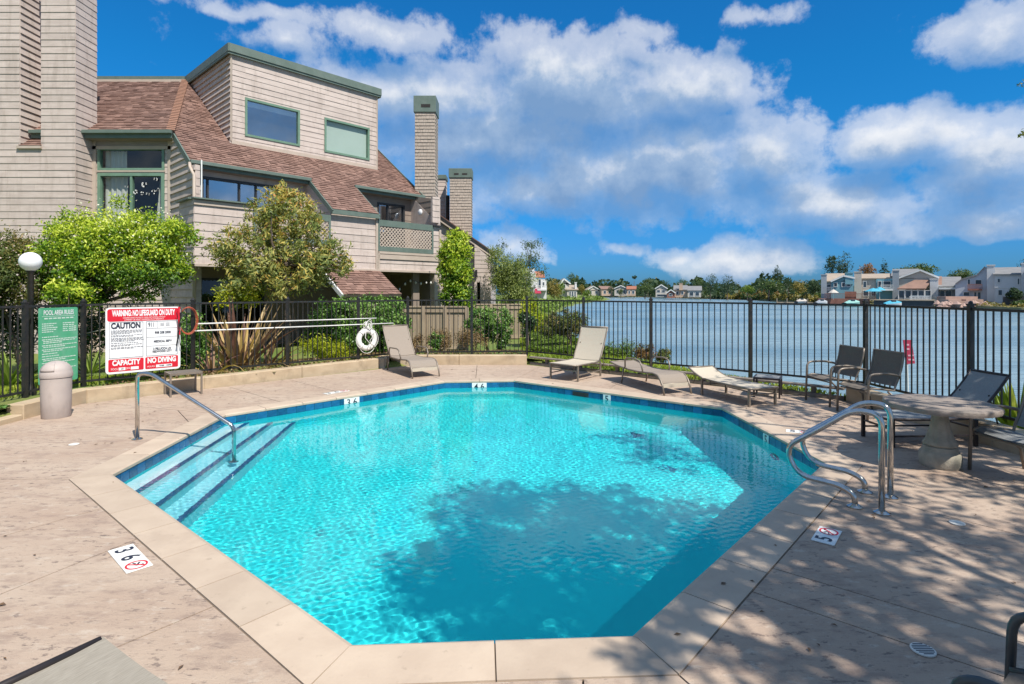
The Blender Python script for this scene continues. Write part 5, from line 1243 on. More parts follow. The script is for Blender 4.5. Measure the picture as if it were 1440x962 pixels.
b2 = MB().lathe([(.13, 0), (.125, .03), (.08, .06), (.004, .068)], n=20); b2.v = [tuple(Mx @ Vector(v)) for v in b2.v]; b2.build('wall_lamp', m_globe, bd, smooth=True)
# end wall (faces away to the right) and post
wall(bd, uw(.02, 0), uw(.02, 9), [(0, 2.5), (9, 2.5), (9, RZ(7.3) - 1.5), (7.3, RZ(7.3) - .2), (0, RZ(0) - .2)], uw(4, 1), .235, Zb, name='end_wall')
wall(bd, uw(.02, 3.2), uw(.02, 9), [(0, -.2), (5.8, -.2), (5.8, 2.5), (0, 2.5)], uw(4, 1), .235, Zb, name='end_wall')
MB().box((*uw(-.12, .12), 1.15), (.26, .26, 2.8), math.atan2(D1.y, D1.x)).build('post', m_trim, bd)
MB().box((*uw(-.75, .55), 1.15), (.3, .12, 2.8), math.atan2(D1.y, D1.x)).build('post', m_soffit, bd)
# lattice railings
def lattice(u0, u1, z0, z1, parent):
    rl = MB(); P = lambda u, z, t=0: uwz(u, -.03 - t, z)
    r_ = MB(); r_.beam(P(u0, z1 - .11), P(u1, z1 - .11), .06, .22); r_.beam(P(u0, z0 + .08), P(u1, z0 + .08), .06, .17); r_.beam(P(u0 + .03, z0), P(u0 + .03, z1), .07, .07, (D1.x, D1.y, 0)); r_.beam(P(u1 - .03, z0), P(u1 - .03, z1), .07, .07, (D1.x, D1.y, 0))
    fr = r_.build('railing', m_green, parent); b = MB(); a0, a1, b0, b1 = u0 + .06, u1 - .06, z0 + .16, z1 - .21; hgt = b1 - b0
    for s in (1, -1):
        k = -hgt
        while k < a1 - a0 + hgt:
            ua, ub = a0 + k, a0 + k + s * hgt; za, zb_ = b0, b1
            if ua > ub: ua, ub, za, zb_ = ub, ua, zb_, za
            if ub > a0 and ua < a1:
                f = lambda u: za + (zb_ - za) * (u - ua) / (ub - ua); ca, cb = max(ua, a0), min(ub, a1)
                if cb - ca > .03: b.beam(P(ca, f(ca), .004 * s), P(cb, f(cb), .004 * s), .008, .036)
            k += .14
    b.build('lattice', m_trim, fr, 'stuff'); return fr
lattice(U_B + .02, pu(608, 0), 3.22, 4.33, bd); lattice(U_S + .02, U_A - .03, 3.30, 4.30, bd)
wall(bd, uw(pu(608.5, 0), 0), uw(0, 0), [(0, 3.12), (-pu(608.5, 0), 3.12), (-pu(608.5, 0), 4.28), (0, 4.28)], outp, .235, Zb, name='balcony_column'); fascia(uwz(pu(607, 0), -.03, 4.31), uwz(.06, -.03, 4.31), .05, .2, 'parapet_cap', m_iron)
# low skirt roof in front of the ground floor
us0, us1 = -4.95, pu(535, -.1); vs_ = Vector((-D2.x, -D2.y, -.62)).normalized(); Ls2 = 1.55
roof(bd, uwz(0, -.05, 2.50) - Vector((D2.x, D2.y, .62)).normalized() * Ls2, U3, Vector((D2.x, D2.y, .62)), [(us0, 0), (us1, 0), (us1, Ls2), (us0, Ls2)], thick=.1, name='skirt_roof')
MB().beam(uwz(us0 - .05, -.05, 2.46), uwz(us0 - .05, -1.4, 1.62), .05, .14).build('fascia', m_white, bd)
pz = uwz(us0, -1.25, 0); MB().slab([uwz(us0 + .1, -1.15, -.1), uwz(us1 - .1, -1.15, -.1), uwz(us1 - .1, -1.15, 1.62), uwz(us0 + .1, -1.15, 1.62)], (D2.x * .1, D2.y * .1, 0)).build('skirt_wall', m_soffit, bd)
# string lights under the right balcony
b = MB(); g = MB()
pts = [(U_B + .3, .1, 2.38), (U_B + .55, .3, 1.95), (U_B + .95, .6, 1.72), (U_B + 1.4, .7, 1.85), (U_B + 1.75, .5, 2.25), (U_B + 2.1, .3, 2.12), (U_B + 2.5, .15, 2.2), (U_B + 2.75, .1, 1.95)]
pp = [uwz(*q_) for q_ in pts]; b.tube(pp, .008, 5); sl0 = b.build('string_light_cable', m_iron, bd)
for i in range(len(pp) - 1):
    for f in (.15, .65): p = pp[i].lerp(pp[i + 1], f); g.lathe([(.01, 0), (.03, -.03), (.035, -.06), (.02, -.095), (.002, -.10)], tuple(p), 8)
g.build('bulb', m_white, sl0, 'stuff')

# window bay wall facing the pool
XL, XR = at(131, Yw), uw(U_L, 3.30).x
Lw = XR - XL; HA = (at(139, Yw) - XL, at(231, Yw) - XL, zat(239, Yw), zat(208.5, Yw)); HB = (HA[0], HA[1], 3.2, zat(244.5, Yw))
wall(bd, (XL, Yw), (XR, Yw), [(0, -.2), (Lw, -.2), (Lw, 6.9), (0, 6.9)], (XL, 0), .215, 0, [HA, (HB[0], HB[1], HB[2], HB[3])], name='bay_wall')
wa, P_, br_2 = window(bd, (XL, Yw), (XR, Yw), HA, (XL, 0), m_wingreen, m_glass, bd_=.6)
def curtain(P, s0, s1, z0, z1, parent, amp=.025, sl=0):
    b = MB(); rows = []
    for k in range(25):
        u = k / 24; s = s0 + (s1 - s0) * u; t = -.2 + amp * math.sin(u * 26) + amp * .5 * math.sin(u * 61 + 1); rows.append([tuple(P(s + sl * (1 - v), z0 + (z1 - z0) * v, t)) for v in (0, .5, 1)])
    b.strip(rows).build('curtain', m_curtain, parent, smooth=True)
curtain(P_, HA[0] + .08, at(173, Yw) - XL, HA[2] + .04, HA[3] - .05, wa); curtain(P_, at(225, Yw) - XL, HA[1] - .06, HA[2] + .04, HA[3] - .05, wa)
wb_, P_, br_2 = window(bd, (XL, Yw), (XR, Yw), HB, (XL, 0), m_wingreen, m_glass, mull=(at(185, Yw) - XL,), fw=.075, bd_=.6)
curtain(P_, HB[0] + .08, at(174, Yw) - XL, HB[2] + .04, HB[3] - .05, wb_); curtain(P_, at(221, Yw) - XL, HB[1] - .07, HB[2] + .04, HB[3] - .05, wb_, sl=-.25)
b = MB(); rg = random.Random(9)
for (px, py, r) in ((219, 252, .055), (203, 259.5, .075), (190.5, 270, .06), (200, 272, .05), (216, 270, .06), (208, 273, .05), (222, 267, .05), (178, 262, .05)):
    cx_, cz_ = at(px, Yw), zat(py, Yw)
    for k in range(7): a_ = rg.uniform(0, 6.3); b.box((cx_ + r * .9 * math.cos(a_), Yw - .005, cz_ + r * .9 * math.sin(a_)), (r * .5, .004, r * .6))
b.build('paper_garland', m_white, wb_)
MB().box2((HA[0] + XL - .04, Yw - .045, HA[2] - .07), (HA[1] + XL + .04, Yw, HA[2] - .024)).build('sill', m_trim, bd)
for x in (XL + .06, XR - .04): MB().box2((x - .06, Yw - .05, -.2), (x + .06, Yw - .0, 6.66)).build('corner_board', m_trim, bd)
MB().box2((XL, Yw - .05, 6.36), (XR, Yw - .028, 6.47)).build('trim_board', m_trim, bd); MB().box2((XL, Yw - .03, 6.48), (XR, Yw - .027, 6.8)).build('frieze_board', mat('frieze_paint', (.30, .26, .24), None, 3, .7), bd)
b = MB().box2((-15.2, Ye - .0, 6.62), (Xr0.x, Yw, 6.66)).build('soffit', m_soffit, bd)

# left towers and front block
Y1 = 17.42; XE = at(106, Y1); X28 = at(28, Y1); X58 = at(58, Y1); ZSh = 6.72; XW = -22.0; TOP = 12.0
ex = .213
ws_l = wall(bd, (XW, Y1), (XE, Y1), [(0, -.2), (XE - XW, -.2), (XE - XW, 6.28), (0, 6.28)], (XE, 0), ex, 0, name='tower_wall')
wall(bd, (X58, Y1), (XE, Y1), [(0, 6.28), (XE - X58, 6.28), (XE - X58, TOP), (0, TOP)], (XE, 0), ex, 0, name='tower_wall')
wall(bd, (XW, Y1), (X28, Y1), [(0, 6.28), (X28 - XW, 6.28), (X28 - XW, TOP), (0, TOP)], (XE, 0), ex, 0, name='tower_wall')
Y2 = Y1 * (106 - CX) / (136 - CX)
wall(bd, (XE, Y1), (XE, Y2), [(0, -.2), (Yw - Y1, -.2), (Yw - Y1, 6.86), (Y2 - Y1, RZ(1) + 1.9), (Y2 - Y1, TOP - .25), (0, TOP - .25)], (XE + 5, Y1), ex, 0, name='tower_side_wall')
wall(bd, (X28, Y1), (X28, Y1 + 1.6), [(0, 6.28), (1.6, 7.3), (1.6, TOP), (0, TOP)], (X28 + 5, Y1), ex, 0, name='tower_side_wall', proud=.035)
roof(bd, (0, Y1 - .02, 6.30), (1, 0, 0), (0, 1, .75), [(X28 - .02, 0), (X58 + .02, 0), (X58 + .02, 2.2), (X28 - .02, 2.2)], thick=.08); MB().box2((X28 - .05, Y1 - .08, 6.20), (X58 + .04, Y1 - .02, 6.28)).build('trim_board', m_trim, bd)
MB().box2((X58, Y1 + .02, 6.3), (X58 + .02, Y2, TOP)).build('tower_back_wall', m_siding, bd)
MB().box2((X58, Y2 - .02, 6.3), (XE - .02, Y2, TOP)).build('tower_back_wall', m_siding, bd)
zc1 = zat(0, Y1)
MB().box2((X58 - .05, Y1 - .06, 11.05 + .0), (X58 - .001, Y1, 11.9)).build('corner_board', m_trim, bd)
MB().slab([(XE + .035, Y1 - .08, TOP - .30), (XE + .10, Y1 - .08, TOP - .30), (XE + .10, Y2 + .05, TOP - .30), (XE + .035, Y2 + .05, TOP - .30)], (0, 0, .5)).build('chimney_cap', m_green, bd)
MB().box2((X58 - .05, Y1 - .10, TOP), (XE + .10, Y2 + .05, TOP + .5)).build('chimney_cap', m_green, bd); MB().slab([(X28 + .04, Y1 - .08, TOP - .4), (X28 + .09, Y1 - .08, TOP - .4), (X28 + .09, Y1 + 1.6, TOP - .4), (X28 + .04, Y1 + 1.6, TOP - .4)], (0, 0, .6)).build('chimney_cap', m_green, bd)

# chimneys at the right end
def chimney(px0, px1, pxs, pytop, pycap, Yc, z0, label=None, slots=((.25, .75),), parent=bd, shk=True, slot_y=.5):
    xa, xb = at(px0, Yc), at(px1, Yc); Yb = Yc * (px1 - CX) / (pxs - CX); zt_, zc_ = zat(pytop, Yc), zat(pycap, Yc)
    fn = shakes if shk else wall
    fn(parent, (xa, Yc), (xb, Yc), [(0, z0), (xb - xa, z0), (xb - xa, zc_), (0, zc_)], (xa, 0), **({'name': 'chimney_face'} if shk else {'name': 'chimney_face', 'expo': .2}))
    fn(parent, (xb, Yc), (xb, Yb), [(0, z0), (Yb - Yc, z0), (Yb - Yc, zc_), (0, zc_)], (xb + 5, Yc), **({'name': 'chimney_side'} if shk else {'name': 'chimney_side', 'expo': .2}))
    MB().box2((xa + .01, Yc + .09, z0), (xb - .09, Yb, zc_)).build('chimney_core', m_shake, parent)
    cp = MB().box2((xa - .05, Yc - .06, zc_), (xb + .05, Yb + .06, zt_)).build('chimney_cap', m_green, parent, bev=.01)
    w = xb - xa
    for s0, s1 in slots:
        zz = zc_ + (zt_ - zc_) * slot_y * .55; MB().box2((xa + w * s0, Yc - .065, zz), (xa + w * s1, Yc - .02, zz + (zt_ - zc_) * .2)).build('vent_slot', m_dark, cp)
chimney(583.5, 611.5, 615.5, 135, 158, 23.4, .0, slots=((.32, .78),))

# ------------------------------------------------------------------ second building, farther right
b2 = thing('condominium_building', 'tan clapboard gable end building with two chimneys standing behind the tall green shrub', 'building', (at(655, 27), 27, -.2))
Yg = 27.0
gx = lambda px, Y=Yg: at(px, Y)
X0_ = gx(600); rake = [(gx(613), zat(300, Yg)), (gx(690), zat(361, Yg))]
wall(b2, (X0_, Yg), (gx(690), Yg), [(0, -.3), (gx(690) - X0_, -.3), (gx(690) - X0_, zat(362, Yg)), (gx(612) - X0_, zat(300, Yg)), (0, zat(290, Yg))], (0, 0), .2, 0, [(gx(671) - X0_, gx(676) - X0_, .5, zat(397, Yg))], name='gable_wall', m=m_siding)
window(b2, (X0_, Yg), (gx(690), Yg), (gx(671) - X0_, gx(676) - X0_, .5, zat(397, Yg)), (0, 0), m_trim, m_glass, fw=.03)
wall(b2, (gx(690), Yg), (gx(690), Yg + 8), [(0, -.3), (8, -.3), (8, zat(362, Yg)), (0, zat(362, Yg))], (10, Yg), .2, 0, name='side_wall')
a = Vector((rake[0][0] - .3, Yg - .15, rake[0][1] + .12)); c = Vector((rake[1][0] + .15, Yg - .15, rake[1][1] + .08))
MB().beam(a, c, .12, .16).build('rake_board', m_iron, b2); MB().slab([a + Vector((0, 0, .05)), c + Vector((0, 0, .05)), c + Vector((0, 8, .05)), a + Vector((0, 8, .05))], (0, 0, .10)).build('roof', m_roof, b2)
MB().beam(a + Vector((0, -.07, -.14)), c + Vector((0, -.07, -.14)), .05, .06).build('rake_trim', m_trim, b2)
p = Vector((gx(667), Yg - .5, 0)); wall(b2, (gx(668), Yg - .35), (gx(690), Yg - .35), [(0, -.3), (gx(690) - gx(668), -.3), (gx(690) - gx(668), zat(364, Yg)), (0, zat(345, Yg))], (0, 0), .2, .07, [(gx(671) - gx(668), gx(676) - gx(668), .5, zat(397, Yg))], name='lower_wall')
MB().box((gx(670.5), Yg - .45, zat(385, Yg)), (.10, .1, .35)).build('wall_lamp', m_iron, b2)
chimney(632.5, 662.5, 664, 237, 250, 28.0, 2.0, parent=b2, slots=((.2, .42), (.58, .82)))
chimney(612, 626, 628.5, 246, 252, 29.0, 3.0, parent=b2, slots=(), shk=False)
MB().tube([(at(629.5, 28.6), 28.6, 3), (at(629.5, 28.6), 28.6, zat(275, 28.6))], .1, 8).build('flue_pipe', m_iron, b2)

# ------------------------------------------------------------------ board fences by the building
def board_fence(label, p, q, z0, z1, bw, npost, m=m_wood, cap=True):
    p, q = Vector((*p, 0)), Vector((*q, 0)); d = q - p; L = d.length; t = thing('board_fence', label, 'fence', (p.x, p.y, z0)); k = round(L / bw); an = math.atan2(d.y, d.x)
    n_ = Vector((d.y, -d.x, 0)).normalized()
    me = MB().box((0, 0, 0), (bw - .012, .02, z1 - z0 - .12)).mesh('board', m)
    for i in range(k): o = link('board', me, t); c = p + d * ((i + .5) / k); o.location = (c.x - p.x, c.y - p.y, (z1 - z0 - .12) / 2); o.rotation_euler = (0, 0, an)
    for i in range(npost + 1): c = p + d * (i / npost) + n_ * .04; MB().box((c.x, c.y, (z0 + z1) / 2 - .02), (.1, .08, z1 - z0), an).build('post', m, t)
    MB().beam(p + Vector((0, 0, z1 - .10)) + n_ * .03, q + Vector((0, 0, z1 - .10)) + n_ * .03, .04, .16).build('top_rail', m, t)
    MB().beam(p + Vector((0, 0, z1)), q + Vector((0, 0, z1)), .16, .04).build('cap_board', m, t)
    MB().beam(p + Vector((0, 0, z0 + .1)) + n_ * .03, q + Vector((0, 0, z0 + .1)) + n_ * .03, .03, .1).build('kick_board', m, t)
board_fence('tan vertical board fence below the balcony between hedge and tall shrub', (at(566, 18.2), 18.2), (at(657, 18.0), 18.0), -.12, zat(431.5, 18), .14, 3)
board_fence('short brown board fence partly hidden behind the clipped shrub near the lawn', (at(668, 22.5), 22.5), (at(737, 22.5), 22.5), -.15, zat(428, 22.5), .14, 3)

# ------------------------------------------------------------------ plants
def bl(px0, px1, py0, py1, Y, dy=None, f=1.0):
    """ellipsoid covering a photo rectangle at depth Y"""
    cx_ = at((px0 + px1) / 2, Y); rx = abs(at(px1, Y) - at(px0, Y)) / 2 * f; z1, z0 = zat(py0, Y), zat(py1, Y); return (cx_, Y, (z0 + z1) / 2, rx, dy or rx * .9, (z1 - z0) / 2 * f)
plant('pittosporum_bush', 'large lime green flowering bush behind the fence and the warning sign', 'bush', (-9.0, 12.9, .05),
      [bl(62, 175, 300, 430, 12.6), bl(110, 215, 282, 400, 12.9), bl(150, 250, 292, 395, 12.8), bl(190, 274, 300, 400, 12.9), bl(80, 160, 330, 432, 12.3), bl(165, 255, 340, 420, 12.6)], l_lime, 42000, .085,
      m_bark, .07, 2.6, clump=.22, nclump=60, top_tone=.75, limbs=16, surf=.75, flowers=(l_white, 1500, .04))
plant('oleander_bush', 'tall dark bush with small pink flowers at the far left edge', 'bush', (-11.0, 12.6, .05), [bl(-70, 50, 322, 420, 12.6), bl(-60, 66, 350, 440, 12.3), bl(-90, 10, 330, 440, 12.0)], l_olive, 20000, .09, m_bark, .06, 2.8, clump=.25, nclump=40, top_tone=.35, surf=.7, flowers=(l_pink, 1300, .035))
plant('pittosporum_bush', 'low bright green shoots at the foot of the large bush behind the rules sign', 'bush', (-8.6, 11.3, .1), [bl(70, 120, 395, 432, 11.4), bl(92, 125, 398, 425, 11.3)], l_lime, 1500, .10, m_bark, .03, 3, clump=.5, top_tone=.3)
# darker undergrowth behind the left fence
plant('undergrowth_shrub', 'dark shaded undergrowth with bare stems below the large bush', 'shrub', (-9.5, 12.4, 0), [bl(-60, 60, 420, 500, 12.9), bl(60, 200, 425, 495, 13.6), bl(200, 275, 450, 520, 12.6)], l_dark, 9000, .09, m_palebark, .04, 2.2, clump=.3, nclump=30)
plant('groundcover_shrub', 'dark green glossy groundcover to the right of the warning sign', 'shrub', (-6.3, 11.4, .1), [bl(236, 300, 465, 520, 11.5), bl(255, 290, 440, 500, 11.8)], l_hedge, 5000, .07, None, 0, 2, clump=.3, nclump=30)
plant('loquat_tree', 'small spreading tree with olive and orange leaves in front of the balcony', 'tree', (at(404, 13.4), 13.4, .05),
      [bl(355, 450, 268, 330, 13.6), bl(300, 400, 312, 395, 13.3), bl(380, 490, 318, 400, 13.5), bl(320, 470, 345, 425, 13.3), bl(290, 345, 330, 378, 13.0), bl(430, 502, 345, 395, 13.6), bl(340, 420, 290, 350, 13.5), bl(395, 455, 290, 360, 13.2), bl(375, 425, 258, 300, 13.6), bl(310, 350, 385, 430, 13.0)],
      l_autumn, 15500, .13, m_bark, .085, 3.6, clump=.2, nclump=58, top_tone=.22, limbs=26, droop=.25, surf=.6,
      trunk_pts=[(at(404, 13.4), 13.4, 0), (at(405, 13.4), 13.4, .9), (at(402, 13.4), 13.45, 1.7), (at(398, 13.4), 13.4, 2.4)])
plant('lime_shrub', 'small bright yellow green shrub under the spreading tree', 'shrub', (at(325, 13), 13, .1), [bl(300, 355, 404, 432, 13.0), bl(325, 372, 398, 425, 13.4)], l_yellow, 2200, .07, None, clump=.4)
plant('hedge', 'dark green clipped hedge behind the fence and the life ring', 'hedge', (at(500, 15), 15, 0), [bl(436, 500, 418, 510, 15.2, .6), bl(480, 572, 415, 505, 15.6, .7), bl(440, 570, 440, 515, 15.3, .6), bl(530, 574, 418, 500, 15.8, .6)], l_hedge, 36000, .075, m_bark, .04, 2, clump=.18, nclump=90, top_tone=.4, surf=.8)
plant('feathery_shrub', 'yellow green feathery low shrub between hedge and curb', 'shrub', (at(465, 13.6), 13.6, .15), [bl(432, 490, 476, 503, 13.5), bl(460, 500, 484, 505, 13.6), bl(424, 450, 480, 500, 13.3)], l_yellow, 2600, .10, None, 0, 5, clump=.5)
plant('column_shrub', 'tall green column shaped shrub against the building corner', 'shrub', (at(640, 20.6), 20.6, -.1), [bl(618, 660, 331, 380, 20.6), bl(616, 664, 355, 410, 20.5), bl(620, 664, 390, 440, 20.5), bl(628, 655, 325, 350, 20.6), bl(640, 666, 410, 445, 20.4)], l_lime, 15000, .11, m_bark, .06, 2.2, clump=.28, nclump=60, top_tone=.5, surf=.75)
bpy.data.objects['column_shrub']; 
plant('clipped_shrub', 'rounded dark glossy shrub behind the fence in the middle of the lawn edge', 'shrub', (at(686, 17), 17, -.05), [bl(656, 700, 431, 482, 17.2), bl(680, 722, 433, 478, 17.0), bl(690, 715, 455, 495, 16.9)], l_hedge, 9000, .07, m_bark, .04, 2, clump=.2, nclump=50, top_tone=.5, surf=.8)
plant('yellow_shrub', 'bright yellow green shrub beside the brown board fence', 'shrub', (at(745, 19.5), 19.5, -.1), [bl(728, 756, 424, 468, 19.5), bl(742, 764, 434, 470, 19.0)], l_yellow, 2600, .09, m_bark, .03, 2, clump=.4)
plant('dark_shrub', 'dark olive shrub between the yellow shrub and the water', 'shrub', (at(743, 17.5), 17.5, -.1), [bl(732, 752, 437, 472, 17.6)], l_dark, 1500, .08, m_bark, .03, 2, clump=.4)
plant('umbrella_shrub', 'round topped olive tree like shrub on a bare trunk by the water', 'shrub', (at(797, 16.4), 16.4, -.05), [bl(770, 826, 436, 470, 16.4), bl(757, 800, 446, 474, 16.3), bl(786, 824, 446, 476, 16.6)], l_olive, 9000, .06, m_bark, .05, 2.2, clump=.25, nclump=40, top_tone=.1, surf=.7, limbs=14,
      trunk_pts=[(at(802, 16.4), 16.4, -.1), (at(800, 16.4), 16.4, .1), (at(803, 16.4), 16.4, .35), (at(797, 16.4), 16.4, .5)])
plant('birch_tree', 'light green feathery tree with pale stems at the end of the building', 'tree', (at(715, 25.5), 25.5, -.1), [bl(690, 755, 360, 425, 25.5), bl(685, 720, 345, 410, 25.5), bl(700, 750, 375, 435, 25.2)], l_willow, 15000, .12, m_palebark, .08, 3.6, clump=.3, nclump=50, top_tone=.1, droop=.7, surf=.6, limbs=14,
      trunk_pts=[(at(714, 25.5), 25.5, -.1), (at(716, 25.5), 25.5, .9), (at(721, 25.5), 25.5, 2.4)])
plant('birch_tree', 'thin wispy tree top rising against the sky beside the far houses', 'tree', (at(735, 26.5), 26.5, -.1), [bl(728, 768, 338, 352, 26.5), bl(735, 766, 352, 372, 26.5), bl(725, 762, 368, 382, 26.5), bl(698, 712, 335, 365, 26.5), bl(755, 774, 375, 392, 26.5)], l_far, 1300, .12, m_bark, .03, 3.4, clump=.35, nclump=30, limbs=11,
      trunk_pts=[(at(728, 26.5), 26.5, -.1), (at(728, 26.5), 26.5, 1.5), (at(735, 26.5), 26.5, 2.6), (at(745, 26.5), 26.5, 3.4)])
for (x0, x1, y0, y1, Y, lm, lab) in ((600, 640, 466, 492, 16.2, l_dry, 'dry brown twiggy shrub left of the small green one by the board fence'), (604, 622, 468, 490, 15.9, l_hedge, 'small green shrub among dry stems at the board fence'), (640, 690, 462, 492, 15.9, l_dry, 'dry brown shrub at the foot of the clipped shrub'),
                                     (570, 598, 474, 492, 15.6, l_dry, 'low dry growth behind the raised back lounge chair'), (850, 905, 484, 504, 15.0, l_farlime, 'leafy bank shrub left of the rust coloured one'), (893, 925, 486, 505, 14.6, l_rust, 'rust coloured flowering shrub on the bank'), (920, 945, 491, 508, 14.0, l_olive, 'olive shrub right of the rust coloured one')):
    plant('bank_shrub', lab, 'shrub', (at((x0 + x1) / 2, Y), Y, land_z(at((x0 + x1) / 2, Y), Y)), [bl(x0, x1, y0, y1, Y), bl(x0 + 4, x1 - 4, y0 + 4, y1 + 4, Y - .2)], lm, 1800, .06, m_bark, .015, 2.5, clump=.4, group=None)
def blades(name, label, cat, base, nb, L, wd, lm, spread=.9, lean=None, tone=None, curve=.6, seg=5, zoff=0, size_var=.4):
    t = thing(name, label, cat, base); 
    for i in range(nb):
        a = RNG.uniform(0, 2 * math.pi); e = RNG.uniform(.15, spread); l = L * RNG.uniform(1 - size_var, 1.0); w = wd * RNG.uniform(.7, 1.2)
        d = Vector((math.cos(a) * math.sin(e), math.sin(a) * math.sin(e), math.cos(e)));
        if lean is not None: d = (d + Vector(lean)).normalized()
        side = d.cross(Vector((0, 0, 1))); side = side.normalized() if side.length > .01 else Vector((1, 0, 0)); side = (side + Vector(RNG.normal(size=3)) * .3).normalized()
        p = Vector((math.cos(a), math.sin(a), 0)) * RNG.uniform(0, .18 * L); rows = []; cv = curve * RNG.uniform(.2, 1.2) * e
        for k in range(seg + 1):
            u = k / seg; ww = w * (math.sin(math.pi * min(1, u * .85 + .22)) ** .8) * .5 if u < 1 else .002; nrm = d.cross(side).normalized()
            rows.append([tuple(p - side * ww), tuple(p - nrm * ww * .25), tuple(p + side * ww)]); p = p + d * (l / seg); d = (d + Vector((0, 0, -cv / seg * (1 + u)))).normalized()
        b = MB(); b.strip(rows); tn = float(RNG.uniform(0, 1)); b.t = [tn] * len(b.f); b.t[0] = tn + 1e-4; b.build('leaf', lm, t, world=False)
    return t
blades('flax_plant', 'large bronze and yellow flax plant with sword leaves behind the poles', 'plant', (at(335, 11.9), 11.9, .12), 62, 1.65, .095, l_flax, .85, curve=.45)
blades('flax_plant', 'small drooping flax clump with orange leaves at the curb beside the side table', 'plant', (at(300, 11.2), 11.15, .15), 22, .8, .05, l_flax, 1.35, curve=1.6)
blades('flax_plant', 'low flax clump right of the large one with leaves pointing right', 'plant', (at(380, 12.3), 12.2, .12), 16, 1.1, .07, l_flax, 1.1, lean=(.5, .3, 0), curve=.8)
blades('strap_leaf_plant', 'bright green strap leaf plant behind the fence at the far left edge', 'plant', (at(12, 9.9), 9.9, .1), 46, .95, .07, l_farlime, 1.1, curve=1.0)
blades('strap_leaf_plant', 'green strap leaf plant behind the fence near the rules sign', 'plant', (at(128, 11.6), 11.6, .1), 26, .7, .05, l_farlime, 1.1, curve=1.1)
blades('lily_plant', 'bright green sword leaf plant outside the fence at the far right edge', 'plant', (6.55, 7.25, .0), 60, .78, .055, l_grass, .8, curve=.6)
blades('lily_plant', 'small sword leaf plant between fence and water behind the stone table', 'plant', (6.8, 8.0, .0), 22, .45, .04, l_grass, .9, curve=.6)
# lawn blades, groundcover and mulch near the fence
def scatter(name, lm, x0, x1, y0, y1, n, size, cond, aspect=5, up=1.6, zoff=.03):
    x = RNG.uniform(x0, x1, n); y = RNG.uniform(y0, y1, n); k = np.array([cond(a, c) for a, c in zip(x, y)]); x, y = x[k], y[k]; z = np.array([land_z(a, c) for a, c in zip(x, y)])
    pos = np.stack([x, y, z + zoff], 1); nr = RNG.normal(size=(len(x), 3)); nr[:, 2] *= .2
    tn = np.array([noise.noise(Vector((a * .8, c * .8, 3))) for a, c in zip(x, y)]) * .6 + .5 + RNG.normal(size=len(x)) * .15
    me = leaf_mesh(name, lm, pos, size, nr, aspect, tn, droop=-up); return link(name, me, None, 'stuff')
fenceout = lambda x, y: .45 < deck_dist(x, y)
scatter('grass', l_grass, .3, 7.8, 6.0, 26, 80000, .10, lambda x, y: deck_dist(x, y) > .10 and x < shore_x(y) - .15 and x > -.6 and (x > 0.4 or y > 14.6))
scatter('grass', l_grass, -1, 4.5, 26, 60, 22000, .22, lambda x, y: x < shore_x(y) - .3, zoff=.06)
scatter('bank_groundcover', l_farlime, .5, 4.6, 14.9, 24, 22000, .15, lambda x, y: x < shore_x(y) - .1 and x > .4 and noise.noise(Vector((x * .7, y * .7, 0))) > -.15, 2.2, .4, .12)
scatter('lawn', l_grass, -12, -6.2, 8.0, 14, 22000, .10, lambda x, y: deck_dist(x, y) > .75 and y < 12.6)
scatter('mulch', l_dry, -7, .4, 9.0, 18.0, 9000, .09, lambda x, y: .25 < deck_dist(x, y) < 4, 2.2, -1, .015)
scatter('planting_strip', l_hedge, -7.28, -6.97, 6.0, 7.8, 2600, .06, lambda x, y: True, 2.5, .8, .03)
# trees that stand outside the frame at the right and behind; their shade falls over the pool and deck
def shade_tree(label, x, y, blobs, n, tp, size=.17, ncl=60):
    return plant('shade_tree', label, 'tree', (x, y, 0), blobs, l_olive, n, size, m_bark, .17, 2.4, clump=.20, nclump=ncl, limbs=30, trunk_pts=tp, surf=.45)
shade_tree('leafy tree over the right side of the deck whose twigs reach into the photo', 9.3, 3.0,
           [(7.3, 2.4, 5.8, 1.7, 1.7, 1.0), (8.4, 4.0, 6.0, 1.7, 1.8, 1.2), (6.9, 5.2, 6.3, 1.2, 1.2, .8), (8.0, .6, 6.0, 1.6, 1.6, 1.1), (5.4, 3.8, 6.4, 1.0, .9, .6)], 4800, [(9.3, 3.0, 0), (9.1, 3.0, 2.2), (8.6, 3.0, 4.2)])
shade_tree('leafy tree standing behind the camera to the right of the pool', 6.3, -2.9,
           [(3.15, .45, 5.9, 1.2, 1.0, .8), (3.4, 1.35, 6.0, 1.05, 1.0, .7), (4.9, 1.3, 6.1, 1.4, 1.3, .9), (4.7, -.7, 6.6, 1.6, 1.4, 1.1), (6.6, -.2, 6.4, .9, .8, .6), (3.6, -2.6, 6.4, 1.2, 1.1, .8), (2.6, .9, 6.0, .8, .8, .6), (2.9, 1.9, 6.2, .7, .7, .5), (3.8, 2.1, 6.2, .9, .8, .6)], 11500, [(6.3, -2.9, 0), (6.0, -2.6, 2.5), (5.3, -1.6, 4.6)])
tw = plant('shade_tree', 'hanging twig with yellow leaves entering at the right edge of the photo', 'twig', (at(1452, 6.4), 6.4, zat(90, 6.4)), [(at(1443, 6.4), 6.4, zat(116, 6.4), .07, .07, .05), (at(1441, 6.4), 6.4, zat(186, 6.4), .06, .06, .05)], l_autumn, 60, .045, None)

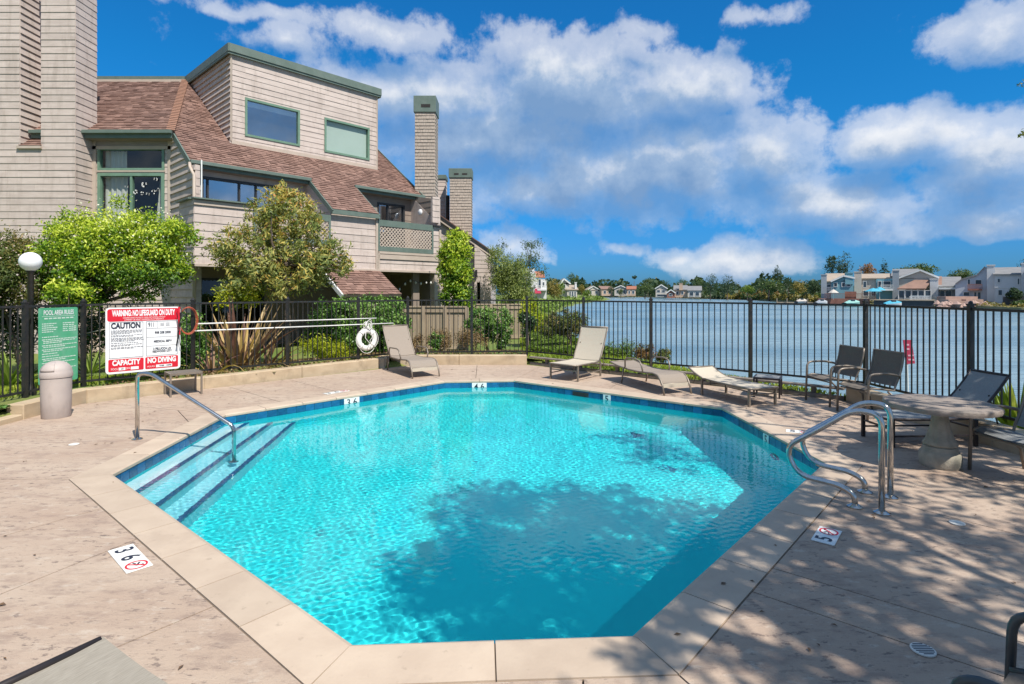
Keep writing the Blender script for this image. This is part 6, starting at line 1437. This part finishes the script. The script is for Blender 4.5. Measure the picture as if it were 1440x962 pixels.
# ------------------------------------------------------------------ far shore: houses, docks, boats, trees
h_white = mat('far_white_stucco', (.62, .62, .62), (.56, .56, .57), .5, .8); h_grey = mat('far_grey_siding', (.30, .33, .36), (.27, .30, .33), .5, .8)
h_beige = mat('far_beige_siding', (.52, .47, .41), (.46, .42, .37), .5, .8); h_teal = mat('far_teal_siding', (.16, .33, .38), (.14, .30, .35), .5, .8)
h_tan = mat('far_tan_stucco', (.50, .36, .26), (.44, .31, .22), .5, .8); r_brown = mat('far_brown_roof', (.27, .16, .12), (.21, .13, .10), .8, .9)
r_grey = mat('far_grey_roof', (.22, .215, .215), (.18, .18, .18), .8, .9); r_tan = mat('far_tan_roof', (.38, .30, .23), (.32, .26, .20), .8, .9)
r_rust = mat('far_rust_roof', (.36, .14, .08), (.30, .12, .07), .8, .9); h_trim = mat('far_white_trim', (.72, .72, .70), None, 1, .7)
h_glass = mat('far_window_glass', (.03, .04, .05), (.06, .09, .12), .4, .15); m_redwood = mat('redwood_deck', (.30, .13, .09), (.22, .09, .065), 1.2, .8)
m_pinkrock = mat('pink_stone', (.40, .27, .22), (.30, .20, .165), 1.0, .9); m_bulk = mat('dark_bulkhead', (.07, .075, .085), (.05, .055, .06), 1, .8)
m_dockwood = mat('dock_planks', (.36, .29, .21), (.28, .22, .16), 2, .8)
def farthing(name, label, cat, px, D, group=None): return thing(name, label, cat, (at(px, D), D, WZ + .5), 0, group)
def hx(px, D): return at(px, D)
def hbox(parent, name, m, D, x0, x1, y0, y1, dep=6, dy=0, bev=0): return MB().box2((hx(x0, D), D + dy, zat(y1, D)), (hx(x1, D), D + dy + dep, zat(y0, D))).build(name, m, parent)
def hgable(parent, D, x0, x1, yl, yp, yr, px, dep, mw, mr, ov=.3, th=.25, dy=0, base=None):
    """gable end facing the lagoon with roof running back"""
    pts = [(hx(x0, D), zat(yl, D)), (hx(px, D), zat(yp, D)), (hx(x1, D), zat(yr, D))]
    poly = [(pts[0][0], zat(base or yl + 1, D)), pts[0], pts[1], pts[2], (pts[2][0], zat(base or yr + 1, D))]
    MB().slab([(x, D + dy, z) for x, z in poly], (0, .2, 0)).build('gable', mw, parent)
    for a, c in ((pts[0], pts[1]), (pts[1], pts[2])):
        d = Vector((c[0] - a[0], c[1] - a[1])); d.normalize(); a2 = (a[0] - d.x * (ov if a is pts[0] else 0), a[1] - d.y * (ov if a is pts[0] else 0)); c2 = (c[0] + d.x * (ov if c is pts[2] else 0), c[1] + d.y * (ov if c is pts[2] else 0))
        MB().slab([(a2[0], D + dy - ov, a2[1] + .05), (c2[0], D + dy - ov, c2[1] + .05), (c2[0], D + dy + dep, c2[1] + .05), (a2[0], D + dy + dep, a2[1] + .05)], (0, 0, th)).build('roof', mr, parent)
        MB().beam((a2[0], D + dy - ov - .05, a2[1] + .12), (c2[0], D + dy - ov - .05, c2[1] + .12), .1, .3).build('rake_board', h_trim, parent)
def hroof(parent, D, x0, x1, ylo, yhi, dep, m, dy=0, ov=.3):
    """roof plane sloping up away from the lagoon"""
    a, c = hx(x0, D), hx(x1, D); z0, z1 = zat(ylo, D), zat(yhi, D + dep); MB().slab([(a - ov, D + dy - ov, z0), (c + ov, D + dy - ov, z0), (c + ov, D + dy + dep, z1), (a - ov, D + dy + dep, z1)], (0, 0, .2)).build('roof', m, parent)
def hwin(parent, D, x0, x1, y0, y1, dy=-.06, frame=True):
    w = MB(); a, c, z0, z1 = hx(x0, D), hx(x1, D), zat(y1, D), zat(y0, D); t = .09
    for r in ((a - t, a, z0 - t, z1 + t), (c, c + t, z0 - t, z1 + t), (a, c, z0 - t, z0), (a, c, z1, z1 + t)): w.box2((r[0], D + dy - .03, r[2]), (r[1], D + dy + .1, r[3]))
    o = w.build('window', h_trim, parent); MB().box2((a, D + dy, z0), (c, D + dy + .05, z1)).build('pane', h_glass, o)
def hchim(parent, D, x0, x1, y0, y1, m, dy=-.8, dep=1.2):
    o = hbox(parent, 'chimney', m, D, x0, x1, y0, y1, dep, dy); MB().box2((hx(x0, D) - .08, D + dy - .08, zat(y0, D) - .0), (hx(x1, D) + .08, D + dy + dep + .08, zat(y0, D) + .18)).build('chimney_cap', m, o)
def hrail(parent, D, x0, x1, y0, y1, m, n=12, dy=-1.2):
    b = MB(); a, c, z0, z1 = hx(x0, D), hx(x1, D), zat(y1, D), zat(y0, D); b.beam((a, D + dy, z1), (c, D + dy, z1), .08, .08); b.beam((a, D + dy, z0), (c, D + dy, z0), .08, .08)
    for i in range(n + 1): x = a + (c - a) * i / n; b.box((x, D + dy, (z0 + z1) / 2), (.06, .05, z1 - z0))
    return b.build('railing', m, parent)
def hdeck(parent, D, x0, x1, y, m, dep=3, dy=-3, th=.25): return MB().box2((hx(x0, D), D + dy, zat(y, D) - th), (hx(x1, D), D + dy + dep, zat(y, D))).build('deck', m, parent)
GR = 'houses along the right far shore'
D = 108
h = farthing('waterfront_house', 'grey and teal house with brown roof, leftmost in the row on the right shore', 'house', 1178, D, GR)
hbox(h, 'wall', h_grey, D, 1160, 1172, 397, 428, 8); hbox(h, 'wall', h_teal, D, 1169, 1200, 396, 428, 8, -.5); hchim(h, D, 1154.5, 1162.5, 387, 428, h_grey); hchim(h, D, 1188.5, 1199, 385, 400, h_teal)
hroof(h, D, 1162, 1186, 396.5, 386, 7, r_tan); hgable(h, D, 1170, 1200, 396, 389, 392, 1186, 8, h_teal, r_tan, dy=-.5)
for x in (1173, 1184, 1191): hwin(h, D, x, x + 4, 398, 403, -.6)
hwin(h, D, 1163, 1168, 400, 404); hrail(h, D, 1158, 1172, 404, 408, h_grey, 8)
h = farthing('waterfront_house', 'pale beige house with teal blue wing and white balcony between two tall chimneys', 'house', 1228, D, GR)
hbox(h, 'wall', h_beige, D, 1210, 1233, 392, 428, 8); hbox(h, 'wall', h_teal, D, 1232, 1256, 393, 428, 8, -.4); hchim(h, D, 1201, 1211.5, 383, 428, h_beige); hroof(h, D, 1211, 1256, 392.5, 386.5, 7, r_tan)
for x0, x1 in ((1214, 1218), (1235, 1239), (1242, 1252)): hwin(h, D, x0, x1, 396, 404, -.5)
hrail(h, D, 1238, 1255, 401, 407, h_trim, 10); hdeck(h, D, 1238, 1255, 407, h_trim, 1.6, -1.6)
for x0, x1 in ((1214, 1221), (1226, 1231)): hwin(h, D, x0, x1, 409, 416)
D = 104
h = farthing('waterfront_house', 'white gabled house with brown lean-to roof over a glazed patio', 'house', 1290, D, GR)
hchim(h, D, 1254.5, 1264, 381, 424, h_grey); hbox(h, 'wall', h_beige, D, 1264, 1318, 391, 424, 8); hgable(h, D, 1265, 1318, 391, 381, 391, 1294, 9, h_beige, r_grey); hroof(h, D, 1254, 1290, 389, 379.5, 8, r_grey, 1)
a, c = hx(1262, D), hx(1310, D); MB().slab([(a, D - 3.2, zat(407, D)), (c - 1.2, D - 3.2, zat(407, D)), (c, D - .1, zat(395, D)), (a + 3.2, D - .1, zat(395, D))], (0, 0, .2)).build('porch_roof', r_brown, h)
for x in (1263, 1272, 1281, 1290, 1299, 1308): hbox(h, 'porch_post', h_trim, D, x, x + 1, 407, 424, .15, -3)
for x in (1264.5, 1274, 1283, 1292, 1301): hwin(h, D, x, x + 7, 409, 419, -2.9)
hrail(h, D, 1279, 1306, 417, 423, h_trim, 16, -3.6)
h = farthing('waterfront_house', 'low house with grey roof and a square pale chimney beside the white gabled house', 'house', 1330, D - 3, GR)
D = 101; hbox(h, 'wall', h_grey, D, 1306, 1345, 405, 426, 7); hroof(h, D, 1318, 1350, 404, 391, 7, r_grey); hroof(h, D, 1306, 1322, 402, 390, 6, r_brown, 1.0); hchim(h, D, 1307.5, 1319.5, 393, 424, h_white)
for x0, x1 in ((1322, 1328), (1330, 1338)): hwin(h, D, x0, x1, 409, 418, -.1)
hrail(h, D, 1313, 1328, 417, 424, h_trim, 10); hbox(h, 'awning', h_trim, D, 1320, 1345, 404.5, 407, 1.5, -1.6)
D = 96
h = farthing('waterfront_house', 'large white house with slanted roofline and dark red balcony', 'house', 1370, D, GR)
pts = [(1343, 425), (1343, 400), (1353, 393), (1373, 388), (1385, 376), (1397, 376), (1397, 425)]
MB().slab([(hx(x, D), D, zat(y, D)) for x, y in pts], (0, 9, 0)).build('wall', mat('far_cool_white', (.50, .54, .60), None, 1, .8), h); hchim(h, D, 1387.5, 1398.5, 374.5, 424, h_white)
for p, r in (((1343, 400), (1353, 393)), ((1353, 393), (1373, 388)), ((1373, 388), (1385, 376))): MB().slab([(hx(p[0], D), D - .3, zat(p[1], D)), (hx(r[0], D), D - .3, zat(r[1], D)), (hx(r[0], D), D + 9, zat(r[1], D)), (hx(p[0], D), D + 9, zat(p[1], D))], (0, 0, .2)).build('roof', r_grey, h)
for x0, x1, y0, y1 in ((1361, 1364, 393, 400), (1372, 1380, 394, 400), (1355, 1363, 411, 416), (1370, 1373, 411, 420), (1375, 1379, 411, 420)): hwin(h, D, x0, x1, y0, y1)
hrail(h, D, 1361, 1381, 400, 406.5, m_redwood, 16); hdeck(h, D, 1361, 1381, 406.5, m_redwood, 1.4, -1.4)
h = farthing('waterfront_house', 'wide plain white house with brown roof near the right edge', 'house', 1417, D - 4, GR)
D = 92; hbox(h, 'wall', h_white, D, 1398.5, 1437, 387, 427, 8); hroof(h, D, 1398.5, 1437, 387, 378, 7, r_grey); hwin(h, D, 1431, 1433, 392, 400); hwin(h, D, 1403, 1406, 392, 397); hwin(h, D, 1404, 1409, 408, 415); hbox(h, 'band_board', h_trim, D, 1398.5, 1437, 404, 404.8, .1, -.08); hchim(h, D, 1436, 1446, 372, 424, h_white)
h = farthing('waterfront_house', 'white house cut by the right edge of the photo', 'house', 1462, D - 6, GR); D = 86; hbox(h, 'wall', h_white, D, 1444, 1500, 388, 428, 8); hroof(h, D, 1444, 1500, 388, 378, 7, r_grey); hwin(h, D, 1450, 1456, 395, 404)
# docks and bulkheads
D = 99; t = farthing('bulkhead_dock', 'dark bulkhead with raised patio in front of the white gabled house', 'dock', 1270, D); hbox(t, 'retaining_wall', m_bulk, D, 1228, 1312, 422.5, 433, 4, -1); hbox(t, 'deck', m_dockwood, D, 1222, 1314, 421.5, 422.7, 5, -1.2); hrail(t, D, 1280, 1308, 416, 422, h_trim, 22, -.9)
D = 106; t = farthing('redwood_deck', 'redwood patio deck with board fence in front of the teal houses', 'deck', 1190, D); hbox(t, 'board_wall', m_redwood, D, 1150, 1222, 420, 427, 2, -2.5); hrail(t, D, 1160, 1230, 413, 420, m_redwood, 40, -2.4); hbox(t, 'screen', m_redwood, D, 1188, 1204, 410, 420, .2, -2.2)
D = 94; t = farthing('rock_terrace', 'pink stone terrace and steps at the water below the slanted white house', 'terrace', 1355, D)
for x0, x1, y0, y1, dy in ((1330, 1375, 417, 426, 0), (1338, 1360, 423, 434, -1.5), (1352, 1376, 421, 432, -1), (1322, 1340, 421, 431, -1.8)): hbox(t, 'stone_block', m_pinkrock, D, x0, x1, y0, y1, 2, dy)
b = MB()
for k in range(60): x = random.uniform(1318, 1385); y = random.uniform(426, 433); b.lathe([(.05, -.4), (random.uniform(.35, .8), 0), (.1, .45)], (hx(x, 90), 90 + random.uniform(-1, 1), zat(y, 90)), 6)
b.build('boulder', m_pinkrock, t, 'stuff')
D = 88; t = farthing('boat_dock', 'wooden dock with boards near the right edge of the photo', 'dock', 1400, D); hbox(t, 'deck', m_dockwood, D, 1375, 1425, 429, 430.5, 3, -2); hbox(t, 'bulkhead', m_bulk, D, 1410, 1470, 424, 436, 3); hrail(t, D, 1425, 1445, 432, 437, h_trim, 6, -2.2); hbox(t, 'fence', m_bulk, D, 1410, 1440, 417, 424, .2)
def umbrella(label, px, D, w, ytop, ybase, mm):
    t = farthing('patio_umbrella', label, 'umbrella', px, D); r = w / 2 * D / F; zt_ = zat(ytop, D); b = MB().lathe([(r, 0), (r * .5, .35), (.05, .62)], (hx(px, D), D, zt_ - .62), 8); b.build('canopy', mm, t); MB().tube([(hx(px, D), D, zat(ybase, D)), (hx(px, D), D, zt_)], .04, 6).build('pole', h_trim, t)
m_blueu = mat('blue_canvas', (.06, .36, .50), None, 1, .7)
umbrella('blue patio umbrella on the deck before the teal blue house', 1228, 102, 22, 405, 421, m_blueu); umbrella('second smaller blue patio umbrella partly behind the first', 1237, 104, 16, 403.5, 421, m_blueu); umbrella('cream patio umbrella in front of the grey and teal house', 1172, 104, 14, 407, 421, h_beige)
def boat(label, px, D, w, y, hullm, cover):
    t = farthing('moored_boat', label, 'boat', px, D, 'boats moored on the right shore'); L = w * D / F; x = hx(px, D); z = WZ; rows = []
    for i in range(9):
        u = i / 8; hw = .95 * (math.sin(math.pi * min(1, u * .75 + .25)) ** .6) * (1 if u < .99 else .05); rows.append([(x - L / 2 + L * u, D - hw, z + .62 + .2 * u), (x - L / 2 + L * u, D - hw * .75, z + .1), (x - L / 2 + L * u, D, z - .1), (x - L / 2 + L * u, D + hw * .75, z + .1), (x - L / 2 + L * u, D + hw, z + .62 + .2 * u)])
    MB().strip(rows).build('hull', hullm, t, smooth=True); rows = [[(r[0][0], r[0][1], r[0][2]), (r[0][0], D, r[0][2] + .4 * math.sin(math.pi * i / 8) + .1), (r[4][0], r[4][1], r[4][2])] for i, r in enumerate(rows)]; MB().strip(rows).build('cover', cover, t)
    MB().box2((x - L * .1, D - .5, z + .8), (x + L * .1, D + .5, z + 1.25)).build('windscreen', h_glass, t)
m_tealb = mat('pale_teal_canvas', (.26, .50, .45), None, 1, .7)
boat('grey white boat moored leftmost on the right shore', 1155, 103, 17, 425, h_white, h_grey); boat('pale teal covered boat beside the grey white one', 1198, 100, 22, 425, m_tealb, m_tealb); boat('white boat with blue cover before the dark bulkhead', 1255, 94, 26, 428, h_white, m_blueu); boat('small white boat at the sandy point', 1127, 116, 15, 424, h_white, h_beige)
# middle distance across the water
GM = 'small houses across the lagoon'
def cottage(label, x0, x1, y0, yr, yb, D, mw, mr, style='hip', ch=None, wins=()):
    h = farthing('far_house', label, 'house', (x0 + x1) / 2, D, GM); hbox(h, 'wall', mw, D, x0, x1, yr, yb, 8)
    if style == 'gable': hgable(h, D, x0, x1, yr, y0, yr, (x0 + x1) / 2, 9, mw, mr)
    else: hroof(h, D, x0, x1, yr, y0, 7, mr)
    if ch: hchim(h, D, ch[0], ch[1], ch[2], yr, mw)
    for w in wins: hwin(h, D, *w)
    return h
cottage('pale gabled house between round tree and dark tree across the lagoon', 922, 938, 401, 406, 418, 195, h_beige, r_tan, 'gable', None, ((924, 928, 408, 411), (931, 935, 408, 411), (924, 936, 414, 417)))
cottage('grey roofed house with pale chimney across the lagoon', 948, 966, 402, 408, 418, 190, h_tan, r_grey, 'hip', (955, 960, 399), ((951, 954, 410, 414), (958, 961, 410, 414)))
cottage('wide grey roofed house beside the tall dark trees', 967, 986, 403, 409, 418, 188, h_beige, r_grey, 'hip', None, ((970, 975, 411, 416), (978, 983, 411, 416)))
cottage('tan house with rust roof, third house left of the round tree', 882, 894, 403, 407, 416, 215, h_tan, r_rust, 'hip', None, ((884, 886, 409, 413), (889, 892, 409, 413)))
cottage('pale house behind the palm tree', 864, 882, 402, 406, 416, 225, h_beige, r_tan, 'gable', None, ((867, 870, 408, 412), (875, 879, 408, 412)))
cottage('brown roofed tan house left of the palm', 846, 862, 403, 407, 416, 235, h_tan, r_brown, 'hip', None, ((849, 852, 409, 413), (856, 859, 409, 413)))
cottage('small pale house nearest the left shore across the water', 826, 843, 403, 408, 417, 240, h_beige, r_tan, 'gable', None, ((829, 832, 409, 413), (837, 840, 409, 413)))
cottage('low brown house at the water beside the pale gabled one', 938, 949, 408, 412, 419, 185, m_redwood, r_grey, 'gable', None, ((941, 945, 413, 416),))
for (x0, x1, y0, y1, lab) in ((908, 922, 416.5, 418, 'low pale dock in front of the round tree'), (1092, 1150, 425, 427.5, 'low wooden dock beside the sandy point'), (1155, 1215, 427, 429.5, 'long floating dock below the redwood deck'), (940, 962, 417.5, 419.5, 'red brown dock with sheds across the lagoon')):
    Dk = 2.8 * F / (y1 - HY); t = farthing('floating_dock', lab, 'dock', (x0 + x1) / 2, Dk); MB().box2((at(x0, Dk), Dk, WZ - .1), (at(x1, Dk), Dk + 2, WZ + .35)).build('dock_deck', m_dockwood, t)
    for k in range(5): x = at(x0 + (x1 - x0) * k / 4, Dk); MB().tube([(x, Dk - .2, WZ - .3), (x, Dk - .2, WZ + 1.2)], .12, 6).build('pile', m_dockwood, t)
def face_lagoon():
    for o in [o for o in bpy.data.objects if o.parent is None and o.get('category') in ('house', 'dock', 'deck') and o.location.x > 40]:
        a = math.atan2(o.location.x, o.location.y); o.rotation_euler.z = -a; o.scale.x = math.cos(a)
face_lagoon()
# left shore
D = 118
h = farthing('waterfront_house', 'white stucco house with rust roof and red awning on the left shore', 'house', 755, D)
hbox(h, 'wall', h_white, D, 738, 760, 392, 421, 8); hbox(h, 'wall', h_white, D, 750, 768, 393, 421, 6, -1.2); hbox(h, 'upper_wall', h_white, D, 738, 752, 377, 392, 6); hroof(h, D, 750, 764, 391, 383, 6, r_rust, -1); hbox(h, 'wall', h_white, D, 746, 753, 384, 404, 2, -1.4)
MB().slab([(hx(751, D), D - 3, zat(413, D)), (hx(760, D), D - 3, zat(413, D)), (hx(759, D), D - 1.2, zat(407, D)), (hx(752, D), D - 1.2, zat(407, D))], (0, 0, .15)).build('awning', m_redflag, h)
for x0, x1, y0, y1 in ((741, 745, 382, 387), (741, 745, 396, 401), (757, 760, 393, 405), (763, 765, 397, 402), (741, 746, 408, 414)): hwin(h, D, x0, x1, y0, y1, -1.28 if x0 > 750 else -.06)
hrail(h, D, 755, 768, 402, 407, h_trim, 8, -2.0); hdeck(h, D, 755, 768, 407, h_white, 1.2, -2.2)
D = 140
h = farthing('waterfront_house', 'cream two storey house with tan roof farther along the left shore', 'house', 800, D)
hbox(h, 'wall', h_beige, D, 790, 800, 398, 420, 6); hgable(h, D, 788.5, 801, 399, 393, 399, 793, 7, h_beige, r_tan); hbox(h, 'wall', h_beige, D, 797, 811, 408, 420, 6, -1); hroof(h, D, 796, 811, 408, 402, 6, r_tan, -1); hchim(h, D, 808, 810.5, 398, 408, h_white)
for x0 in (800, 803.5, 807): hwin(h, D, x0, x0 + 2, 410, 417, -1.08)
hwin(h, D, 792, 795, 400, 405)
MB().box2((hx(762, 112), 112, WZ), (hx(845, 165), 172, WZ + .3)) 
def fartree(name, label, x0, x1, y0, y1, D, lm, n=1400, size=None, kind='round', sub=5, group=None):
    t = farthing(name, label, 'tree', (x0 + x1) / 2, D); w = (x1 - x0) * D / F; hgt = (y1 - y0) * D / F; cx_ = at((x0 + x1) / 2, D); zt_, zb_ = zat(y0, D), zat(y1, D); bls = []
    size = size or max(.28, w * .05)
    if kind == 'cone':
        for k in range(5): u = k / 4; bls.append((cx_, D, zb_ + hgt * (.2 + .72 * u), w / 2 * (1 - u * .85), w / 2 * (1 - u * .85), hgt * .14))
    elif kind == 'palm': bls = [(cx_, D, zt_ - w * .3, w * .5, w * .5, w * .3)]
    else:
        for k in range(sub): a = random.uniform(0, 6.28); r = random.uniform(.1, .5); s = random.uniform(.42, .68); bls.append((cx_ + math.cos(a) * r * w / 2, D + math.sin(a) * r * w / 2, zb_ + hgt * random.uniform(.42, .70), w / 2 * s, w / 2 * s, hgt * .5 * random.uniform(.42, .6)))
        bls.append((cx_, D, zb_ + hgt * .55, w * .40, w * .4, hgt * .40)); bls.append((cx_ + w * .03, D, zt_ - hgt * .22, w * .22, w * .2, hgt * .22)) 
    if kind == 'palm': n, size = 40, w * .55
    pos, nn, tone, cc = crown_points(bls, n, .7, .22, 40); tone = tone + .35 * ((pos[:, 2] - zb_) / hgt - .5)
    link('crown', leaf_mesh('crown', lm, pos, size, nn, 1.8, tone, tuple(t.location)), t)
    MB().tube([(cx_, D, WZ), (cx_ + .1, D, (zt_ + zb_) / 2)], [max(.12, w * .03), max(.07, w * .015)], 6).build('trunk', m_bark, t)
FT = [('round_tree', 'dark tree pair behind the leftmost houses of the right shore, left crown', 1157, 1180, 356, 402, 122, l_fardark, 'round'), ('round_tree', 'dark tree pair behind the leftmost houses of the right shore, taller right crown', 1175, 1200, 353, 402, 123, l_fardark, 'round'),
      ('round_tree', 'orange brown tree behind the pale beige house', 1206, 1233, 369, 398, 124, l_farrust, 'round'), ('conifer_tree', 'dark pointed conifer behind the teal blue wing', 1234, 1253, 364, 394, 126, l_fardark, 'cone'),
      ('round_tree', 'broad bright green tree behind the white gabled house', 1261, 1320, 371, 396, 122, l_far, 'round'), ('round_tree', 'low wide tree behind the low grey roofed house', 1333, 1374, 379, 398, 120, l_far, 'round'),
      ('round_tree', 'dark tree cut by the right edge behind the white houses', 1430, 1460, 360, 398, 104, l_fardark, 'round'), ('round_tree', 'dark small tree in front of the wide plain white house', 1415, 1436, 405, 425, 86, l_fardark, 'round'), ('round_tree', 'low green rounded bush on the bank below the wide white house', 1424, 1450, 422, 434, 82, l_far, 'round'),
      ('round_tree', 'tall dark tree right of the grey roofed houses across the lagoon', 986, 1012, 384, 421, 172, l_fardark, 'round'), ('round_tree', 'grey green tree right of the tall dark one', 1008, 1037, 386, 421, 168, l_fardark, 'round'),
      ('round_tree', 'olive tree behind the grey roofed house', 972, 992, 388, 412, 200, l_far, 'round'), ('round_tree', 'low olive trees behind the pale chimney house', 948, 972, 392, 410, 210, l_far, 'round'), ('round_tree', 'dark round tree behind the pale gabled house', 928, 945, 394, 412, 212, l_fardark, 'round'),
      ('round_tree', 'bright green round tree left of the pale gabled house', 892, 922, 397, 417, 198, l_far, 'round'), ('round_tree', 'flat topped tree behind the bright round tree', 902, 920, 390, 400, 225, l_far, 'round'), ('palm_tree', 'single tall palm across the lagoon', 888, 895, 388, 402, 222, l_fardark, 'palm'),
      ('round_tree', 'green domed tree on the headland below the conifer', 1058, 1104, 392, 413, 150, l_far, 'round'), ('conifer_tree', 'dark layered conifer on the headland', 1082, 1104, 373, 398, 165, l_fardark, 'cone'), ('round_tree', 'dark green tree right of the conifer on the headland', 1098, 1118, 390, 412, 155, l_fardark, 'round'),
      ('round_tree', 'golden olive tree on the headland near the houses', 1110, 1138, 393, 419, 140, l_fargold, 'round'), ('round_tree', 'dark tree just left of the grey chimney house', 1132, 1160, 392, 421, 130, l_fardark, 'round'), ('round_tree', 'small lime tree at the left end of the headland', 1040, 1062, 400, 416, 155, l_farlime, 'round'),
      ('round_tree', 'yellow green willow mass beside the white stucco house', 768, 790, 391, 424, 112, l_fargold, 'round'), ('round_tree', 'yellow green tree before the cream house', 780, 797, 394, 424, 118, l_farlime, 'round'), ('round_tree', 'dark green tree behind the cream house on the left shore', 793, 813, 383, 405, 160, l_far, 'round'), ('round_tree', 'olive tree right of the cream house', 811, 824, 399, 416, 165, l_fargold, 'round'),
      ('round_tree', 'dark tree in the far row left of the palm', 852, 866, 401, 416, 222, l_fardark, 'round'), ('round_tree', 'green tree in the far row between two pale houses', 868, 878, 406, 417, 210, l_far, 'round'), ('conifer_tree', 'pointed tree in the far row, leftmost of three', 835, 841, 396, 407, 262, l_fardark, 'cone'), ('conifer_tree', 'pointed tree in the far row, middle of three', 843, 849, 398, 407, 262, l_fardark, 'cone'), ('conifer_tree', 'pointed tree in the far row, rightmost of three', 867, 872, 397, 407, 262, l_fardark, 'cone'),
      ('round_tree', 'olive bushes at the end of the left shore', 818, 834, 407, 421, 150, l_farlime, 'round'), ('round_tree', 'brown bush right of the birch on the left shore', 725, 745, 405, 424, 95, l_dry, 'round')]
for nm, lab, x0, x1, y0, y1, D, lm, kd in FT: fartree(nm, lab, x0, x1, y0, y1, D, lm, 1500 if (x1 - x0) > 20 else 700, None, kd)
# scrubby headland and shore growth that nobody could count
def scrub(name, pts, n, lm, size, hgt):
    pos = []
    for _ in range(n):
        i = random.randrange(len(pts) - 1); u = random.random(); px, py = (pts[i][0] + (pts[i + 1][0] - pts[i][0]) * u, pts[i][1] + (pts[i + 1][1] - pts[i][1]) * u); D = 2.8 * F / (py - HY); d = random.uniform(0.5, 9); h = abs(noise.noise(Vector((px * .14, d * .2, 0)))) * 2 + .25
        pos.append((at(px, D) * (D + d) / D, D + d, WZ + .35 + random.random() ** .7 * h * hgt))
    pos = np.array(pos); tn = .5 + np.array([noise.noise(Vector((p[0] * .25, p[1] * .25, p[2] * .5))) for p in pos]) * .8; link(name, leaf_mesh(name, lm, pos, size, None, 1.6, tn), None, 'stuff')
scrub('headland_scrub', [(1020, 421.3), (1060, 422), (1092, 424.5), (1150, 428)], 9000, l_fargold, .55, 1.5)
scrub('headland_scrub', [(1030, 421.3), (1070, 422.8), (1110, 425.5), (1165, 428.5)], 5000, l_far, .6, 1.7)
scrub('headland_scrub', [(1035, 421.3), (1070, 422.8), (1115, 425.8)], 2500, l_farrust, .5, 1.9)
scrub('shore_scrub', [(835, 417.4), (905, 418.2), (985, 420.3), (1020, 421.3)], 5000, l_fardark, .7, .9)
scrub('shore_scrub', [(1150, 428), (1200, 429.5), (1340, 432.5), (1440, 437.5)], 2500, l_fargold, .35, .5)
pos = []
for _ in range(9000):
    y = random.uniform(60, 165); sx_ = shore_x(y); d = random.uniform(0, 14); h = abs(noise.noise(Vector((y * .12, d * .2, 5)))); pos.append((sx_ - d, y, -.55 + random.random() * h * 2.2))
pos = np.array(pos); link('shore_scrub', leaf_mesh('shore_scrub', l_farlime, pos, .5, None, 1.6), None, 'stuff')
pos = []
for _ in range(22000):
    a = random.uniform(.05, 1.05); D = random.uniform(250, 420); h = max(0, noise.noise(Vector((a * 30, D * .01, 2))) + .5) * 10; pos.append((D * math.tan(a) if a < .8 else D * 1.03 * (a / .8), D, -.5 + random.random() * h))
pos = np.array(pos); link('far_wood', leaf_mesh('far_wood', l_fardark, pos, 2.4, None, 1.5, RNG.uniform(.2, .8, len(pos))), None, 'stuff')

# fallen leaves and grit on the deck
b = MB(); rg = random.Random(12)
k = 0
while k < 150:
    x, y = rg.uniform(-6.6, 5.4), rg.uniform(1.5, 13)
    if deck_dist(x, y) > -.1: continue
    if max(((x - a[0]) * (c[1] - a[1]) - (y - a[1]) * (c[0] - a[0])) / math.hypot(c[0] - a[0], c[1] - a[1]) for a, c in zip(POOL, POOL[1:] + POOL[:1])) < .05: continue
    a_ = rg.uniform(0, 6.28); L = rg.uniform(.010, .028); W_ = L * rg.uniform(.35, .6); cs, sn = math.cos(a_), math.sin(a_)
    b.add([(x - cs * L, y - sn * L, .006), (x + sn * W_, y - cs * W_, .010), (x + cs * L, y + sn * L, .007), (x - sn * W_, y + cs * W_, .012)], [(0, 1, 2, 3)]); k += 1
b.build('fallen_leaves', mat('dry_leaf_litter', (.10, .06, .035), (.16, .09, .04), 30, .8), None, 'stuff')
